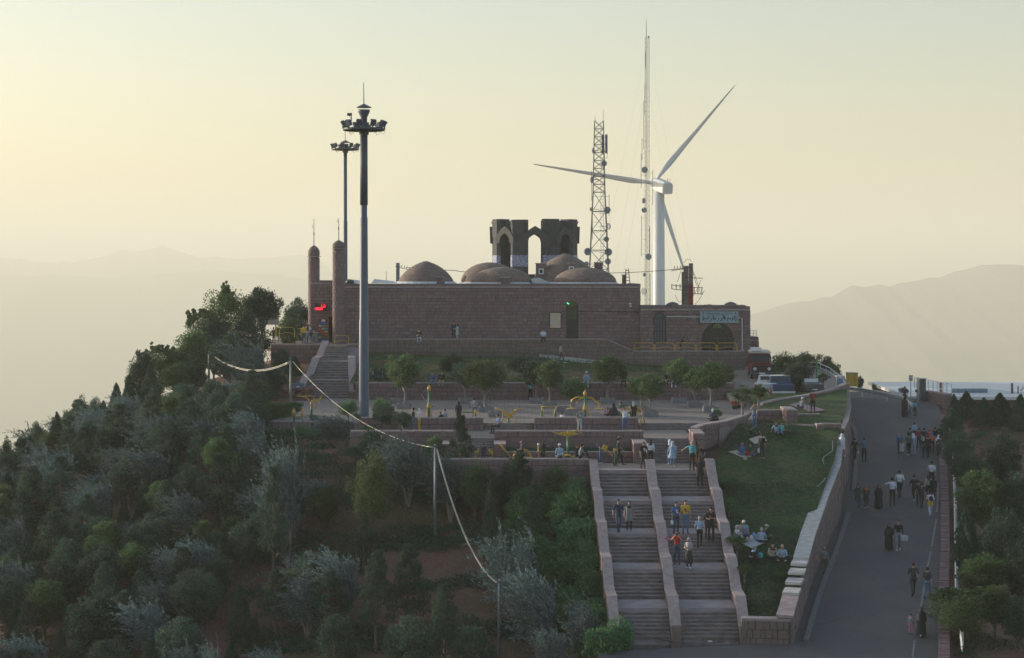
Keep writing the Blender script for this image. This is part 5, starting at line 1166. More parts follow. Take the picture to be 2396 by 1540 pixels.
def make_pine(seed, H=5.0, W=2.8, m=L_CON, nl=7500, top=.28, vis=.30):
    rs = np.random.RandomState(seed); segs = [([(0, 0, -.3), (.05, 0, H*.4), (0, .03, H*.75), (.04, 0, H*.97)], [.024*H, .018*H, .011*H, .004*H])]; cents = []; rads = []
    nlay = 10
    for k in range(nlay):
        f = k/(nlay-1); z = H*(vis+(1-vis)*f*.97); rr = W/2*((1-f)**.7*.95+.14)*rs.uniform(.75, 1.1)
        for j in range(rs.randint(5, 9)):
            a = rs.uniform(0, 2*math.pi); q = rr*rs.uniform(.55, 1); c = np.array([math.cos(a)*q, math.sin(a)*q, z+.10*q+rs.uniform(-.1, .12)]); cents.append(c); rads.append(rs.uniform(.30, .46)*(.62+.5*(1-f))*W/2.4)
            segs.append(([(0, 0, z-.25), tuple(c*np.array([.5, .5, 1])-np.array([0, 0, .12])), tuple(c)], [.011*H, .007*H, .003*H]))
    C, D = clumpy(rs, cents, rads, nl//len(cents), .65); D = D*.5+np.array([-.1, 0, .75]); L = rs.uniform(.10, .2, (len(C), 1)); return quads(C, D, L, L*.42, rs, 'crown', m), tmesh(segs, BARK)
def make_cone(seed, H=3.6, W=1.7, m=L_CON, nl=6500):
    rs = np.random.RandomState(seed); n = nl; z = rs.uniform(0, 1, n)**1.25; a = rs.uniform(0, 2*math.pi, n)
    lump = 1+.20*np.sin(a*3+seed+z*7)+.13*np.sin(a*7+z*19+seed); rr = W/2*np.minimum(1, (1-z)**.72*1.05+.02)*lump*rs.uniform(.72, 1.08, n)*np.minimum(1, .55+z*4)
    C = np.stack([np.cos(a)*rr, np.sin(a)*rr, .12*H+z*H*.9+rs.uniform(-.06, .1, n)], 1); D = np.stack([np.cos(a)*.35-.08, np.sin(a)*.35, np.ones(n)], 1)+rs.normal(size=(n, 3))*.35
    L = rs.uniform(.10, .22, (n, 1)); return quads(C, D, L, L*.42, rs, 'crown', m), tmesh([([(0, 0, -.3), (0, 0, H*.8)], [.05, .02])], BARK)
def make_bush(seed, H=1.6, W=1.9, m=L_MID, nl=5000, leaf=.09, ncl=26, trunk=0.0, flat=.8, lean=0):
    rs = np.random.RandomState(seed); cents = []; rads = []
    for k in range(ncl):
        d = rdir(rs, 1)[0]; q = rs.uniform(.35, .85); cents.append(np.array([d[0]*W/2*q+lean*trunk, d[1]*W/2*q, trunk+(H-trunk)*(.5+d[2]*.5*q*.85)])); rads.append(rs.uniform(.26, .42)*min(W/2, (H-trunk)*.7))
    C, D = clumpy(rs, cents, rads, nl//ncl, flat); L = leaf*rs.uniform(.6, 1.5, (len(C), 1)); crown = quads(C, D, L, L*.6, rs, 'crown', m)
    segs = [([(0, 0, -.3), (lean*trunk*.6+.04, 0, max(.3, trunk*.7)), (lean*trunk, 0, max(.5, trunk+.3*(H-trunk)))], [.05, .042, .03])]
    for c in cents[:6]: segs.append(([(lean*trunk*.7, 0, max(.3, trunk*.85)), tuple(c)], [.028, .01]))
    return crown, tmesh(segs, BARKP)
PROTO = {
 'broad': [(make_broad(s, 5, 3.6, .22, L_MID, 10000, .15), 5.0, 3.8) for s in (1, 2, 3)],
 'broad_dark': [(make_broad(s, 5, 3.8, .16, L_DK, 10500, .15), 5.0, 4.0) for s in (4, 5, 6)],
 'broad_yellow': [(make_broad(s, 4.5, 3.2, .22, L_YEL, 7500, .13), 4.5, 3.3) for s in (7, 8)],
 'feathery': [(make_broad(s, 7, 5.2, .18, L_MID, 12500, .16, feather=20, ncl=64), 7.6, 5.4) for s in (9, 10)],
 'umbrella': [(make_broad(11, 6, 4.0, .55, L_DK, 10000, .15, ncl=30), 6.0, 4.0)],
 'olive': [(make_olive(s), 4.4, 3.9) for s in (21, 22, 23, 24)],
 'pine': [(make_pine(s), 5.1, 2.9) for s in (31, 32, 33, 34)],
 'cone': [(make_cone(s), 3.6, 1.8) for s in (41, 42, 43)],
 'hedge': [(make_bush(s, 3.4, 3.6, L_HED, 15000, .18, 60), 3.5, 3.7) for s in (51, 52, 53)],
 'bush': [(make_bush(s, 1.5, 1.7, L_HED, 4500, .08, 22), 1.5, 1.75) for s in (61, 62)],
 'planter_tree': [(make_broad(s, 3.3, 2.5, .33, L_MID, 6500, .13, 0, 30, l, BARKP), 3.35, 2.8) for s, l in ((71, -.16), (72, .08), (73, -.22), (74, -.05))],
 'planter_yellow': [(make_broad(s, 3.3, 2.8, .33, L_YEL, 6000, .13, 0, 30, -.12, BARKP), 3.35, 3.0) for s in (75,)],
 'planter_dark': [(make_broad(s, 3.2, 2.7, .30, L_DK, 6500, .13, 0, 30, -.1, BARKP), 3.3, 2.9) for s in (76, 77)],
 'sapling': [(make_broad(s, 3.6, 1.5, .35, L_MID, 2600, .10, ncl=16, bark=BARKP), 3.7, 1.6) for s in (81, 82)],
 'loose': [(make_broad(s, 4.6, 3.2, .26, L_DK, 6500, .14, ncl=36, lean=-.14, bark=BARKP), 4.7, 3.4) for s in (85, 86)],
}
NAMES = dict(broad='broadleaf_tree', broad_dark='broadleaf_tree', broad_yellow='broadleaf_tree', feathery='broadleaf_tree', umbrella='umbrella_tree', olive='silver_olive_tree', pine='pine_tree', cone='juniper_tree',
             hedge='hedge_shrub', bush='round_shrub', planter_tree='planter_tree', planter_yellow='planter_tree', planter_dark='planter_tree', sapling='sapling', loose='loose_tree')
_first = {}; TC = [0]
def tree(kind, loc, hgt, wid, label, group=None, rz=None, cat='tree'):
    TC[0] += 1; i = TC[0] % len(PROTO[kind]); (crown, trunk), h0, w0 = PROTO[kind][i]
    root = empty(NAMES[kind], loc, label, cat if kind not in ('hedge', 'bush') else 'shrub', group, rz if rz is not None else random.uniform(-.5, .5)+(0 if kind in ('olive', 'loose') else random.choice((0, 1.6, 3.1, 4.7))))
    root.scale = (wid/w0, wid/w0, hgt/h0)
    link('trunk', trunk, root); link('crown', crown, root); return root
def T(kind, u, Y, vtop, wpx, label, group=None, surf=None, vb=None):
    x = (u-U0)*Y/F; z = H(x, Y) if surf is None else SURF[surf][0]+SURF[surf][1]*Y
    if surf == 'LAWN': z = lawnz(x, Y)
    if surf == 'BANK': z = bankz(x, Y)
    h = (V0-vtop)*Y/F-z; return tree(kind, (x, Y, z-.05), max(h, .5), wpx*Y/F, label, group)
SKY_G = 'trees along the left skyline'
for a in (('feathery', 530, 158, 640, 150, 'tall feathery-topped tree, highest on the left skyline'), ('umbrella', 612, 160, 672, 100, 'dark flat-crowned tree right of the tall feathery tree, sky showing under its crown'),
          ('feathery', 478, 157, 700, 110, 'feathery tree leaning out on the left side of the tallest tree'), ('broad_dark', 585, 156, 730, 110, 'dark tree below the flat-crowned tree, left of the beige billboard'),
          ('broad_dark', 700, 174, 690, 80, 'dark tree against the sky just left of the minaret'), ('broad', 672, 168, 735, 60, 'green tree behind the people at the kiosk forecourt'),
          ('broad', 450, 153, 765, 120, 'green tree on the skyline below the feathery tree'), ('broad_dark', 540, 150, 770, 130, 'dark tree halfway up the left hill crest'), ('feathery', 370, 150, 788, 110, 'feathery tree standing out on the skyline left of the top group'),
          ('broad', 425, 147, 840, 110, 'green tree under the skyline tree, left of the leaning wire pole'), ('broad_dark', 325, 149, 812, 70, 'small dark tree poking out at the skyline bend'), ('cone', 352, 146, 852, 55, 'dark juniper cone just under the skyline'),
          ('cone', 303, 147, 878, 55, 'pointed juniper on the descending skyline'), ('cone', 272, 146, 900, 50, 'second pointed juniper lower on the descending skyline'), ('broad_dark', 190, 145, 922, 60, 'dark tree with two tips on the lower skyline'),
          ('broad_dark', 222, 146, 928, 56, 'dark tree beside the two-tipped tree on the lower skyline'), ('broad', 160, 143, 952, 60, 'green tree on the lower left skyline'), ('broad_dark', 500, 156, 738, 100, 'dark tree filling the crest below the feathery tree'), ('broad', 408, 150, 812, 90, 'green tree on the skyline between two juniper cones'), ('broad_dark', 445, 148, 850, 90, 'dark tree beside the highest thin wire pole'), ('cone', 133, 143, 968, 44, 'small juniper on the lower left skyline'),
          ('broad_dark', 85, 142, 985, 60, 'dark tree on the skyline near the left edge'), ('broad_yellow', 120, 138, 1000, 80, 'yellow-green tree near the left end of the skyline'), ('broad_dark', 16, 140, 1018, 40, 'isolated dark tree at the very left edge against the plain'),
          ('broad', 50, 139, 1035, 50, 'low green tree by the isolated one at the left edge')):
    T(*a, group=SKY_G)
for a in (('olive', 600, 146, 790, 125, 'silvery wind-blown tree right below the hilltop, above the wire'), ('olive', 648, 150, 850, 70, 'small silvery tree next to the kiosk stairs wall'), ('olive', 555, 139, 880, 90, 'silver-grey tree below the sagging bright wire'),
          ('broad_yellow', 590, 133, 880, 95, 'yellow-green tree under the sagging bright wire'), ('broad_dark', 872, 116.6, 1000, 80, 'dark leafy tree in front of the left terrace wall'), ('broad', 1015, 115.8, 1012, 60, 'green tree in front of the right end of the left terrace wall'), ('broad_dark', 925, 115.2, 1022, 70, 'low dark tree under the left terrace wall'), ('broad_dark', 1195, 111.1, 1068, 70, 'dark tree pressed against the front parapet wall'), ('broad', 1300, 111.2, 1082, 80, 'bright green shrubby tree at the right end of the front parapet wall'), ('olive', 800, 121, 965, 115, 'silvery wind-blown tree in front of the square by the tall mast foot'), ('olive', 955, 113, 1000, 135, 'big silvery wind-swept tree left of the second wire pole'),
          ('olive', 672, 108, 1010, 140, 'tall silvery tree with bent trunks left of centre'), ('broad_yellow', 868, 109, 1050, 125, 'yellow-green tree with thin trunk in the middle of the slope'), ('olive', 1055, 111.5, 1045, 110, 'grey-green tree behind the second wire pole'),
          ('pine', 1078, 113.5, 970, 70, 'young pine in front of the narrow stair flight'), ('pine', 1215, 110.5, 1060, 95, 'dark pine below the terrace wall, under the pink-capped child'),
          ('broad_dark', 1150, 110.5, 1095, 95, 'dark tree below the front parapet'), ('cone', 1248, 106, 1130, 60, 'narrow grey-green juniper below the pine'), ('cone', 1148, 104.5, 1128, 50, 'small round-topped tree alone on the soil patch'),
          ('broad', 1110, 110.8, 1070, 75, 'green tree at the left end of the front parapet'), ('olive', 1225, 97, 1230, 150, 'large silvery wind-blown tree near the lower wire pole'), ('olive', 1265, 93.5, 1310, 150, 'silvery tree with forked dark trunk right of the lower wire pole'),
          ('olive', 1375, 91, 1378, 105, 'silver tree against the lower end of the hedge'), ('pine', 955, 97, 1272, 110, 'dark rough pine in the middle foreground'), ('pine', 880, 96, 1290, 100, 'dark pine left of the middle foreground pine'),
          ('olive', 805, 99, 1270, 150, 'wide silver-blue tree left of the foreground pines'), ('olive', 720, 98, 1330, 120, 'low silvery tree in the lower middle of the wood'), ('loose', 862, 103, 1215, 110, 'loose dark tree on the bare terrace strip'),
          ('pine', 1040, 92, 1370, 100, 'dark pine under the bright wire near the bottom'), ('loose', 800, 92, 1420, 140, 'loose bending tree at the bottom centre left'), ('broad_dark', 960, 90.5, 1430, 150, 'broad dark tree at the bottom centre'),
          ('olive', 500, 88, 1490, 60, 'pale silvery sprig at the bottom edge'), ('loose', 1120, 90, 1440, 110, 'grey-green tree at the foot of the lower wire pole'), ('olive', 1300, 88.5, 1460, 90, 'silvery low tree at the bottom by the hedge'),
          ('pine', 640, 105, 1090, 75, 'pine with bare pale trunk in the left middle of the slope'), ('loose', 1185, 100, 1225, 70, 'small dark tree on the slope above the big silvery tree')):
    T(*a, group='trees on the slope below the square')
# the wood on the left slope: filled tree by tree
rw = random.Random(5); placed = []
KT = {'olive': ('silvery wind-blown tree', .19), 'pine': ('dark pine', .26), 'cone': ('juniper cone', .17), 'broad_dark': ('dark leafy tree', .24), 'broad': ('green leafy tree', .10), 'loose': ('loose bending tree', .04)}
def zone(u, v):
    a = 'at the far left' if u < 160 else 'in the left wood' if u < 330 else 'mid wood' if u < 520 else 'in the right wood' if u < 700 else 'by the bare soil'
    b = 'high up' if v < 1120 else 'half way down' if v < 1270 else 'low down' if v < 1420 else 'along the bottom edge'
    return a, b
tries = 0; zg = {}
while len(placed) < 235 and tries < 12000:
    tries += 1; u = rw.uniform(-60, 780); v = rw.uniform(1000, 1660)
    if u > 620 and v < 1180: continue
    p = hit(u, v, 84, 158)
    if p is None or p.x > -8.5 and p.y > 108: continue
    if any((p.x-q[0])**2+(p.y-q[1])**2 < (1.45+.4*(q[2] > 3.6))**2 for q in placed): continue
    if p.x > -17 and (noise.noise(Vector((p.x*.15, p.y*.3, 9))) > -.1 or rw.random() < .4): continue
    k = rw.choices(list(KT), [KT[q][1] for q in KT])[0]; hgt = {'olive': 3.9, 'pine': 4.4, 'cone': 3.3, 'broad_dark': 3.8, 'broad': 3.6, 'loose': 3.8}[k]*rw.uniform(.62, 1.08)
    a, b = zone(u, v-hgt*.5*S(p.y)); size = 'tall ' if hgt > 3.9 else 'small ' if hgt < 2.7 else ''
    ob = tree(k, (p.x, p.y, p.z-.1), hgt, hgt*{'olive': .9, 'pine': .58, 'cone': .5, 'broad_dark': .8, 'broad': .75, 'loose': .75}[k], '%s%s %s, %s' % (size, KT[k][0], a, b), '%s%s %s, %s' % (size, KT[k][0], a, b)); placed.append((p.x, p.y, hgt)); zg.setdefault(ob['label'], []).append((u, ob))
ORD = ['leftmost', 'second from left', 'third from left', 'fourth from left', 'fifth from left', 'sixth from left', 'seventh from left', 'eighth from left', 'ninth from left']
for lab, mem in zg.items():
    mem.sort(key=lambda q: q[0])
    for i, (_, ob) in enumerate(mem):
        ob['group'] = 'trees of the wood on the left slope'
        if len(mem) > 1: ob['label'] = lab+' (%s)' % ('rightmost' if i == len(mem)-1 else (ORD+['tenth from left', 'eleventh from left', 'twelfth from left', '13th from left', '14th from left', '15th from left', '16th from left'])[min(i, 15)])
# dense hedge along the stairs
for i, (x, y, w_, h_) in enumerate(((3.1, 110.6, 3.4, 2.9), (0.9, 109.6, 3.2, 3.0), (3.0, 107.6, 3.4, 3.4), (.6, 106.2, 3.2, 3.2), (3.1, 104.6, 3.4, 3.6), (1.2, 102.6, 3.4, 3.4), (3.3, 101.4, 3.2, 3.5), (2.2, 99.2, 3.2, 3.3), (3.5, 98.0, 3.0, 3.3), (2.8, 95.8, 3.0, 3.1), (3.7, 94.4, 2.8, 3.2), (3.4, 91.8, 3.0, 3.3), (3.9, 89.2, 2.8, 3.2))):
    x += (1.0 if i >= 3 else .8) if x > 2.9 else .2; h_ += .45 if i < 3 else 0
    pos = 'top' if i < 3 else 'upper middle' if i < 6 else 'lower middle' if i < 9 else 'bottom'; side = 'touching the stairs' if x > 2.9 else 'on the slope side'
    tree('hedge', (x, y, H(x, y)-.2 if y > 89.5 else -20.6), h_+.3, w_, '%s dense green shrub of the stair hedge counted from the top, %s' % ('first second third fourth fifth sixth seventh eighth ninth tenth eleventh twelfth last'.split()[i], side), 'shrubs of the hedge beside the stairs')
for a in (('broad_dark', 660, 154, 815, 70, 'dark tree between the crest trees and the kiosk stairs, above the rocks'), ('broad_dark', 640, 147, 862, 80, 'dark tree left of the red rocks'), ('cone', 690, 155.5, 835, 40, 'narrow dark shrub touching the left wall of the kiosk stairs'), ('broad_dark', 615, 141, 900, 90, 'dark tree above the left end of the square'),
          ('bush', 660, 131, 948, 70, 'dark low shrub at the left end of the square'), ('broad', 640, 129, 935, 70, 'green tree at the left end of the square')):
    T(*a, group='trees beside the kiosk stairs')
for i, (u, w_) in enumerate(((630, 90), (668, 80), (705, 80), (742, 84), (775, 76), (838, 60), (868, 60))):
    x = (u-U0)*124.6/F; tree('bush', (x, 124.8 if u < 800 else 118.3, (-12.2 if u < 800 else -13.4)), 1.35 if u < 800 else 2.0, w_/33.7, '%s spreading juniper shrub along the front edge of the square, from the left' % 'first second third fourth fifth sixth seventh'.split()[i], 'juniper shrubs along the front edge of the square')
# clipped and loose shrubs around the square
for a in (('bush', 688, 131.5, 930, 52, 'round clipped shrub at the left end of the square by the wire pole'), ('bush', 815, 127.2, 929, 56, 'round clipped shrub left of the tall mast foot'), ('bush', 843, 126.2, 962, 36, 'small round shrub at the foot of the tall mast'),
          ('bush', 893, 127.2, 925, 60, 'round clipped shrub right of the tall mast foot'), ('bush', 735, 128, 968, 26, 'tiny round shrub at the foot of the yellow machine')):
    T(*a, surf='PL', group='clipped shrubs of the square')
for a in (('planter_dark', 905, 123, 944, 75, 'dark bushy shrub right of the mast foot, in front of the square'), ('planter_dark', 945, 121.5, 955, 60, 'dark bushy shrub left of the woman in white scarf'), ('bush', 865, 123, 1000, 50, 'low shrub under the mast foot')):
    T(*a, surf='T2', group='bushy shrubs before the square')
PLM = mat('planter_stone', (.24, .23, .235), .85, .2, 4, .2)
def planter(u, v, wd=1.12):
    p = G(u, v, 'PL'); root = empty('planter', (p.x, p.y+.5, p.z), None, 'planter', 'square stone planters in oblique rows on the square')
    for s in (-1, 1): MB().box((s*(wd/2-.06), 0, .2), (.12, wd, .4)).build('side_slab', PLM, root); MB().box((0, s*(wd/2-.06), .2), (wd-.245, .12, .4)).build('side_slab', PLM, root)
    MB().box((0, 0, .15), (wd-.25, wd-.25, .3)).build('soil', SOIL, root); return root, Vector((p.x, p.y+.5, p.z+.28))
PL = [(1088, 945, 'planter_dark', 800+40, 80), (1114, 954, None, 0, 0), (1137, 965, 'planter_yellow', 838, 125), (1161, 977, None, 0, 0), (1255, 944, 'planter_dark', 832, 100), (1287, 954, 'planter_tree', 840, 90), (1319, 965, None, 0, 0), (1341, 972, 'planter_tree', 882, 82),
      (1422, 944, 'planter_tree', 828, 105), (1466, 951, None, 0, 0), (1502, 964, 'planter_tree', 880, 80), (1523, 975, 'planter_tree', 873, 85), (1590, 944, 'planter_tree', 838, 80), (1627, 954, 'planter_tree', 862, 60), (1665, 964, 'planter_tree', 843, 105), (930, 945, 'planter_tree', 828, 60), (945, 957, 'planter_tree', 828, 110)]
for i, (u, v, k, vt, wp) in enumerate(PL):
    root, c = planter(u, v); where = 'leftmost group by the mast' if u < 1000 else 'group behind the running boy' if u < 1200 else 'group behind the U machine' if u < 1380 else 'group above the broad steps' if u < 1560 else 'rightmost group'
    root['label'] = 'stone planter %s of the %s' % (('with a slanting tree' if k else 'without a tree') + (', back' if v < 950 else ', middle' if v < 962 else ', front'), where)
    root['label'] += {1319: ' (left)', 1341: ' (right)', 1502: ' (left)', 1523: ' (right)'}.get(u, '')
    if k:
        h = (V0-vt)*c.y/F-c.z
        tree(k, c, h, wp*c.y/F, '%s tree in a planter of the %s, %s' % ('yellow-green' if k == 'planter_yellow' else 'dark green' if k == 'planter_dark' else 'green', where, 'back' if v < 950 else 'middle' if v < 962 else 'front'), 'trees in planters on the square')['label'] += ['', ' (left)', ' (right)'][{1502: 1, 1523: 2}.get(u, 0)]
for a, sf in ((('broad_dark', 1058, 151, 826, 80, 'dark shrub-like tree on the grassy bank behind the left planters'), 'BANK'), (('broad_dark', 1225, 150.5, 830, 80, 'dark tree at the foot of the bank below the white-shirted seated man'), 'BANK'), (('broad', 1578, 151, 838, 70, 'green tree at the foot of the balcony wall'), 'BANK'),
              (('broad', 1685, 150, 843, 80, 'bright green tree in front of the balcony wall corner'), 'PL'), (('loose', 895, 150, 850, 60, 'small grey-green tree behind the white sign on the square'), 'PL')):
    T(*a, surf=sf)
for a, sf in ((('sapling', 1738, 126.5, 893, 62, 'young tree on the lawn corner in front of the parked cars'), 'LAWN'), (('sapling', 1775, 134, 885, 55, 'slender young tree in front of the white pickup'), 'UL'), (('broad_dark', 1866, 147.5, 842, 70, 'dark round tree among the parked cars'), 'PARK'),
              (('sapling', 1926, 149, 862, 40, 'small tree by the end of the car park wall'), 'PARK'), (('bush', 1702, 111.3, 1112, 58, 'leafy shrub beside the stair wall near the woman in black'), 'LAWN'), (('bush', 1705, 106, 1160, 62, 'leafy shrub leaning over the stair wall half way down'), 'LAWN'),
              (('sapling', 1722, 100, 1245, 66, 'young tree with yellow tip beside the picnic group'), 'LAWN'), (('sapling', 1742, 96, 1310, 44, 'slender young tree at the lower end of the lawn'), 'LAWN'), (('bush', 1822, 96.5, 1360, 34, 'low dark shrub by the stepped end of the retaining wall'), 'LAWN'),
              (('sapling', 1640, 121, 985, 30, 'thin yellowish sapling growing against the curved wall'), 'LAWN'), (('bush', 1675, 127.5, 950, 30, 'leafy sprig at the edge of the square near the old man'), 'PL')):
    T(*a, surf=sf)
for a in (('broad', 1835, 164, 818, 90, 'green tree behind the red vehicle, left of the car park group'), ('broad', 1880, 166, 820, 90, 'green tree behind the people at the car park, tallest tips'), ('broad_dark', 1925, 166, 826, 70, 'tree behind the green lamp post'), ('broad', 1950, 164, 842, 50, 'low tree behind the curved guard rail'),
          ('broad', 1805, 162, 840, 60, 'green tree just right of the red vehicle'), ('broad_dark', 2012, 175, 878, 22, 'small shrub right of the yellow box'), ('bush', 2045, 172, 895, 16, 'tiny shrub beyond the guard rail'), ('bush', 2113, 168, 902, 26, 'low bush by the sign post beyond the guard rail')):
    x = (a[1]-U0)*a[2]/F; z = -12.2 if a[1] < 2000 else -12.0; h = (V0-a[3])*a[2]/F-z; tree(a[0], (x, a[2], z), h, a[4]*a[2]/F, a[5], 'trees behind the car park')
RG = 'trees on the right slope'
for a in (('cone', 2262, 152, 918, 60, 'dark conical juniper in front of the white platform, leftmost'), ('cone', 2302, 150, 932, 50, 'dark juniper between two larger ones in front of the white platform'), ('cone', 2340, 150, 922, 70, 'largest dark juniper in front of the white platform'), ('cone', 2388, 148, 925, 60, 'dark juniper at the right edge in front of the white platform'),
          ('cone', 2232, 146, 925, 50, 'juniper at the top of the road verge'), ('pine', 2225, 139, 955, 70, 'loose pine at the upper end of the road verge'), ('broad_dark', 2240, 128, 1000, 80, 'dark bush-like tree beside the group on the road'), ('broad_dark', 2270, 122, 1050, 110, 'dark tree on the verge above the white rail'),
          ('broad_dark', 2345, 126, 1010, 110, 'dark tree below the bare red soil'), ('broad', 2300, 112, 1090, 150, 'wide green tree in the middle of the right slope'), ('broad_dark', 2380, 112, 1100, 120, 'dark tree at the right edge, half way down'), ('cone', 2262, 104, 1190, 75, 'dark juniper beside the road rail'),
          ('broad_dark', 2345, 103, 1180, 120, 'dark tree right of the juniper by the rail'), ('broad', 2305, 98, 1290, 150, 'big green tree low on the right slope'), ('broad_dark', 2395, 97, 1260, 110, 'dark tree at the right edge, low'), ('broad_dark', 2385, 90, 1390, 120, 'dark tree in the bottom right corner')):
    T(*a, group=RG)
tree('feathery', (22.8, 90.6, -19.0), 3.3, 4.4, 'yellow-tipped green tree leaning over the road at the bottom right', RG)
tree('broad_yellow', (24.6, 91.4, -18.9), 3.1, 2.0, 'yellowish crown behind the tree leaning over the road', RG)
# spreading juniper ground cover in bands
rs = np.random.RandomState(77); C = []; D = []
for _ in range(5000):
    u = rs.uniform(560, 1330); v = rs.uniform(1010, 1560)
    p = hit(u, v, 86, 124)
    if p is None or p.x > 2.2 or (p.y > 111 and p.x > -4.8): continue
    band = math.sin(p.y*1.05+p.x*.06)+.9*noise.noise(Vector((p.x*.13, p.y*.16, 1)))
    if band < (.45 if p.x > -16 else .1) and not (p.y > 113): continue
    n = 75; r = rs.uniform(.5, 1.0); d = rdir(rs, n); d[:, 2] = abs(d[:, 2]); q = d*r*rs.uniform(.6, 1.05, (n, 1))*np.array([1.15, .8, .62]); C.append(np.array(p)+q); D.append(np.stack([np.full(n, -.6), np.zeros(n), np.full(n, .5)], 1)+rs.normal(size=(n, 3))*.5)
    if len(C) > 900: break
C = np.concatenate(C); D = np.concatenate(D); L = rs.uniform(.13, .26, (len(C), 1))
link('ground_cover', quads(C, D, L, L*.4, rs, 'ground_cover', leaf_mat('leaf_cover', [(.024, .055, .028), (.036, .078, .036), (.052, .10, .045)], .18)), kind='stuff')
C = []; D = []
for _ in range(1900):
    y = rs.uniform(86, 158); x = lerp_tab(ROADR, y)+1.2+rs.uniform(0, 6.5)**2; z = H(x, y)
    if noise.noise(Vector((x*.2, y*.2, 4))) < 0: continue
    n = 40; d = rdir(rs, n); d[:, 2] = abs(d[:, 2]); C.append(np.array((x, y, z))+d*rs.uniform(.25, .6)*np.array([1, 1, .5])); D.append(np.stack([np.full(n, -.5), np.zeros(n), np.full(n, .6)], 1)+rs.normal(size=(n, 3))*.5)
C = np.concatenate(C); D = np.concatenate(D); L = rs.uniform(.10, .2, (len(C), 1))
link('ground_cover', quads(C, D, L, L*.4, rs, 'ground_cover', _M['leaf_cover']), kind='stuff')
# ---------------- wire poles on the slope with bright cables ----------------
POLEM = mat('thin_pole', (.20, .23, .26), .5, .15, 4, metal=.3)
def wpole(u, Y, vt, vb, label, r=.09):
    b = P(u, vb, Y); zt = (V0-vt)*Y/F; root = empty('wire_pole', b, label, 'pole', 'thin steel poles carrying the bright cable'); h = zt-b.z
    MB().tube([(0, 0, -1.0), (0, 0, h*.55), (0, 0, h)], [r, r*.85, r*.7], 8).build('pole', POLEM, root, smooth=True)
    MB().box((0, 0, h-.12), (.2, .12, .14)).build('clamp', DSTEEL, root); return Vector((b.x, b.y, zt))
p1 = wpole(1168, 94.5, 1357, 1512, 'thin steel pole lowest on the slope beside the silvery tree'); p2 = wpole(1018, 109.5, 1040, 1270, 'tall thin steel pole in the middle of the slope'); p3 = wpole(680, 133, 838, 1003, 'thin steel pole at the left end of the square'); p4 = wpole(489, 150, 822, 880, 'short visible pole top among the trees of the hill crest')
p5 = wpole(507, 154, 797, 850, 'highest thin pole top among the crest trees')
d = Vector((0, 0, -.2))
for k in (0, 1): wire([P(1161+k*3, 1364, 94.5), P(1021+k*2, 1050, 109.5)], .018, 'bright_cable', 'bright sagging cable from the lower to the middle pole, %s strand' % ('lower', 'upper')[k], CABLE, 1.35+.02*k, 'cable', 20, 'bright cables between the thin poles')
wire([p2+d, P(684, 845, 133)], .013, 'bright_cable', 'bright cable from the middle pole up to the square pole', CABLE, 1.25, 'cable', 20)
for k in (0, 1): wire([P(677, 846+k*3, 133), P(495, 829+k*2, 150)], .024, 'bright_cable', 'bright sagging cable against the crest trees, %s strand' % ('upper', 'lower')[k], CABLE, .95, 'cable', 20, 'bright cables against the crest trees')
wire([P(507, 800, 154), P(430, 856, 150)], .02, label='thin wires running down-left from the highest pole', m=STEEL, sag=.2)
wire([P(506, 802, 154), P(490, 826, 150)], .02, label='short thin wire between the two crest poles', m=STEEL, sag=.05)
wire([p1+d, P(1290, 1410, 90), P(1480, 1478, 86), P(1700, 1500, 84)], .012, label='dark thin wire crossing low over the stairs foot', m=WIREM, sag=.3)
# ---------------- signs and small street furniture ----------------
bb = empty('billboard', P(632, 722, 166)-Vector((0, 0, 0)), 'beige billboard with a faint drawing between the crest trees and the kiosk', 'billboard'); s = 166/F
MB().box((0, 0, -19*s), (38*s, .1, 38*s)).build('panel', mat('beige_panel', (.34, .31, .26), .7, .1, 1), bb)
g = MB()
for x in (-1, 1): g.box((x*19.5*s, -.02, -19*s), (.08, .14, 40*s))
g.box((0, -.022, .02), (38*s, .14, .07)); g.box((-13*s, .05, -50*s), (.12, .12, 30*s)); g.box((13*s, .05, -50*s), (.12, .12, 30*s)); g.build('frame', YEL, bb)
g = MB(); rr = random.Random(3)
for k in range(40): a = rr.uniform(-14, 14); g.bar((a*s, -.06, (-20+3*math.sin(a*.3)+rr.uniform(-3, 3))*s), ((a+rr.uniform(1, 4))*s, -.06, (-20+3*math.sin(a*.3)+rr.uniform(-3, 3))*s), .012, .05)
g.build('drawing', mat('grey_ink', (.12, .13, .14), .7, 0), bb)
ws = empty('information_board', P(884, 930, 150), 'white and turquoise information board on thin posts behind the tall mast', 'sign'); s = 150/F
for x in (-11.5, 11.5): MB().tube([(x*s, 0, -.6), (x*s, 0, 62*s)], .05, 6).build('post', WHITE, ws)
MB().prism([(-11*s, -.05, 18*s), (11*s, -.05, 18*s), (11*s, -.05, 52*s), (-11*s, -.05, 52*s)], (0, .06, 0)).build('board', mat('turquoise', (.03, .22, .26), .5, .1), ws)
MB().prism([(-11*s, -.08, 18*s), (11*s, -.08, 18*s), (11*s, -.08, 27*s), (5*s, -.08, 28*s), (-3*s, -.08, 34*s), (-8*s, -.08, 44*s), (-11*s, -.08, 47*s)], (0, .025, 0)).build('white_field', WHITE, ws)
st = empty('stone_sign', P(698, 918, 149), 'small blue-grey sign box by the foot of the kiosk stairs', 'sign'); s = 149/F
MB().box((0, 0, 12*s), (1.0, .35, .68)).box((0, 0, .1), (.2, .2, .5)).build('box', mat('blue_grey', (.16, .21, .25), .7, .15), st); MB().ball((0, -.2, 12*s), .14, 8, sc=(1, .2, 1)).build('emblem', WHITE, st); MB().box((0, 0, 12*s+.42), (.3, .25, .16)).build('top_piece', _M['blue_grey'], st)
mb = MB(); rr = random.Random(4)
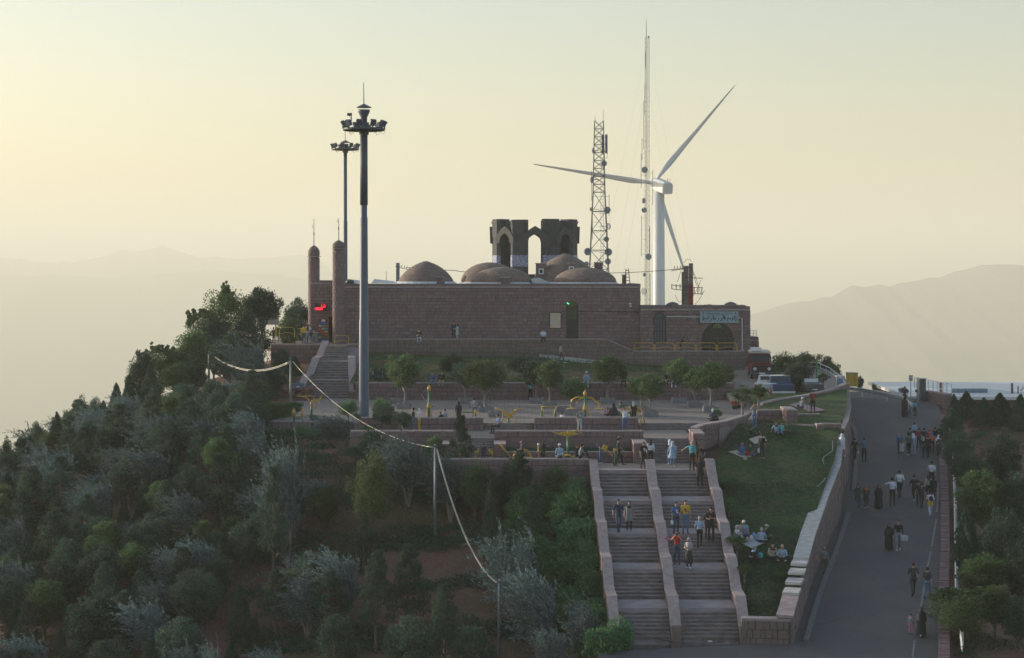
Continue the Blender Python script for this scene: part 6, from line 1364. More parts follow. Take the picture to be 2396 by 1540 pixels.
for k in range(60): mb.ball((rr.uniform(-1.9, 1.9), rr.uniform(-.8, .8), rr.uniform(0, .55)*(1-.0*k)), rr.uniform(.12, .3), 6, sc=(1.2, .9, .7))
o = mb.build('red_rocks', stone_mat('red_rock', [(.24, .10, .08), (.30, .14, .11), (.18, .08, .07)]), None, kind='stuff'); o.location = P(682, 924, 148)
# ---------------- open-air exercise machines ----------------
def machine(u, v, surf, vtop, label, rz=0, name='exercise_machine'):
    p = G(u, v, surf); return empty(name, p, label, 'exercise machine', 'yellow and green exercise machines', rz), (v-vtop)*p.y/F
def post(root, h, r=.075, mat_=GRN, cap=True, x=0):
    MB().tube([(x, 0, 0), (x, 0, h)], r, 10).build('post', mat_, root, smooth=True); MB().lathe([(r+.09, 0), (r+.09, .03), (r+.02, .05)], (x, 0, 0), 12).build('base_plate', mat_, root)
    if cap: MB().lathe([(r+.03, h-.3), (r+.03, h), (r*.6, h+.02), (r*.6, h+.08), (.01, h+.14)], (x, 0, 0), 12).build('cap', YEL, root, smooth=True)
def tubes(root, name, m, *runs, r=.035):
    mb = MB(); [mb.tube(q, r, 8) for q in runs]; return mb.build(name, m, root, smooth=True)
def arc(c, r, a0, a1, n=10, ax='x'): return [Vector(c)+(Vector((r*math.cos(a0+(a1-a0)*i/n), 0, r*math.sin(a0+(a1-a0)*i/n))) if ax == 'x' else Vector((0, r*math.cos(a0+(a1-a0)*i/n), r*math.sin(a0+(a1-a0)*i/n)))) for i in range(n+1)]
m1, h = machine(729, 982, 'PL', 925, 'green post machine with tilted yellow wheel and handles at the left end of the square', .4); post(m1, h*.72)
tubes(m1, 'wheel', YEL, arc((.1, 0, h*.78), .32, 0, 6.28, 16)+[], r=.03).rotation_euler = (R(25), 0, 0); tubes(m1, 'arms', YEL, [(0, 0, h*.72), (-.5, 0, h*.95), (-1.0, 0, h*.98)], [(0, 0, h*.72), (.5, -.1, h*.78), (.62, -.1, h*.9)], [(-.6, 0, h*.96), (0, -.1, h*.98), (.2, 0, h*.86)]); MB().box((.6, -.1, h*.84), (.1, .05, .5), M=Matrix.Rotation(.5, 3, 'Y')).build('pad', YEL, m1)
m2, h = machine(688, 990, 'PL', 958, 'half-hidden green and yellow machine left of the wire pole on the square'); post(m2, .9); tubes(m2, 'seat_frame', GRN, [(0, 0, .3), (.6, 0, .3), (.6, 0, 0)]); MB().box((.35, 0, .5), (.45, .35, .08)).build('seat', YEL, m2); tubes(m2, 'back_rest', YEL, [(.5, 0, .5), (.62, 0, 1.0)], r=.06)
def tall(u, v, surf, vtop, label, rz=0):
    m, h = machine(u, v, surf, vtop, label, rz); post(m, h, .085); MB().lathe([(.13, h*.52), (.15, h*.53), (.15, h*.60), (.13, h*.61)], n=12).build('collar', YEL, m); return m, h
m3, h = tall(1004, 1006, 'T2', 905, 'tall green post machine with curved bars beside the woman in white scarf')
tubes(m3, 'curved_bar', STEEL, [(0, 0, h*.93), (-.35, -.1, h*.9), (-.5, -.1, h*.82), (-.35, -.1, h*.72), (.1, -.1, h*.62), (.45, -.1, h*.55)], r=.025); tubes(m3, 'side_frame', YEL, [(-.12, 0, h*.5), (-.16, 0, h*.2), (.02, 0, h*.15)], [(.12, 0, h*.5), (.2, 0, h*.2), (.02, 0, h*.15)])
m4, h = machine(1112, 1004, 'T2', 962, 'low green bar machine behind the young pine'); post(m4, h); tubes(m4, 'top_bar', GRN, [(0, 0, h*.97), (-.45, 0, h*.93), (-.9, 0, h*.95)], r=.045); tubes(m4, 'lower_frame', GRN, [(0, 0, .1), (-.8, 0, .1), (-.8, 0, .5)], r=.04); MB().lathe([(.16, 0), (.16, .3)], (-.3, -.1, .35), 12).build('counter_box', GRN, m4)
m5, h = machine(1190, 1004, 'T2', 958, 'yellow lifting machine with wide V arms and long handles'); post(m5, h*.7)
MB().prism([(-.1, -.06, h*.55), (.1, -.06, h*.55), (.42, -.06, h*.86), (.28, -.06, h*.92), (0, -.06, h*.74), (-.28, -.06, h*.92), (-.42, -.06, h*.86)], (0, .12, 0)).build('yoke', YEL, m5)
tubes(m5, 'handles', YEL, [(.36, 0, h*.88), (.38, 0, h*.97), (.98, 0, h*1.02)], [(-.36, 0, h*.88), (-.38, 0, h*.97), (-.95, 0, h*1.07)], r=.045); tubes(m5, 'legs', YEL, [(.38, 0, h*.86), (.5, 0, h*.2)], [(-.38, 0, h*.86), (-.5, 0, h*.2)], r=.035)
for s_ in (-1, 1): MB().box((s_*.62, 0, h*.22), (.06, .4, .5)).build('foot_rest', YEL, m5)
m6, h = machine(1284, 1004, 'T2', 950, 'U-shaped yellow and green swing machine on the exercise terrace')
w_ = .50; tubes(m6, 'outer_frame', GRN, [(-w_, 0, h*.8), (-w_, 0, h*.28), (-w_*.7, 0, h*.1), (0, 0, h*.04), (w_*.7, 0, h*.1), (w_, 0, h*.28), (w_, 0, h*.8)], r=.06); tubes(m6, 'swing_bar', YEL, [(-w_, 0, h*.95), (-w_*.8, 0, h*.7), (-w_*.72, 0, h*.3), (-.2, 0, h*.2), (.2, 0, h*.2), (w_*.72, 0, h*.3), (w_*.8, 0, h*.7), (w_, 0, h*.95)], r=.04)
tubes(m6, 'top_bar', YEL, [(-w_, 0, h*.97), (w_, 0, h*.97)], r=.035); MB().box((0, 0, 0.06), (.3, .4, .12)).build('foot', GRN, m6)
m7, h = tall(1369, 1004, 'T2', 917, 'tall green post machine with two yellow gull-wing arms and swing seats')
tubes(m7, 'wing_arm', YEL, [(0, 0, h*.84), (-.6, 0, h*.86), (-.95, 0, h*.78), (-1.02, 0, h*.62)], [(-.15, -.2, h*.84), (-.45, -.25, h*.8), (-.55, -.25, h*.72)], r=.05); tubes(m7, 'wing_arm', YEL, [(0, 0, h*.84), (.45, 0, h*.84), (.75, 0, h*.74), (1.0, 0, h*.68), (1.0, 0, h*.6)], r=.05)
for x in (-.95, .98): MB().lathe([(.08, .12), (.06, .04), (.36, .03), (.36, 0)], (x, 0, h*.55), 12).build('hanging_seat', YEL, m7)
tubes(m7, 'lower_arch', YEL, [(-.35, 0, h*.42), (-.3, 0, h*.48), (.1, 0, h*.5), (.4, 0, h*.44), (.45, 0, h*.1)], r=.045); tubes(m7, 'lower_cradle', YEL, [(-1.3, 0, h*.28), (-1.25, 0, h*.12), (-1.0, 0, h*.07), (1.0, 0, h*.07), (1.2, 0, h*.12), (1.25, 0, h*.28)], r=.045)
m8, h = machine(1484, 1004, 'T2', 950, 'yellow machine with drilled yoke and slanting legs behind the man stretching'); post(m8, h*.92, x=-.3)
MB().prism([(-.9, -.05, h*.84), (-.6, -.05, h*.95), (-.2, -.05, h*.8), (.25, -.05, h*.95), (.5, -.05, h*.93), (.2, -.05, h*.68), (-.3, -.05, h*.62)], (0, .12, 0)).build('yoke', YEL, m8)
for k in range(3): MB().box((.05+k*.13, -.08, h*(.74+.05*k)), (.07, .03, .07)).build('slot', BLACK, m8)
tubes(m8, 'legs', YEL, [(-.85, 0, h*.84), (-1.2, 0, h*.2)], [(.45, 0, h*.9), (.75, 0, h*.25)], [(.1, 0, h*.66), (.25, 0, 0)], r=.045); MB().box((.4, 0, .35), (.07, .35, .7)).build('foot_rest', YEL, m8)
m9, h = machine(1329, 1086, 'T1', 1005, 'green post machine with spread yellow wings on the lower terrace'); post(m9, h*.92, .085)
MB().prism([(-.75, -.05, h*.86), (-.3, -.05, h*.93), (.3, -.05, h*.95), (.7, -.05, h*.86), (.3, -.05, h*.84), (0, -.05, h*.78), (-.35, -.05, h*.84)], (0, .12, 0)).build('wing_plate', YEL, m9)
tubes(m9, 'handles', YEL, [(.3, 0, h*.95), (.62, 0, h*.97), (.95, 0, h*.86)], [(-.4, 0, h*.86), (-.75, 0, h*.9), (-1.0, 0, h*.93)], r=.03); MB().lathe([(.2, .55), (.2, .62), (.05, .63)], (0, -.1, 0), 12).box((-.35, 0, .5), (.3, .3, .22)).box((.32, 0, .45), (.3, .2, .14)).build('step_block', YEL, m9)
m10, h = machine(1217, 1086, 'T1', 1030, 'yellow arched riding machine used by the child with the pink cap'); tubes(m10, 'arch', YEL, arc((.15, 0, h*.25), .58, 0, math.pi, 14), arc((.15, .3, h*.25), .5, 0, math.pi, 14), r=.045)
tubes(m10, 'beam', YEL, [(-.5, 0, h*.28), (.8, 0, h*.28)], [(0, 0, h*.28), (0, 0, 0)], [(.3, 0, h*.28), (.3, 0, 0)], [(-.5, 0, h*.2), (-1.1, 0, h*.68), (-1.35, 0, h*.9)], r=.045); MB().box((-.3, 0, h*.50), (.28, .24, .08)).build('seat', YEL, m10)
m10b, h = machine(1260, 1086, 'T1', 1040, 'short yellow upright bar beside the woman in black on the lower terrace'); tubes(m10b, 'bar', YEL, [(0, 0, 0), (0, 0, h)], r=.05); MB().ball((0, 0, h), .09, 8).build('knob', WHITE, m10b)
m11, h = machine(1440, 1090, 'T1', 1022, 'green post machine with yellow arms where the small boy in blue hangs'); post(m11, h*.62, .08, cap=False); tubes(m11, 'upright', YEL, [(.18, 0, h*.4), (.2, 0, h)], r=.055)
tubes(m11, 'swing_arm', YEL, [(0, 0, h*.6), (-.2, 0, h*.35), (-.65, 0, h*.6)], r=.05); MB().box((-.68, 0, h*.62), (.3, .22, .34), M=Matrix.Rotation(.5, 3, 'Y')).build('pad', YEL, m11); MB().lathe([(.14, h*.52), (.14, h*.6)], n=12).build('collar', YEL, m11)
m12, h = machine(1131, 1086, 'T1', 1052, 'pair of yellow grip bars around the child in black'); tubes(m12, 'grip_bars', YEL, [(-.5, 0, 0), (-.5, 0, h*.75), (-.3, 0, h)], [(.55, 0, 0), (.55, 0, h*.75), (.35, 0, h)], r=.045); MB().box((-.45, 0, h*.85), (.25, .1, .2)).build('grip', YEL, m12); MB().box((.5, 0, h*.85), (.25, .1, .2)).build('grip', YEL, m12)
# ---------------- right side: rails, signs, platform ----------------
RAIL = mat('guard_rail_steel', (.50, .50, .48), .38, .1, 3, metal=.55)
def guard(name, pts, hgt, label, nper=3, panels=True, m=RAIL):
    root = empty(name, pts[0], label, 'guard rail'); o = root.location; pts = path_pts(pts, 2.0)
    for a, b in zip(pts, pts[1:]):
        d = (b-a); n = d.cross(Vector((0, 0, 1))).normalized(); mb = MB(); prof = [(0, hgt-.32), (.05, hgt-.28), (.05, hgt-.21), (0, hgt-.17), (.0, hgt-.15), (.05, hgt-.11), (.05, hgt-.04), (0, hgt)]
        V = [p+n*x+Vector((0, 0, z))-o for p in (a+d*.004, b-d*.004) for x, z in prof]+[p+n*(x-.02)+Vector((0, 0, z))-o for p in (a+d*.004, b-d*.004) for x, z in prof]
        mb.add(V, [(i, i+1, 8+i+1, 8+i) for i in range(7)]+[(16+i, 24+i, 24+i+1, 16+i+1) for i in range(7)]+[(0, 8, 24, 16), (7, 23, 31, 15)]); mb.build('rail_beam', m, root)
        MB().box(a-n*.08+Vector((0, 0, hgt/2-.1))-o, (.1, .12, hgt+.2)).build('rail_post', m, root)
    return root
def zr(u, v, s): return Vector(((u-U0)/s, F/s, (V0-v)/s))
guard('guard_rail', [zr(1983, 921, 25.8), zr(2017, 924, 25.9), zr(2074, 935, 26.2), zr(2113, 944, 26.5), zr(2136, 962, 27.2)], .62, 'shiny steel guard rail along the crest of the road')
g2 = empty('curved_railing', zr(1913, 868, 25.6), 'glinting curved railing climbing behind the small trees of the car park', 'railing'); o = g2.location
cp = [zr(1840, 868, 25.2), zr(1885, 866, 25.4), zr(1913, 868, 25.6), zr(1940, 880, 26), zr(1962, 897, 26.6), zr(1979, 918, 27.6)]; cp = path_pts(cp, .55)
for h_ in (.75, .38): MB().tube([p+Vector((0, 0, h_))-o for p in cp], .05, 6).build('rail', RAIL, g2, smooth=True)
for p in cp[::2]: MB().tube([p-o-Vector((0, 0, .3)), p-o+Vector((0, 0, .75))], .03, 6).build('baluster', RAIL, g2)
mb = MB(); 
for a, b in zip(cp, cp[1:]): mb.bar(a-o+Vector((0, 0, -.35)), b-o+Vector((0, 0, -.35)), .3, .6)
mb.build('plinth', CAP, g2)
guard('road_rail', [G(2207, 1000, 'ROAD')+Vector((.45, 0, .0)), G(2210, 1050, 'ROAD')+Vector((.55, 0, 0)), G(2214, 1160, 'ROAD')+Vector((.55, 0, 0)), G(2216, 1290, 'ROAD')+Vector((.5, 0, 0)), G(2217, 1420, 'ROAD')+Vector((.45, 0, 0)), G(2228, 1540, 'ROAD')+Vector((.5, 0, 0))], .62, 'white guard rail running down the right verge beyond the kerb', m=WHITE)
yb = empty('yellow_cabinet', zr(1993.5, 904, 25.6), 'yellow metal cabinet behind the end of the curved railing', 'cabinet'); MB().box((0, 0, .6), (.95, .8, 1.2)).build('cabinet', YEL, yb); MB().box((0, 0, 1.23), (1.03, .9, .06)).build('lid', CAP, yb); MB().box((.18, -.41, .6), (.02, .02, 1.1)).build('door_seam', BLACK, yb)
sp_ = empty('sign_post', zr(2131, 944, 26.4), 'small square sign on a post near the road crest', 'sign'); MB().tube([(0, 0, -.3), (0, 0, 2.4)], .04, 6).build('post', STEEL, sp_); MB().box((0, -.05, 2.25), (.34, .05, .5)).build('plate', mat('sign_grey_blue', (.25, .28, .33), .5, .1), sp_); MB().box((0, -.08, 2.3), (.2, .02, .08)).build('plate_mark', WHITE, sp_)
dp = empty('gate_pillar', zr(2158.5, 940, 26.0), 'dark grey square gate pillar at the top of the road', 'pillar'); MB().box((0, 0, 1.0), (.5, .5, 2.1)).build('shaft', mat('dark_granite', (.075, .08, .085), .6, .2, 5), dp); MB().box((0, 0, 2.08), (.6, .6, .08)).build('cap', CAPL, dp)
cpn = empty('cream_post', zr(2147.5, 945, 26.2), 'cream painted post with a round top left of the dark gate pillar', 'post'); MB().lathe([(.13, 0), (.12, 1.9), (.10, 2.3), (.02, 2.4)], n=12).build('shaft', CAPL, cpn, smooth=True); MB().ball((-.14, -.05, 1.15), .14, 8).build('side_lamp', DSTEEL, cpn)
wall('platform_wall', [zr(2163, 900, 25.9).xy, zr(2215, 900, 26.6).xy], -12.4, -11.05, .5, 'rough stone wall beside the gate pillar under the white platform', 'wall', STONED, .36, .42, seed=91)
for nm, u0_, u1_, v0_, v1_, s0, s1, lab, n in (('white_fence', 2140, 2226, 883, 898, 25.6, 25.4, 'white post-and-rail fence on the platform behind the gate pillar', 9),):
    root = empty(nm, zr(u0_, 905, s0), lab, 'fence'); o = root.location
    A, B = zr(u0_, 909, s0), zr(u1_, 920, s1); T1_, T2_ = zr(u0_, v0_, s0), zr(u1_, v1_, s1)
    for k in range(n): a, b = A.lerp(B, k/(n-1)), T1_.lerp(T2_, k/(n-1)); MB().bar(a-o, b-o, .09).build('fence_post', WHITE, root)
    for f in (.96, .3): MB().bar(A.lerp(T1_, f)-o, B.lerp(T2_, f)-o, .07).build('fence_rail', WHITE, root)
    for k in (n-2,): a = A.lerp(B, k/(n-1)); MB().box(a-o+Vector((-.5, 0, .4)), (.3, .2, 1.1)).build('rust_post', mat('rusty_post', (.28, .13, .06), .8, .2), root)
pf = empty('platform', zr(2300, 935, 25.3), 'long flat white platform edge catching the light at the right', 'platform'); o = pf.location; zz = zr(2300, 922, 25.3).z
MB().prism([(36.0, 163, zz-.28), (60, 161, zz-.28), (62, 184, zz-.28), (36.5, 184, zz-.28)], (0, 0, .28)).build('slab', WHITE, pf); MB().prism([(36.4, 163.8, zz-2.4), (59.6, 161.8, zz-2.4), (61, 183, zz-2.4), (37, 183, zz-2.4)], (0, 0, 2.1)).build('base', STONED, pf)
for oo in pf.children: oo.location = -o
bf = empty('blue_fence', zr(2226, 920, 25.2), 'low blue-grey mesh fence on the platform', 'fence'); L_ = 84/25.2
for k in range(6): MB().box((k*L_/5, 0, .18), (.04, .04, .5)).build('fence_post', DSTEEL, bf)
MB().box((L_/2, 0, .2), (L_, .02, .36)).build('mesh_panel', mat('blue_mesh', (.16, .22, .27), .6, .2, 20), bf); MB().box((L_/2, 0, .42), (L_, .04, .03)).build('top_rail', DSTEEL, bf)
bn = empty('snow_white_bank', zr(2350, 922, 25.2), 'bright white sloping canvas at the right end of the platform', 'canvas'); MB().prism([(-1.6, 0, 0), (3.6, 0, 0), (3.6, 0, .12), (1.2, 0, .22), (-.6, 0, .42), (-1.5, 0, .5)], (0, .8, 0)).build('canvas', mat('bright_white', (.80, .78, .72), .4, .03), bn)
for u, vt, lab, w_ in ((2368, 897, 'grey post standing on the white platform, left one', .18), (2382, 905, 'thin grey post standing on the white platform, right one', .10)):
    q = empty('platform_post', zr(u, 925, 25.2), lab, 'post'); MB().box((0, 0, (925-vt)/25.2/2), (w_, w_, (925-vt)/25.2)).build('post', DSTEEL, q); MB().box((0, 0, (925-vt)/25.2+.02), (w_+.04, w_+.04, .04)).build('cap', STEEL, q)
lp = empty('flood_lamp', zr(2391, 960, 26), 'white floodlight on a pole at the right edge of the platform', 'lamp'); MB().tube([(0, 0, -1), (0, 0, 1.9)], .05, 6).build('pole', WHITE, lp); MB().box((.1, 0, 2.0), (.7, .2, .14), M=Matrix.Rotation(-.7, 3, 'Y')).build('lamp_head', WHITE, lp)
# green lamp post, bin, cones
gl = empty('lamp_post', G(1911, 897, 'PARK'), 'green lamp post with two small lamps by the car park', 'lamp post'); hh = (897-826)/27.4
MB().tube([(0, 0, 0), (0, 0, hh*.85)], [.09, .06], 8).build('pole', GRN, gl); tubes(gl, 'arm', YEL, [(0, 0, hh*.85), (-.15, 0, hh*.97), (-.35, 0, hh*.93)], [(0, 0, hh*.85), (.08, 0, hh), (.1, 0, hh*.9)], r=.03)
bi = empty('litter_bin', G(1965, 909, 'PARK'), 'blue litter bin under a small white roof at the car park corner', 'bin'); MB().box((0, 0, .45), (.5, .4, .75)).build('bin', mat('bin_blue', (.12, .22, .36), .6, .1), bi); MB().box((0, 0, 1.05), (.75, .55, .05)).build('roof', WHITE, bi); tubes(bi, 'supports', WHITE, [(-.28, 0, 0), (-.28, 0, 1.05)], [(.28, 0, 0), (.28, 0, 1.05)], r=.025)
tc_ = empty('traffic_cone', G(1853, 922, 'PARK'), 'small orange traffic cone beside the dark car', 'cone'); MB().lathe([(.16, .04), (.03, .62)], n=12).build('cone', mat('cone_orange', (.65, .09, .02), .5, 0), tc_); MB().box((0, 0, .02), (.4, .4, .04)).build('base', BLACK, tc_)
# ---------------- cars ----------------
def car(name, loc, rz, prof, W, body, label, cat, roof_in=.12, glass=None, wheels=(.85, 3.3), wr=.33, extras=None):
    """prof: side outline (y, z) closed; glass: list of side-window polygons; body runs from y=0 (front) to its length"""
    root = empty(name, loc, label, cat, None, rz); zb = max(p[1] for p in prof); belt = .95
    mb = MB(); n = len(prof); half = [W/2-(roof_in if z > belt+.1 else 0) for y, z in prof]
    V = [(-h, y, z) for h, (y, z) in zip(half, prof)]+[(h, y, z) for h, (y, z) in zip(half, prof)]
    mb.add(V, [tuple(range(n)), tuple(range(2*n-1, n-1, -1))]+[(i, (i+1) % n, n+(i+1) % n, n+i) for i in range(n)])
    b = mb.build('body', body, root); bv = b.modifiers.new('bevel', 'BEVEL'); bv.width = .05; bv.segments = 2; bv.limit_method = 'ANGLE'
    for gp in glass or []:
        for s_ in (-1, 1): MB().prism([(s_*(W/2-roof_in*.45), y, z) for y, z in gp], (s_*.03, 0, 0)).build('side_window', GLASSD, root)
    for y in wheels:
        for s_ in (-1, 1):
            w = MB(); w.lathe([(wr, -.1), (wr, .1)], n=18); w.v = [(s_*(W/2-.10)+z, y+a, wr+b_) for a, b_, z in w.v]; t = w.build('wheel', BLACK, root)
            w = MB(); w.lathe([(wr*.6, -.02), (wr*.6, .02)], n=14); w.v = [(s_*(W/2+.01)+z, y+a, wr+b_) for a, b_, z in w.v]; w.build('rim', STEEL, t)
    return root
def slab(root, name, m, x0, x1, y, z0, z1, t=.03, tilt=0): return MB().prism([(x0, y, z0), (x1, y, z0), (x1, y+tilt, z1), (x0, y+tilt, z1)], (0, t, 0)).build(name, m, root)
RED = mat('car_red', (.17, .012, .02), .35, .08, 2); WCAR = mat('car_white', (.62, .62, .60), .35, .05, 2); BCAR = mat('car_blue', (.02, .055, .13), .3, .1, 2); DCAR = mat('car_dark', (.05, .065, .08), .25, .1, 2); HEADL = mat('pale_gloss', (.6, .6, .58), .2, 0); CREAM = mat('car_cream', (.55, .50, .40), .4, .05, 2)
p = G(1783, 888, 'PARK'); truck = car('off_road_vehicle', p+Vector((0, 0, 0)), -.06, [(0, .55), (0, 1.35), (1.0, 1.45), (1.35, 2.15), (4.6, 2.2), (4.6, .55)], 1.9, RED, 'tall red and white off-road vehicle facing the camera beside the annex', 'off-road vehicle', .10, [[(1.45, 1.45), (1.62, 2.0), (4.4, 2.05), (4.4, 1.45)]], (.8, 3.8), .42)
slab(truck, 'windscreen', GLASSD, -.75, .75, 1.00, 1.50, 2.08, .03, .30); slab(truck, 'grille', BLACK, -.93, .93, -.04, .58, 1.22); slab(truck, 'bumper', DSTEEL, -.95, .95, -.16, .45, .64, .14); slab(truck, 'number_plate', WHITE, -.26, .26, -.19, .48, .60, .02)
MB().box((0, 2.9, 2.28), (1.82, 3.3, .12)).build('roof', CREAM, truck); MB().box((0, .5, 1.44), (1.5, .9, .06)).build('bonnet', RED, truck)
for s_ in (-1, 1): MB().ball((s_*.62, -.06, .92), .15, 10, sc=(1, .4, 1)).build('headlight', HEADL, truck); MB().box((s_*1.08, 1.05, 1.55), (.16, .1, .24)).build('mirror', BLACK, truck)
rk = MB(); [rk.tube([(-.8, y, 2.42), (.8, y, 2.42)], .03, 6) for y in (1.6, 2.4, 3.2, 4.0)]; [rk.tube([(x, 1.4, 2.42), (x, 4.3, 2.42)], .03, 6) for x in (-.8, .8)]; rk.box((-.35, 2.3, 2.55), (.9, 1.2, .28)); rk.build('roof_rack', WHITE, truck)
p = G(1812, 925, 'PARK'); wp = car('pickup_truck', p, math.pi-.25, [(0, .4), (0, .85), (1.1, .95), (1.6, 1.5), (2.7, 1.52), (2.9, .98), (4.6, .98), (4.6, .4)], 1.75, WCAR, 'white pickup truck with its cab door side to the camera, left of the blue pickup', 'pickup truck', .12, [[(1.3, .98), (1.65, 1.42), (2.6, 1.44), (2.75, .98)]]); wp.location += Vector((.4, 4.5, 0)); slab(wp, 'rear_window', GLASSD, -.6, .6, 2.84, 1.02, 1.44, .03, -.1); slab(wp, 'bumper', STEEL, -.85, .85, 4.6, .38, .56, .1)
for s_ in (-1, 1): slab(wp, 'tail_light', RED, s_*.8-.06, s_*.8+.06, 4.6, .62, .88)
p = G(1834, 930, 'PARK'); bp = car('pickup_truck', p+Vector((0, 4.7, 0)), math.pi, [(0, .45), (0, .9), (1.2, 1.0), (1.7, 1.58), (2.8, 1.6), (2.95, 1.02), (4.7, 1.02), (4.7, .45)], 1.85, BCAR, 'dark blue pickup truck seen from behind', 'pickup truck', .13, [[(1.4, 1.03), (1.75, 1.5), (2.7, 1.5), (2.8, 1.03)]])
slab(bp, 'rear_window', GLASSD, -.68, .68, 2.9, 1.08, 1.5, .03, -.09); slab(bp, 'tailgate', BCAR, -.80, .80, 4.7, .55, .98, .03); slab(bp, 'bumper', HEADL, -.92, .92, 4.72, .34, .50, .12); slab(bp, 'number_plate', WHITE, -.25, .25, 4.85, .38, .49, .01); MB().box((0, 2.25, 1.63), (1.55, 1.1, .04)).build('roof_panel', HEADL, bp)
for s_ in (-1, 1): slab(bp, 'tail_light', RED, s_*.86-.05, s_*.86+.05, 4.71, .60, .95)
p = G(1878, 925, 'PARK'); dc = car('parked_car', p+Vector((0, 3.9, .0)), math.pi+.22, [(0, .35), (0, .7), (1.0, .9), (1.6, 1.38), (2.9, 1.4), (3.7, .98), (4.2, .92), (4.2, .35)], 1.7, DCAR, 'dark grey car with light catching its rear window, right of the blue pickup', 'car', .14, [[(1.25, .93), (1.7, 1.3), (2.8, 1.3), (3.3, .95)]])
slab(dc, 'rear_window', HEADL, -.6, .6, 3.02, 1.02, 1.36, .03, -.12).location = (0, .55, -.03); slab(dc, 'bumper', DCAR, -.83, .83, 4.2, .35, .58, .1); slab(dc, 'number_plate', WHITE, -.25, .25, 4.32, .42, .53, .01)  # rear window coloured pale to stand in for light reflecting in it
for s_ in (-1, 1): slab(dc, 'tail_light', RED, s_*.70-.1, s_*.70+.1, 4.2, .68, .84)
# litter, hose
for u, v, surf, lab in ((2981, 1840, 'LAWN', 'white scrap of litter on the lawn in front of the picnic'), (2840, 2570, 'ROAD', 'white scrap of litter at the foot of the stairs')):
    p = G(u/1.7095, v/1.7095, surf); tag(MB().box((0, 0, .0), (.2, .14, .05), M=Matrix.Rotation(.5, 3, 'Z')).build('litter', WHITE), lab, 'litter').location = p+Vector((0, 0, .06))
hp = [G(u, v, 'LAWN')+Vector((0, 0, .1)) for u, v in ((1948, 1035), (1948, 1058), (1938, 1066), (1928, 1072), (1925, 1080), (1928, 1090))]; tag(MB().tube(hp, .026, 6).build('garden_hose', mat('pale_hose', (.28, .31, .30), .5, 0), smooth=True), 'pale garden hose curling beside the upper end of the retaining wall', 'hose')
hp = [G(u, v, 'LAWN')+Vector((0, 0, .1)) for u, v in ((1932, 1122), (1926, 1130), (1917, 1138), (1912, 1142))]; tag(MB().tube(hp, .026, 6).build('garden_hose', mat('pale_hose', (.28, .31, .30), .5, 0), smooth=True), 'short pale hose end lying on the lawn by the retaining wall', 'hose')
hb = G(3062/1.7095-65, 2210/1.7095, 'LAWN')
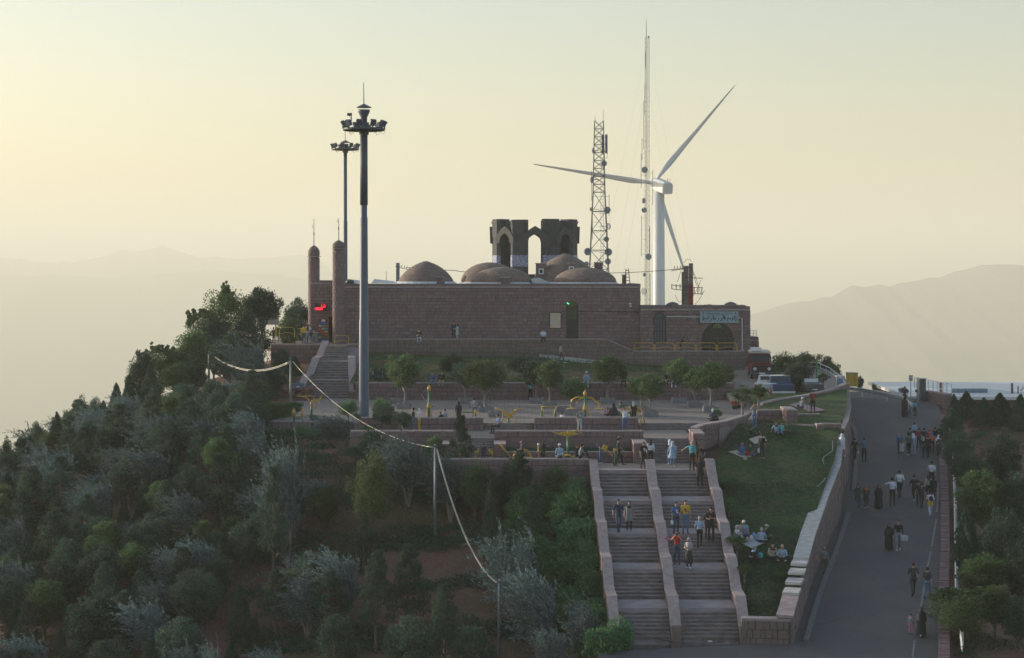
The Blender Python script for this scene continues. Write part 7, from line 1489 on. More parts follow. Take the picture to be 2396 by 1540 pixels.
# ---------------- people ----------------
def J0():
    j = dict(pel=(0, 0, .95), ch=(0, 0, 1.29), nk=(0, .01, 1.49), hd=(0, -.02, 1.635))
    for s, k in ((-1, 'l'), (1, 'r')): j.update({'s'+k: (s*.175, 0, 1.425), 'e'+k: (s*.225, .03, 1.15), 'w'+k: (s*.235, -.03, .90), 'h'+k: (s*.09, 0, .93), 'k'+k: (s*.105, -.01, .50), 'a'+k: (s*.11, .03, .09), 't'+k: (s*.13, -.15, .03)})
    return j
def pose_joints(name):
    j = J0(); U = j.update
    if name == 'fold': U(el=(-.25, -.02, 1.16), wl=(-.07, -.24, 1.16), er=(.25, -.02, 1.16), wr=(.05, -.24, 1.22), kl=(-.11, -.03, .5))
    if name == 'phone': U(er=(.24, -.06, 1.17), wr=(.07, -.27, 1.27), hd=(0, -.05, 1.62), al=(-.14, .06, .09), tl=(-.18, -.12, .03))
    if name == 'walk': U(kl=(-.09, -.19, .52), al=(-.09, -.27, .13), tl=(-.10, -.44, .09), kr=(.09, .03, .49), ar=(.09, .28, .16), tr=(.09, .15, .04), el=(-.24, .14, 1.18), wl=(-.25, .10, .93), er=(.24, -.10, 1.17), wr=(.22, -.27, .98))
    if name == 'photo': U(el=(-.25, -.16, 1.27), wl=(-.07, -.27, 1.54), er=(.25, -.16, 1.27), wr=(.07, -.27, 1.54))
    if name == 'stretch': U(el=(-.40, .02, 1.58), wl=(-.14, .1, 1.66), er=(.40, .02, 1.58), wr=(.14, .1, 1.66))
    if name == 'point': U(er=(.40, -.06, 1.32), wr=(.60, -.14, 1.17))
    if name == 'hips': U(el=(-.36, .06, 1.18), wl=(-.17, -.03, 1.03), hl=(-.09, 0, .93), al=(-.17, .03, .09), tl=(-.21, -.13, .03))
    if name == 'run': U(pel=(0, 0, .92), ch=(0, -.10, 1.25), nk=(0, -.14, 1.44), hd=(0, -.19, 1.58), sl=(-.175, -.1, 1.38), sr=(.175, -.1, 1.38), kl=(-.09, -.32, .62), al=(-.09, -.22, .22), tl=(-.09, -.38, .17), kr=(.09, .12, .50), ar=(.09, .50, .34), tr=(.09, .48, .18), el=(-.26, .18, 1.20), wl=(-.25, .02, 1.05), er=(.26, -.28, 1.22), wr=(.18, -.42, 1.38))
    if name == 'hang': U(el=(-.24, -.18, 1.60), wl=(-.20, -.30, 1.85), er=(.24, -.18, 1.60), wr=(.20, -.30, 1.85), al=(-.11, .10, .12), ar=(.11, -.06, .09))
    if name == 'lean': U(pel=(0, .05, .90), ch=(0, -.12, 1.18), nk=(0, -.22, 1.33), hd=(0, -.30, 1.45), sl=(-.175, -.18, 1.28), sr=(.175, -.18, 1.28), el=(-.22, -.34, 1.06), wl=(-.2, -.48, .88), er=(.22, -.34, 1.06), wr=(.2, -.48, .88), hl=(-.09, .05, .9), hr=(.09, .05, .9))
    def up(dz, dy=0):
        for k in ('ch', 'nk', 'hd', 'sl', 'sr'): j[k] = (j[k][0], j[k][1]+dy*(j[k][2]-.95)/.7, j[k][2]+dz)
    if name in ('sit', 'sitphone', 'sitbike'):
        up(-.83, -.05); U(pel=(0, 0, .12), hl=(-.09, 0, .11), hr=(.09, 0, .11), kl=(-.15, -.44, .13), kr=(.15, -.44, .13), al=(-.14, -.46, -.30), ar=(.16, -.46, -.30), tl=(-.15, -.62, -.35), tr=(.18, -.62, -.35), el=(-.24, -.07, .34), er=(.24, -.07, .34), wl=(-.12, -.30, .26), wr=(.12, -.30, .26))
        if name == 'sitphone': U(wl=(-.06, -.30, .42), wr=(.06, -.30, .42))
    if name == 'cross': up(-.85, -.14); U(pel=(0, 0, .11), hl=(-.1, 0, .11), hr=(.1, 0, .11), kl=(-.36, -.26, .14), kr=(.36, -.26, .14), al=(.12, -.36, .07), ar=(-.12, -.30, .07), tl=(.24, -.38, .05), tr=(-.24, -.32, .05), el=(-.26, -.16, .33), er=(.26, -.16, .33), wl=(-.12, -.34, .28), wr=(.12, -.34, .28))
    if name == 'legs': up(-.85, .16); U(pel=(0, 0, .11), hl=(-.09, 0, .11), hr=(.09, 0, .11), kl=(-.13, -.36, .34), kr=(.13, -.42, .22), al=(-.13, -.66, .09), ar=(.13, -.80, .08), tl=(-.15, -.76, .20), tr=(.15, -.88, .22), el=(-.27, .27, .34), er=(.27, .27, .34), wl=(-.28, .38, .08), wr=(.28, .38, .08))
    if name == 'knees': up(-.85, -.10); U(pel=(0, 0, .11), hl=(-.09, 0, .11), hr=(.09, 0, .11), kl=(-.12, -.36, .46), kr=(.12, -.34, .44), al=(-.12, -.52, .09), ar=(.12, -.48, .09), tl=(-.13, -.67, .03), tr=(.13, -.64, .03), el=(-.23, -.22, .36), er=(.23, -.22, .36), wl=(-.08, -.42, .38), wr=(.10, -.42, .38))
    if name == 'kneel': U(pel=(0, .22, .42), ch=(0, -.08, .62), nk=(0, -.25, .68), hd=(0, -.38, .66), sl=(-.175, -.18, .64), sr=(.175, -.18, .64), el=(-.24, -.34, .42), er=(.24, -.34, .42), wl=(-.22, -.48, .2), wr=(.22, -.48, .2), hl=(-.09, .22, .40), hr=(.09, .22, .40), kl=(-.13, -.02, .07), kr=(.13, -.02, .07), al=(-.12, .42, .06), ar=(.12, .42, .06), tl=(-.12, .52, .03), tr=(.12, .52, .03))
    return j
POSE = {}
def make_pose(name):
    if name in POSE: return POSE[name]
    j = {k: Vector(v) for k, v in pose_joints(name).items()}; bm = bmesh.new(); segs = []
    def ball(c, r, sc=(1, 1, 1), M=None, u=12):
        T_ = Matrix.Translation(c) @ (M.to_4x4() if M else Matrix()) @ Matrix.Diagonal((r*sc[0], r*sc[1], r*sc[2], 1)); bmesh.ops.create_uvsphere(bm, u_segments=u, v_segments=8, radius=1, matrix=T_)
    def limb(a, b, ra, rb, slot, ends=True):
        d = b-a; q = d.to_track_quat('Z', 'Y').to_matrix().to_4x4(); bmesh.ops.create_cone(bm, cap_ends=True, segments=12, radius1=ra, radius2=rb, depth=d.length, matrix=Matrix.Translation((a+b)/2) @ q)
        if ends: ball(a, ra); ball(b, rb)
        segs.append((a, b, ra, rb, slot))
    up = (j['nk']-j['pel']).normalized(); q = up.to_track_quat('Z', 'Y').to_matrix(); rq = Matrix((Vector((1, 0, 0)), up.cross(Vector((1, 0, 0))).normalized(), up)).transposed()
    waist = j['pel'].lerp(j['ch'], .45)
    ball(j['pel'], .12, (1.38, 1.02, 1.05), rq); ball(waist, .115, (1.30, .98, 1.35), rq); ball(j['ch'], .13, (1.32, .92, 1.45), rq); limb(j['sl'], j['sr'], .066, .066, 1); limb(j['ch'], j['nk']-up*.04, .11, .06, 1)
    segs += [(j['pel'], j['pel']+up*.01, .16, .16, 4), (waist, waist+up*.02, .15, .15, 1), (j['ch'], j['ch']+up*.02, .17, .17, 1)]
    limb(j['nk']-up*.05, j['hd']-up*.03, .056, .054, 0); ball(j['hd'], .1, (.78, .95, 1.18), u=14); f = Vector((0, -1, 0)); ball(j['hd']+Vector((0, -.022, -.058)), .07, (.80, .95, .85)); ball(j['hd']+Vector((0, -.10, -.012)), .018, (.8, 1.1, 1.5), u=8)
    for s in (-1, 1): ball(j['hd']+Vector((s*.078, 0, -.01)), .024, (.4, .8, 1.2), u=8)
    segs.append((j['hd'], j['hd']+Vector((0, 0, .02)), .12, .12, 0))
    for k in 'lr':
        limb(j['s'+k], j['e'+k], .056, .043, 1); limb(j['e'+k], j['w'+k], .042, .029, 2); limb(j['h'+k], j['k'+k], .088, .062, 4); limb(j['k'+k], j['a'+k], .060, .042, 5)
        dw = (j['w'+k]-j['e'+k]).normalized(); pa = j['w'+k]+dw*.05; ball(pa, .042, (.55, .85, 1.15), dw.to_track_quat('Z', 'Y').to_matrix()); segs.append((j['w'+k]+dw*.03, pa+dw*.05, .045, .04, 3))
        ta = j['t'+k]; limb(j['a'+k]-Vector((0, -.03, .03)), ta, .043, .034, 6)
    me = bpy.data.meshes.new('tmp'); bm.to_mesh(me); bm.free(); o = bpy.data.objects.new('tmp', me); COL.objects.link(o)
    md = o.modifiers.new('r', 'REMESH'); md.mode = 'VOXEL'; md.voxel_size = .017; sm = o.modifiers.new('s', 'SMOOTH'); sm.iterations = 3; sm.factor = .5; dc_ = o.modifiers.new('d', 'DECIMATE'); dc_.ratio = .34
    dg = bpy.context.evaluated_depsgraph_get(); res = bpy.data.meshes.new_from_object(o.evaluated_get(dg)); bpy.data.objects.remove(o); res.name = 'person_'+name
    res.materials.clear()
    for _ in range(8): res.materials.append(None)
    bm = bmesh.new(); bm.from_mesh(res)
    A = [(a, b-a, max((b-a).length_squared, 1e-9), ra, rb, s) for a, b, ra, rb, s in segs]
    for fc in bm.faces:
        c = fc.calc_center_median(); best = 9; bs = 1
        for a, d, l2, ra, rb, s in A:
            t = min(1, max(0, (c-a).dot(d)/l2)); dist = (c-(a+d*t)).length-(ra+(rb-ra)*t)
            if dist < best: best = dist; bs = s
        fc.material_index = bs; fc.smooth = True
    for k in 'lr':                                  # fingers and thumb, rooted in the palm, slightly curled
        dw = (j['w'+k]-j['e'+k]).normalized(); sd = dw.cross(Vector((0, 1, .2))).normalized(); cu = dw.cross(sd).normalized(); cu = cu if cu.y < 0 else -cu; pa = j['w'+k]+dw*.085
        for i, L in enumerate((.062, .072, .068, .052, .05)):
            if i < 4: r0 = pa+sd*((i-1.5)*.019); p1 = r0+dw*L*.55+cu*.008; p2 = p1+dw*L*.35+cu*L*.38
            else: r0 = j['w'+k]+dw*.035+sd*(-.03 if k == 'l' else .03); p1 = r0+sd*(-.022 if k == 'l' else .022)+dw*.022+cu*.012; p2 = p1+dw*.024+cu*.008
            q3 = MB().tube([r0, p1, p2], [.0095, .0085, .006], 5); base = [bm.verts.new(v) for v in q3.v]
            for ff in q3.f:
                try: nf = bm.faces.new([base[x] for x in ff]); nf.material_index = 3
                except ValueError: pass
    for s in (-1, 1):                               # eyes and mouth
        e = MB().ball(j['hd']+Vector((s*.032, -.088, .012)), .012, 6, sc=(1.2, .5, .7)); base = [bm.verts.new(v) for v in e.v]
        for ff in e.f: nf = bm.faces.new([base[x] for x in ff]); nf.material_index = 7
    e = MB().ball(j['hd']+Vector((0, -.088, -.055)), .02, 6, sc=(1.2, .35, .28)); base = [bm.verts.new(v) for v in e.v]
    for ff in e.f: nf = bm.faces.new([base[x] for x in ff]); nf.material_index = 7
    bm.to_mesh(res); bm.free()
    POSE[name] = (res, j); return POSE[name]
def pm(c): return mat('cloth_%d_%d_%d' % tuple(int(x*255) for x in c), c, .85, .12, 6)
SKIN = mat('skin', (.42, .25, .18), .6, .06, 8); EYE = mat('eye_dark', (.03, .02, .02), .4, 0)
C_ = dict(k=(.022, .022, .026), dk=(.04, .045, .055), w=(.66, .66, .70), nv=(.025, .04, .09), bl=(.05, .12, .26), lb=(.30, .40, .52), jn=(.10, .17, .27), dj=(.04, .065, .11), r=(.42, .03, .04), y=(.62, .38, .03), g=(.05, .10, .08), gy=(.20, .21, .23), lg=(.40, .42, .44), kh=(.38, .31, .20), tq=(.08, .36, .38), pk=(.55, .22, .32), br=(.16, .10, .07), mr=(.22, .03, .05), ol=(.12, .13, .08), og=(.45, .13, .03), pu=(.22, .14, .26), be=(.45, .38, .30), hr=(.018, .014, .012), wh=(.70, .68, .66), gr=(.35, .33, .32))
def headgear():
    H = {}
    mb = MB(); V = []; n = 16                      # short hair: cap over skull, open at the face
    for i in range(7):
        a = math.pi*.62*i/6
        for k in range(n):
            b = 2*math.pi*k/n; fr = max(0, -math.sin(b)); aa = a*(1-.42*fr); V.append((.086*math.sin(aa)*math.cos(b), .104*math.sin(aa)*math.sin(b)+.008, .008+.128*math.cos(aa)))
    mb.add(V, [(i*n+k, i*n+(k+1) % n, (i+1)*n+(k+1) % n, (i+1)*n+k) for i in range(6) for k in range(n)]); H['hair'] = mb
    mb = MB(); V = []                               # long hair / scarf: over the head down to the shoulders, face left open
    prof = [(.0, .135), (.055, .125), (.088, .08), (.105, .0), (.105, -.08), (.10, -.14), (.14, -.20), (.17, -.25)]
    for r, z in prof:
        for k in range(n):
            b = 2*math.pi*k/n; fr = max(0, -math.sin(b)); op = fr > .55 and -.10 < z < .07; V.append((r*math.cos(b)*.95, r*math.sin(b)*(1.08 if not op else .70)+.01, z))
    fs = [(i*n+k, i*n+(k+1) % n, (i+1)*n+(k+1) % n, (i+1)*n+k) for i in range(7) for k in range(n) if not (i in (2, 3, 4) and 9 <= k <= 14)]
    mb.add(V, fs); H['scarf'] = mb
    mb = MB().lathe([(.098, .02), (.10, .06), (.08, .12), (.02, .14)], (0, 0, 0), 14, sy=1.12); mb.prism([(-.07, -.10, .03), (.07, -.10, .03), (.05, -.19, .02), (-.05, -.19, .02)], (0, 0, .012)); H['cap'] = mb
    return {k: v.mesh(k, None, True) for k, v in H.items()}
HG = headgear()
def robe(name, prof, m, parent, fold=.0, seed=0, cy=None, open_face=False, n=26):
    rr = random.Random(seed); ph = rr.uniform(0, 6); V = []
    for i, (rx, ry, x, y, z) in enumerate(prof):
        for k in range(n):
            b = 2*math.pi*k/n; f = 1+fold*math.sin(b*7+ph)*(1-i/len(prof)); V.append((x+rx*f*math.cos(b), y+ry*f*math.sin(b), z))
    L_ = len(prof); fs = [(i*n+k, i*n+(k+1) % n, (i+1)*n+(k+1) % n, (i+1)*n+k) for i in range(L_-1) for k in range(n) if not (open_face and i in (L_-4, L_-3) and .60*n < k+.5 < .90*n)]
    fs.append(tuple(range((L_-1)*n, L_*n))); return MB().add(V, fs).build(name, m, parent, smooth=True)
def chador_prof(pose, j):
    h = j['hd']
    if pose in ('stand', 'walk', 'fold', 'phone', 'photo', 'hips', 'point'):
        e = 0 if pose != 'walk' else .08; return [(.27, .25+e, 0, 0, .10), (.25, .22+e, 0, 0, .45), (.24, .20, 0, 0, .85), (.25, .19, 0, -.02, 1.15), (.235, .15, 0, 0, 1.36), (.15, .12, 0, .01, 1.48), (.112, .125, h.x, h.y+.01, 1.55), (.115, .135, h.x, h.y+.01, 1.64), (.09, .11, h.x, h.y+.01, 1.73), (.03, .04, h.x, h.y+.01, 1.79)]
    return [(.46, .44, 0, -.20, .01), (.44, .42, 0, -.18, .16), (.30, .28, 0, -.06, .32), (.245, .17, 0, -.03, .50), (.15, .12, h.x, h.y+.05, h.z-.15), (.112, .125, h.x, h.y+.01, h.z-.09), (.115, .135, h.x, h.y+.01, h.z), (.09, .11, h.x, h.y+.01, h.z+.09), (.03, .04, h.x, h.y+.01, h.z+.15)]
npers = [0]
def person(pos, hgt, rot, pose, cols, head, label, group=None, extra=(), short=True, shorts=False, squash=1):
    """cols: top, trousers, shoes; head: ('hair'|'scarf'|'cap', colour); extra: coat / chador / skirt / backpack / bag"""
    me, j = make_pose(pose); o = bpy.data.objects.new('person', me); COL.objects.link(o); npers[0] += 1
    top, tr, sh = [pm(C_[c]) for c in cols]; mats = [SKIN, top, SKIN if short else top, SKIN, tr, SKIN if shorts else tr, sh, EYE]
    for i, m in enumerate(mats): o.material_slots[i].link = 'OBJECT'; o.material_slots[i].material = m
    s = hgt/1.76; o.scale = (s*1.04*squash, s*1.04*squash, s); o.location = pos; o.rotation_euler = (0, 0, R(rot)); tag(o, label, 'person', group)
    hd = j['hd']
    if head:
        if head[0] == 'cap': c = link('hair', HG['hair'], o, loc=hd); c.data = HG['hair'].copy(); c.data.materials.clear(); c.data.materials.append(pm(C_['hr']))
        c = link({'hair': 'hair', 'scarf': 'headscarf', 'long': 'hair', 'cap': 'cap'}[head[0]], HG[{'long': 'scarf'}.get(head[0], head[0])].copy(), o, loc=hd); c.data.materials.clear(); c.data.materials.append(pm(C_[head[1]]))
    for e in extra:
        k, c = e[0], pm(C_[e[1]])
        if k == 'chador': robe('chador', chador_prof(pose, j), c, o, .10, npers[0], open_face=True)
        if k == 'coat': robe('long_coat', [(.22, .17+(.05 if pose == 'walk' else 0), 0, 0, .62), (.205, .15, 0, 0, .85), (.175, .135, 0, 0, 1.08), (.185, .135, 0, 0, 1.25), (.20, .125, 0, 0, 1.40), (.10, .09, 0, 0, 1.48)], c, o, .04, npers[0])
        if k == 'skirt': robe('skirt', [(.24, .22, 0, 0, .30), (.20, .17, 0, 0, .7), (.165, .13, 0, 0, 1.0)], c, o, .08, npers[0])
        if k == 'backpack': p = j['ch']+Vector((0, .19, -.04)); MB().ball(p, .15, 12, sc=(.95, .55, 1.35)).build('backpack', c, o, smooth=True)
        if k == 'jacket_tied': robe('tied_jacket', [(.20, .17, 0, 0, .78), (.185, .145, 0, 0, .95), (.17, .13, 0, 0, 1.02)], c, o, .05, 3)
        if k == 'pan': p = j['wr']+Vector((.08, -.02, -.20)); MB().lathe([(.19, -.14), (.20, .12)], (p.x, p.y, p.z), 16).build('round_pot', c, o)
        if k == 'print': p = j['ch']+Vector((0, -.135, -.04)); MB().box(p+Vector((-.02, 0, .04)), (.10, .02, .09)).box(p+Vector((.02, .002, -.07)), (.08, .02, .07)).build('shirt_print', c, o)
        if k == 'bag': p = j['w'+e[2]]+Vector((0, 0, -.28)); MB().ball(p, .12, 10, sc=(.8, .5, 1.25)).tube([p+Vector((0, 0, .12)), j['w'+e[2]]+Vector((0, 0, -.08))], .02, 5).build('carried_bag', c, o, smooth=True)
        if k == 'phone': MB().box((j['wl']+j['wr'])/2+Vector((0, -.06, .07)), (.10, .02, .14)).build('phone', BLACK, o)
    return o
def PP(u, v, surf, hpx, *a, hm=None, **k):
    """feet at pixel (u, v) on a surface of the scene; height from the size in the photograph"""
    if surf == 'STAIR':
        y = 90.5; p = None
        while y < 112:
            q = P(u, v, y)
            if q.z <= stair_z(y): p = Vector((q.x, y, stair_z(y))); break
            y += .02
        if p is None: p = G(u, v, 'T1')
    elif surf == 'BOTTOM': p = P(u, v, 0 or 1); p = G(u, v, 'ROAD')
    else: p = G(u, v, surf)
    h = hm or min(1.9, max(1.5, hpx/S(p.y))); return person(p, h, *a, **k)
FWD, BCK = 0, 180
# people on the main stairs and landing (u, v of the feet; height in px)
PP(1447, 1246, 'STAIR', 78, 10, 'walk', ('nv', 'dj', 'k'), ('hair', 'hr'), 'bearded man in dark blue shirt coming down the left flight')
PP(1472, 1243, 'STAIR', 70, -5, 'stand', ('gy', 'k', 'gy'), ('scarf', 'k'), 'woman in grey patterned coat beside the man on the left flight', extra=(('coat', 'gy'),))
PP(1582, 1252, 'STAIR', 74, 15, 'stand', ('bl', 'dj', 'k'), ('hair', 'hr'), 'man in blue printed T-shirt holding a white bag on the right flight', extra=(('print', 'w'), ('bag', 'w', 'l')))
PP(1604, 1253, 'STAIR', 78, 0, 'stand', ('y', 'jn', 'k'), ('hair', 'hr'), 'man in yellow T-shirt with dark print on the right flight', extra=(('print', 'mr'),))
PP(1637, 1283, 'STAIR', 74, 175, 'walk', ('lb', 'k', 'k'), ('hair', 'gr'), 'man in light blue shirt climbing the right flight')
PP(1664, 1268, 'STAIR', 78, -20, 'fold', ('k', 'k', 'k'), ('hair', 'hr'), 'tall man in black near the right stair wall with red collar', extra=(('print', 'r'),))
PP(1656, 1262, 'STAIR', 62, 10, 'stand', ('dk', 'dk', 'k'), ('scarf', 'dk'), 'woman in dark coat in front of the tall man by the right stair wall', extra=(('coat', 'dk'),))
PP(1584, 1321, 'T3' if False else 'STAIR', 80, -8, 'photo', ('r', 'dj', 'k'), ('hair', 'hr'), 'man in red T-shirt taking a picture on the stairs', extra=(('phone', 'k'),))
PP(1612, 1330, 'STAIR', 72, -35, 'fold', ('gr', 'k', 'w'), ('scarf', 'lg'), 'woman in grey and white patterned top with white shoes on the stair landing', extra=(('skirt', 'k'),))
PP(1638, 1138, 'STAIR', 70, 175, 'stand', ('k', 'k', 'k'), ('scarf', 'k'), 'woman in a black coat standing on the top steps by the stair wall', extra=(('coat', 'k'),))
PP(1405, 1085, 'T1', 50, -110, 'hang', ('bl', 'bl', 'w'), ('hair', 'hr'), 'small boy in light blue hanging on the yellow machine arm', hm=1.15, short=False)
PP(1447, 1090, 'T1', 66, 95, 'walk', ('g', 'k', 'k'), ('cap', 'k'), 'man with cap and dark green shirt walking past the machine')
PP(1506, 1097, 'T1', 64, 20, 'phone', ('k', 'k', 'k'), ('hair', 'hr'), 'man in black T-shirt looking at his hands on the landing', extra=(('print', 'w'),))
PP(1522, 1090, 'T1', 62, 180, 'stand', ('w', 'k', 'k'), ('long', 'hr'), 'woman in white top with black sleeves seen from behind on the landing', short=False)
PP(1567, 1088, 'T1', 60, 178, 'walk', ('k', 'jn', 'w'), ('scarf', 'w'), 'woman with white scarf walking on the landing, just behind the one in blue', short=False)
PP(1574, 1094, 'T1', 62, 172, 'walk', ('lb', 'jn', 'w'), ('scarf', 'lg'), 'woman in light blue coat with pale scarf walking to the upper steps', extra=(('coat', 'lb'), ('bag', 'w', 'r')), short=False)
PP(1619, 1100, 'T1', 68, 160, 'point', ('tq', 'k', 'k'), ('hair', 'be'), 'balding man in turquoise shirt carrying a bag on the landing', extra=(('bag', 'og', 'l'),))
PP(1629, 1092, 'T1', 60, 120, 'stand', ('k', 'k', 'k'), ('long', 'hr'), 'dark-haired woman in black beside the man in turquoise', short=False)
PP(1648, 1091, 'T1', 50, -30, 'lean', ('k', 'dk', 'k'), ('hair', 'br'), 'man in black leaning on the top end of the right stair wall')
# lower terrace
def SIT(x, y, z, h, *a, **k): return person(Vector((x, y, z)), h, *a, **k)
def at(u, s_, v): return Vector(((u-U0)/s_, F/s_, (V0-v)/s_))
SIT(*at(1310, 37.4, 1073), 1.75, 190, 'sit', ('lb', 'dj', 'k'), ('cap', 'w'), 'man in pale denim shirt sitting on the front parapet with his back turned', short=False)
SIT(*at(1357, 37.4, 1072.5), 1.75, 95, 'knees', ('gy', 'k', 'k'), ('hair', 'hr'), 'man in dark grey top sitting sideways on the front parapet with legs stretched', short=False)
SIT(*at(1350, 37.0, 1085), 1.2, 185, 'stand', ('k', 'k', 'k'), ('hair', 'hr'), 'person in black behind the man sitting sideways on the parapet', short=False)
PP(1271, 1086, 'T1', 52, 95, 'phone', ('k', 'k', 'k'), ('scarf', 'k'), 'woman in a black coat standing on the lower terrace', extra=(('coat', 'k'),), short=False)
SIT(*at(1222, 36.9, 1059), 1.35, -75, 'sit', ('dk', 'dk', 'k'), ('cap', 'pk'), 'child with a pink cap riding the yellow arched machine')
PP(1131, 1082, 'T1', 46, 180, 'stand', ('dk', 'dk', 'k'), ('hair', 'hr'), 'child in black standing between the yellow grip bars', hm=1.25, short=False)
# exercise terrace
PP(1035, 1006, 'T2', 46, -110, 'run', ('k', 'jn', 'k'), ('hair', 'hr'), 'boy in black T-shirt and shorts running on the exercise terrace', hm=1.3, shorts=True)
PP(1041, 1002, 'T2', 46, 170, 'stand', ('lg', 'jn', 'w'), ('hair', 'hr'), 'child in pale shirt behind the running boy', hm=1.35)
PP(967, 1012, 'T2', 60, -90, 'stand', ('k', 'jn', 'w'), ('hair', 'hr'), 'man in black T-shirt standing by the tall green machine', hm=1.7)
PP(981, 1010, 'T2', 60, -100, 'stand', ('wh', 'y', 'k'), ('scarf', 'wh'), 'woman with white scarf facing the man in black by the green machine', hm=1.62, short=False)
SIT(*at(1167, 34.9, 1001), 1.75, -60, 'sit', ('jn', 'k', 'k'), ('hair', 'hr'), 'man in blue-grey T-shirt sitting beside the yellow V machine')
PP(1315, 1005, 'T2', 44, 150, 'walk', ('w', 'lg', 'k'), ('hair', 'hr'), 'small boy in white shirt between the U machine and the tall one', hm=1.2)
PP(1357, 1012, 'T2', 58, 12, 'phone', ('gy', 'lg', 'k'), ('hair', 'hr'), 'woman in black and white patterned top looking at her phone beside the tall machine', extra=(('print', 'w'),), hm=1.62)
PP(1462, 1012, 'T2', 60, 178, 'stretch', ('w', 'bl', 'k'), ('hair', 'hr'), 'man in white T-shirt with hands behind his head, back turned', hm=1.75)
PP(1073, 990, 'PL', 45, 180, 'stand', ('k', 'k', 'k'), ('scarf', 'k'), 'woman in black seen from behind at the parapet of the square', extra=(('coat', 'k'),), short=False)
PP(1110, 983, 'PL', 52, 170, 'stand', ('gr', 'jn', 'k'), ('hair', 'hr'), 'woman in patterned shirt behind the green bar machine')
PP(1483, 990, 'PL', 45, 175, 'stand', ('k', 'k', 'k'), ('scarf', 'gr'), 'older woman with grey headscarf in black behind the yellow yoke machine', extra=(('coat', 'k'),), short=False)
PP(1452, 985, 'PL', 40, 170, 'lean', ('g', 'g', 'k'), ('hair', 'hr'), 'man in dark green and white bending over near the drilled yoke machine')
SIT(*at(1434, 33.6, 973), 1.65, 150, 'cross', ('k', 'k', 'k'), ('scarf', 'gr'), 'woman in a grey scarf sitting on the parapet of the square', extra=(('chador', 'k'),), short=False)
SIT(*at(1421, 33.6, 973), 1.2, 170, 'cross', ('pk', 'k', 'k'), ('long', 'br'), 'small girl in pink sitting beside the woman with grey scarf on the parapet')
# back of the square
for u, v, rot, ps_, cl, hd_, lab in ((1012, 912, 15, 'sit', ('bl', 'jn', 'k'), ('hair', 'hr'), 'man in blue top and jeans sitting on the wall at the back of the square'), (1034, 912, -10, 'sitphone', ('k', 'kh', 'k'), ('hair', 'hr'), 'man in black with khaki trousers sitting on the back wall of the square'),
                                     (1373, 910, -10, 'sit', ('lb', 'lb', 'w'), ('cap', 'w'), 'person with white cap and light blue clothes sitting on the low back wall'), (1574, 912, 5, 'sit', ('w', 'lb', 'w'), ('hair', 'hr'), 'young woman in white top and light jeans sitting on the back wall'),
                                     (1560, 913, 20, 'sit', ('k', 'k', 'k'), ('scarf', 'k'), 'woman in black sitting next to the one in white on the back wall'), (1290, 913, -15, 'sit', ('mr', 'dk', 'k'), ('hair', 'hr'), 'man in dark red sitting on the back wall behind the planter trees'),
                                     (1310, 913, 10, 'sit', ('nv', 'jn', 'k'), ('hair', 'hr'), 'man in navy sitting on the back wall behind the planter trees'), (1268, 913, 10, 'sit', ('k', 'br', 'k'), ('hair', 'hr'), 'man with brown trousers sitting on the back wall behind the planter trees'),
                                     (1458, 913, 0, 'sit', ('k', 'k', 'k'), ('scarf', 'dk'), 'woman in black sitting on the back wall above the broad steps'), (1150, 913, 0, 'sit', ('k', 'dk', 'k'), ('hair', 'hr'), 'man in black sitting on the back wall behind the yellowish planter tree')):
    SIT((u-U0)*147.6/F, 147.62, -9.42+.02+.09-.0 if True else 0, 1.72, rot, ps_, cl, hd_, lab, short=False)
PP(1241, 936, 'PL', 36, -20, 'stand', ('tq', 'k', 'k'), ('hair', 'hr'), 'person in turquoise top leaning by the back wall of the square', hm=1.6)
PP(834, 933, 'PL', 40, 170, 'stand', ('k', 'k', 'k'), ('scarf', 'k'), 'dark-clad woman between the kiosk stairs and the tall mast', extra=(('coat', 'k'),), hm=1.55, short=False)
SIT(*at(1666, 33.0, 985.5), 1.7, 150, 'cross', ('nv', 'k', 'k'), ('hair', 'wh'), 'white-haired man in dark jacket sitting at the edge of the square', short=False)
# terrace under the building
SIT(*at(980.5, 25.56, 793.5), 1.72, 5, 'sitphone', ('k', 'lg', 'k'), ('hair', 'hr'), 'man in black and green T-shirt and grey trousers sitting on the terrace ledge', extra=(('print', 'ol'),))
SIT(*at(1271, 25.56, 793), 1.78, 0, 'sit', ('w', 'k', 'k'), ('hair', 'hr'), 'man in white T-shirt sitting on the terrace ledge below the framed notice')
SIT((1062-U0)*166/F, 166, -6.6, 1.76, 20, 'stand', ('nv', 'k', 'k'), ('hair', 'hr'), 'man in dark blue standing with a woman at the foot of the building wall', short=False)
SIT((1070-U0)*165.6/F, 165.6, -6.6, 1.60, -80, 'fold', ('lg', 'gr', 'k'), ('scarf', 'k'), 'woman wrapped in black and white patterned cloth beside the man in dark blue', extra=(('coat', 'lg'),), short=False)
SIT((1594-U0)*165/F, 165.2, -7.66, 1.6, 90, 'lean', ('k', 'k', 'k'), ('hair', 'hr'), 'person bending behind the balcony railing, only the head showing')
p = Vector(((1312-U0)*158/F, 158, bankz((1312-U0)*158/F, 158))); p = P(1312, 855, 158.0); p.z = bankz(p.x, p.y) if abs(bankz(p.x, p.y)-p.z) < .8 else p.z
person(p, 1.75, 95, 'walk', ('gr', 'dj', 'w'), ('hair', 'hr'), 'man in striped shirt with an orange bag walking on the grassy bank', extra=(('bag', 'og', 'r'),))
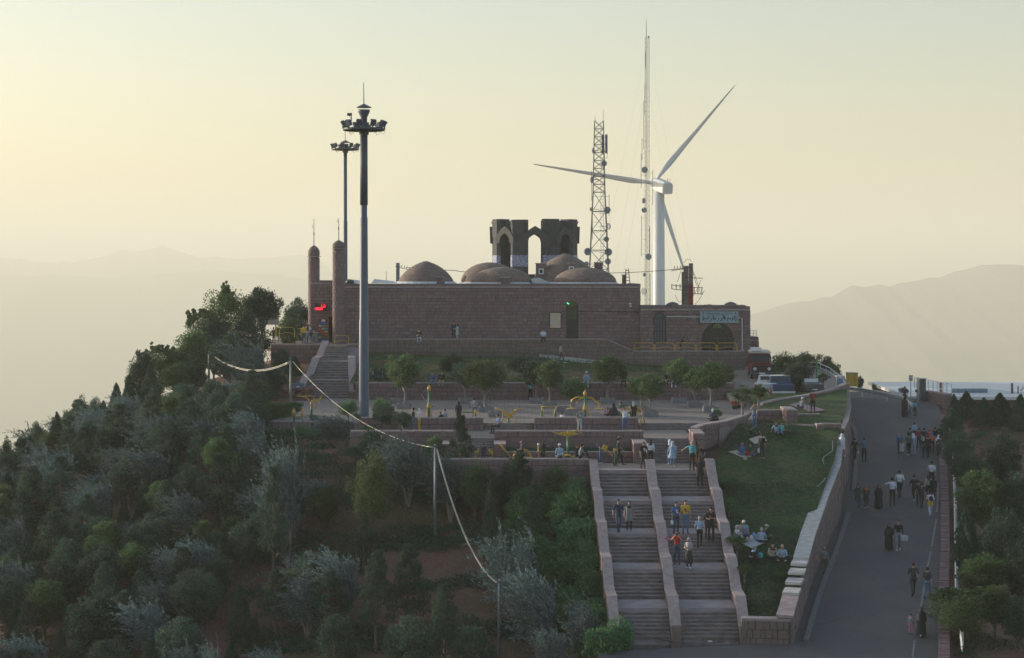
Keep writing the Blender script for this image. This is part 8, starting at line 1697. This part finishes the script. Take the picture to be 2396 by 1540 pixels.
# kiosk forecourt
for u, Y, hh, rot, ps_, cl, hd_, lab, ex in ((711, 164.2, 1.86, 178, 'stand', ('y', 'dj', 'k'), ('hair', 'hr'), 'man in yellow T-shirt standing at the top of the kiosk stairs', ()), (727, 164.6, 1.35, 170, 'walk', ('k', 'jn', 'k'), ('hair', 'hr'), 'boy in black T-shirt and blue shorts at the top of the kiosk stairs', ()),
                                             (722, 167.5, 1.78, 172, 'stand', ('w', 'k', 'k'), ('hair', 'hr'), 'man in white shirt facing the kiosk counter', ()), (716, 168.5, 1.72, 160, 'stand', ('gy', 'k', 'k'), ('hair', 'hr'), 'man behind the one in yellow at the kiosk', ()), (720, 165.6, 1.6, 175, 'stand', ('lg', 'gy', 'k'), ('long', 'hr'), 'slim person in pale trousers between the yellow and the white shirts', ()),
                                             (676, 168.6, 1.75, 165, 'stand', ('k', 'k', 'k'), ('hair', 'hr'), 'man in black at the rear yellow railing, left of the stairs', ()), (682, 169.2, 1.82, 190, 'stand', ('nv', 'k', 'k'), ('cap', 'lg'), 'man in navy shirt at the rear yellow railing', ()), (688, 168.8, 1.6, 150, 'stand', ('k', 'dk', 'k'), ('long', 'br'), 'woman in black at the rear yellow railing, nearest the stairs', ()),
                                             (640, 168.0, 1.5, 140, 'stand', ('dk', 'k', 'k'), ('hair', 'hr'), 'dark figure under the beige billboard, left one', ()), (648, 168.4, 1.55, 200, 'stand', ('nv', 'k', 'k'), ('hair', 'gr'), 'grey-haired figure under the beige billboard, right one', ())):
    person(Vector(((u-U0)*Y/F, Y, ET)), hh, rot, ps_, cl, hd_, lab, extra=ex, shorts='shorts' in lab)
# lawn
PP(1783, 1073, 'LAWN', 59, 150, 'stand', ('k', 'dk', 'pk'), ('hair', 'hr'), 'boy in dark T-shirt standing on the lawn beside the picnic', hm=1.6)
for u, v, rot, ps_, cl, hd_, lab, ex, sh in ((1736, 1068, 160, 'cross', ('bl', 'jn', 'k'), ('scarf', 'pu'), 'woman in blue with purple scarf sitting at the picnic on the lawn', (), False), (1757, 1066, -20, 'cross', ('g', 'jn', 'k'), ('hair', 'hr'), 'person in green and beige sitting at the picnic on the lawn', (), True),
                                             (1762, 1021, 120, 'kneel', ('g', 'dk', 'k'), ('hair', 'hr'), 'person kneeling and bending over a blanket at the top of the lawn', (), True), (1818, 1017, 15, 'legs', ('lb', 'jn', 'k'), ('long', 'hr'), 'long-haired woman in jeans sitting at the top of the lawn', (), True), (1832, 1017, 40, 'legs', ('tq', 'k', 'k'), ('hair', 'hr'), 'man in grey-green T-shirt sitting beside the long-haired woman on the lawn', (), True),
                                             (1743, 1253, -30, 'cross', ('lb', 'jn', 'k'), ('cap', 'wh'), 'man in light blue T-shirt at the lower picnic group', (), True), (1733, 1252, 30, 'cross', ('be', 'gr', 'k'), ('hair', 'hr'), 'person in beige behind the man in light blue at the lower picnic', (), True), (1788, 1262, 100, 'cross', ('dk', 'k', 'k'), ('cap', 'lg'), 'person with pale cap sitting upright at the lower picnic', (), False),
                                             (1781, 1272, 160, 'cross', ('lb', 'k', 'k'), ('hair', 'gr'), 'bent man in checked light blue shirt at the lower picnic', (), True), (1770, 1312, -60, 'cross', ('k', 'k', 'k'), ('scarf', 'lb'), 'woman in black with light blue scarf and turquoise bag sitting on the lawn', (), False), (1806, 1308, 10, 'cross', ('be', 'k', 'k'), ('scarf', 'k'), 'woman in beige jacket with black scarf sitting on the lawn', (), False),
                                             (1831, 1311, -15, 'cross', ('lb', 'k', 'w'), ('hair', 'be'), 'bald man in white-blue shirt sitting beside the woman in beige on the lawn', (), False), (1720, 1263, 60, 'knees', ('wh', 'lg', 'k'), ('scarf', 'wh'), 'person in white half hidden by the young tree at the lower picnic', (), False)):
    PP(u, v, 'LAWN', 0, rot, ps_, cl, hd_, lab, hm=1.72 if 'bald' in lab or 'man in' in lab else 1.62, extra=ex, short=sh)
for pts, c, lab in (([(1704, 1060), (1734, 1054), (1768, 1068), (1742, 1075)], 'be', 'beige picnic blanket under the upper group on the lawn'), ([(1752, 1030), (1785, 1020), (1795, 1034), (1766, 1042)], 'be', 'pale blanket in front of the kneeling person'), ([(1728, 1272), (1772, 1254), (1800, 1268), (1760, 1286)], 'lg', 'pale cloth with food of the lower picnic group')):
    q = [G(u, v, 'LAWN')+Vector((0, 0, .07)) for u, v in pts]; tag(MB().prism(q, (0, 0, .02)).build('picnic_blanket', pm(C_[c])), lab, 'blanket')
for u, v, c, lab in ((1749, 1069, 'r', 'red bag with white lid at the upper picnic'), (1776, 1063, 'w', 'white bottle at the upper picnic'), (1758, 1268, 'w', 'white thermos at the lower picnic'), (1749, 1272, 'be', 'basket with bread at the lower picnic'), (1764, 1262, 'lb', 'plastic box at the lower picnic'), (1779, 1309, 'tq', 'turquoise bag held by the seated woman on the lawn')):
    q = G(u, v, 'LAWN'); r_ = .16 if c in ('r', 'tq') else .11; tag(MB().lathe([(r_*.9, 0), (r_, .1), (r_*.8, .24), (r_*.3, .30)], (0, 0, 0), 10).build('picnic_item', pm(C_[c]), smooth=True), lab, 'picnic item').location = q+Vector((0, 0, .09))
# upper lawn and car park
q = [G(u, v, 'UL')+Vector((0, 0, .06)) for u, v in ((1845, 949), (1872, 944), (1932, 962), (1900, 966))]; tag(MB().prism(q, (0, 0, .02)).build('picnic_blanket', pm((.30, .20, .22))), 'pinkish blanket on the small upper lawn', 'blanket')
PP(1876, 958, 'UL', 0, -35, 'legs', ('gy', 'dj', 'k'), ('cap', 'w'), 'man lounging on the pinkish blanket of the upper lawn', hm=1.75)
PP(1902, 968, 'UL', 50, 180, 'stand', ('mr', 'k', 'k'), ('cap', 'g'), 'man in dark red T-shirt standing on the upper lawn', hm=1.76)
PP(1765, 1000, 'LAWN', 52, -10, 'photo', ('gy', 'jn', 'k'), ('hair', 'hr'), 'man in grey T-shirt taking a picture beside the end of the curved wall', hm=1.7)
PP(1781, 944, 'PARK', 40, 200, 'stand', ('lb', 'y', 'k'), ('cap', 'pk'), 'person with pink cap and checked shirt beside the white pickup', hm=1.55)
for u, v, rot, ps_, cl, hd_, lab in ((1718, 957, 0, 'knees', ('r', 'dk', 'k'), ('hair', 'hr'), 'person in red sitting behind the curved wall'), (1728, 955, 40, 'knees', ('k', 'k', 'k'), ('hair', 'hr'), 'dark figure sitting beside the person in red'), (1741, 953, -20, 'knees', ('k', 'dk', 'k'), ('hair', 'hr'), 'man in black sitting behind the curved wall, right of the person in red'), (1800, 934, 30, 'knees', ('br', 'k', 'k'), ('hair', 'hr'), 'person sitting low in front of the pickups')):
    PP(u, v, 'PL' if u < 1760 else 'PARK', 0, rot, ps_, cl, hd_, lab, hm=1.65)
PP(1897, 901, 'PARK', 49, 185, 'stand', ('k', 'dj', 'k'), ('hair', 'hr'), 'tall man in black by the green lamp post', hm=1.80, short=False)
PP(1881, 897, 'PARK', 42, 170, 'point', ('k', 'k', 'k'), ('hair', 'hr'), 'dark figure reaching out next to the tall man at the car park', hm=1.6, short=False)
PP(1875, 893, 'PARK', 42, 190, 'stand', ('lb', 'k', 'k'), ('hair', 'hr'), 'person in pale blue half hidden by the dark round tree', hm=1.65)
PP(1968, 1047, 'ROAD', 0, 150, 'walk', ('w', 'pk', 'w'), ('scarf', 'w'), 'woman in white coat and white scarf walking up beside the retaining wall', extra=(('coat', 'w'),), hm=1.62, short=False).location = G(1970, 1029, 'LAWN')+Vector((0, 0, -1.2))
# road
RP = [(2000, 1079, 53, 180, 'walk', ('k', 'k', 'k'), ('hair', 'hr'), 'man in black with a white bag walking up along the wall', (('bag', 'w', 'l'),)), (2022, 1081, 56, 182, 'stand', ('jn', 'k', 'k'), ('hair', 'hr'), 'man in blue-grey shirt walking up beside the one with the white bag', ()),
      (2008, 1190, 56, 0, 'walk', ('g', 'jn', 'k'), ('scarf', 'k'), 'woman in dark green coat and jeans, leftmost of the three walking down', (('coat', 'g'),)), (2027, 1190, 55, -10, 'walk', ('g', 'k', 'w'), ('scarf', 'og'), 'woman with a long orange scarf, middle of the three walking down', (('coat', 'dk'), ('print', 'og'))), (2056, 1191, 56, 8, 'walk', ('k', 'k', 'k'), None, 'woman in a flowing black chador, right of the woman with orange scarf', (('chador', 'k'),)),
      (2088, 1185, 68, 175, 'point', ('w', 'k', 'k'), ('hair', 'hr'), 'man in white-blue shirt stretching his arm on the road', ()), (2105, 1167, 66, 178, 'walk', ('wh', 'dk', 'k'), ('hair', 'hr'), 'man in white T-shirt right behind the one stretching his arm', ()),
      (2139, 1174, 62, 190, 'walk', ('k', 'k', 'w'), ('hair', 'hr'), 'man in black with white shoes, left of the trio in black', ()), (2150, 1185, 60, 175, 'stand', ('k', 'k', 'k'), ('hair', 'hr'), 'man in black, middle of the trio', ()), (2157, 1192, 62, 180, 'walk', ('dk', 'dk', 'k'), ('hair', 'hr'), 'man in dark clothes, front of the trio in black', ()),
      (2180, 1140, 60, 160, 'walk', ('w', 'k', 'k'), ('hair', 'hr'), 'man in white shirt walking along the right kerb', ()), (2172, 1170, 58, 190, 'stand', ('be', 'k', 'k'), ('scarf', 'dk'), 'woman with beige top behind the child in yellow and white', ()), (2184, 1172, 56, 165, 'stand', ('k', 'k', 'k'), ('scarf', 'k'), 'woman in black at the right kerb', (('coat', 'k'),)), (2177, 1208, 58, 180, 'walk', ('w', 'w', 'w'), ('hair', 'hr'), 'person in white with a yellow skirt and dark backpack by the kerb', (('jacket_tied', 'y'), ('backpack', 'dk'))),
      (2080, 1287, 61, 0, 'walk', ('k', 'k', 'k'), None, 'woman in black chador walking down beside the man with the pot', (('chador', 'k'),)), (2102, 1290, 73, -8, 'walk', ('k', 'gy', 'w'), ('hair', 'hr'), 'man in black sweater carrying a round shiny pot', (('pan', 'lg'),)),
      (2137, 1396, 79, 178, 'walk', ('dk', 'dk', 'k'), ('hair', 'hr'), 'man in black T-shirt walking up the lower road, left of two', ()), (2170, 1402, 74, 150, 'walk', ('dk', 'jn', 'k'), ('hair', 'hr'), 'man in dark T-shirt and jeans looking aside, right of two on the lower road', ()),
      (2131, 1485, 50, 180, 'stand', ('pk', 'pk', 'k'), ('hair', 'hr'), 'small child in pink with a turquoise backpack', (('backpack', 'tq'),)), (2156, 1491, 68, 175, 'walk', ('k', 'jn', 'w'), None, 'woman in black chador and jeans beside the child in pink', (('chador', 'k'),)),
      (1929, 1343, 60, 178, 'walk', ('gy', 'ol', 'k'), ('cap', 'gr'), 'man in grey shirt walking up close to the retaining wall', ()),
      (2117, 976, 52, 180, 'stand', ('k', 'k', 'k'), None, 'woman in black chador with a child at the top of the road', (('chador', 'k'),)), (2117, 950, 46, 175, 'stand', ('nv', 'k', 'k'), ('hair', 'hr'), 'dark-blue clad man at the very top of the road, behind the woman in black', ()), (2128, 978, 32, 170, 'stand', ('jn', 'dj', 'k'), ('hair', 'hr'), 'little child in blue beside the woman in black at the top of the road', ()), (2141, 974, 38, 185, 'stand', ('tq', 'k', 'k'), ('hair', 'hr'), 'boy in turquoise T-shirt at the top of the road', ()),
      # the walking group
      (2140, 1035, 46, 180, 'stand', ('lb', 'k', 'k'), ('hair', 'hr'), 'man in light blue shirt at the back of the walking group', ()), (2105, 1064, 50, 185, 'stand', ('bl', 'dk', 'k'), ('scarf', 'gy'), 'woman with blue bag at the left edge of the walking group', (('backpack', 'bl'),)), (2110, 1071, 50, 175, 'walk', ('lg', 'dk', 'w'), ('long', 'br'), 'girl with pink and white top at the left front of the walking group', (('coat', 'lg'),)),
      (2126, 1068, 54, 178, 'walk', ('g', 'k', 'w'), ('hair', 'hr'), 'man with dark green jacket and white shoes in the walking group', ()), (2137, 1066, 52, 176, 'stand', ('lb', 'lb', 'k'), ('scarf', 'w'), 'woman with light blue and white scarf in the walking group', ()), (2129, 1050, 48, 180, 'stand', ('g', 'g', 'k'), ('hair', 'hr'), 'man in dark green at the left back of the walking group', ()),
      (2150, 1050, 48, 180, 'stand', ('mr', 'k', 'k'), ('hair', 'hr'), 'man in dark maroon in the back row of the walking group', ()), (2161, 1072, 50, 182, 'walk', ('k', 'dj', 'k'), ('scarf', 'gr'), 'woman with pale headscarf in the middle of the walking group', ()), (2171, 1075, 56, 178, 'walk', ('k', 'k', 'k'), ('hair', 'hr'), 'broad man in black at the front of the walking group', ()),
      (2163, 1050, 48, 180, 'stand', ('dk', 'k', 'k'), ('hair', 'hr'), 'man in dark grey, third in the back row of the walking group', ()), (2175, 1052, 46, 176, 'stand', ('r', 'k', 'k'), ('cap', 'r'), 'person with a red cap in the back row of the walking group', ()), (2181, 1062, 50, 183, 'stand', ('og', 'k', 'k'), ('scarf', 'bl'), 'person in orange jacket with blue headwear in the walking group', ()),
      (2188, 1050, 50, 180, 'stand', ('k', 'g', 'k'), ('hair', 'hr'), 'tall man in black with a green cap at the back of the walking group', ()), (2196, 1068, 50, 178, 'walk', ('w', 'k', 'k'), ('scarf', 'w'), 'woman in white scarf at the right of the walking group', ()), (2200, 1074, 54, 185, 'walk', ('dk', 'dk', 'k'), ('hair', 'hr'), 'man in dark clothes at the right front of the walking group', ()), (2199, 1052, 48, 178, 'stand', ('k', 'k', 'k'), ('hair', 'hr'), 'man at the right back of the walking group', ())]
for u, v, hp_, rot, ps_, cl, hd_, lab, ex in RP:
    kid = 1.05 if 'little child' in lab or 'small child' in lab else 1.3 if 'boy' in lab or 'girl' in lab else None
    w_ = ('woman' in lab or 'person' in lab); p = G(u, v, 'ROAD'); h = kid or min(1.92 if not w_ else 1.72, max(1.5, hp_/S(p.y)))
    person(p+Vector((0, 0, .02)), h, rot, ps_, cl, hd_, lab, 'people walking on the road' if 'walking group' not in lab else 'walking group on the road', ex, short='sweater' not in lab and 'jacket' not in lab and hd_ and hd_[0] != 'scarf')
# bird-shaped scrap on the middle stair wall
p = P(1558, 1292, 100.2); p.z = float(np.interp(p.y, [99.3, 101.9], [-15.5, -14.3])); tag(MB().ball((0, 0, .1), .12, 8, sc=(1, .8, .8)).ball((.2, 0, .02), .12, 8, sc=(1.3, .8, .5)).build('toy', pm(C_['pk'])), 'small pink and cream bundle lying on the middle stair wall', 'bundle').location = p

for o_ in bpy.data.objects:
    if 'label' in o_ and not 4 <= len(o_['label'].split()) <= 16: print('LABEL', len(o_['label'].split()), o_['label'])
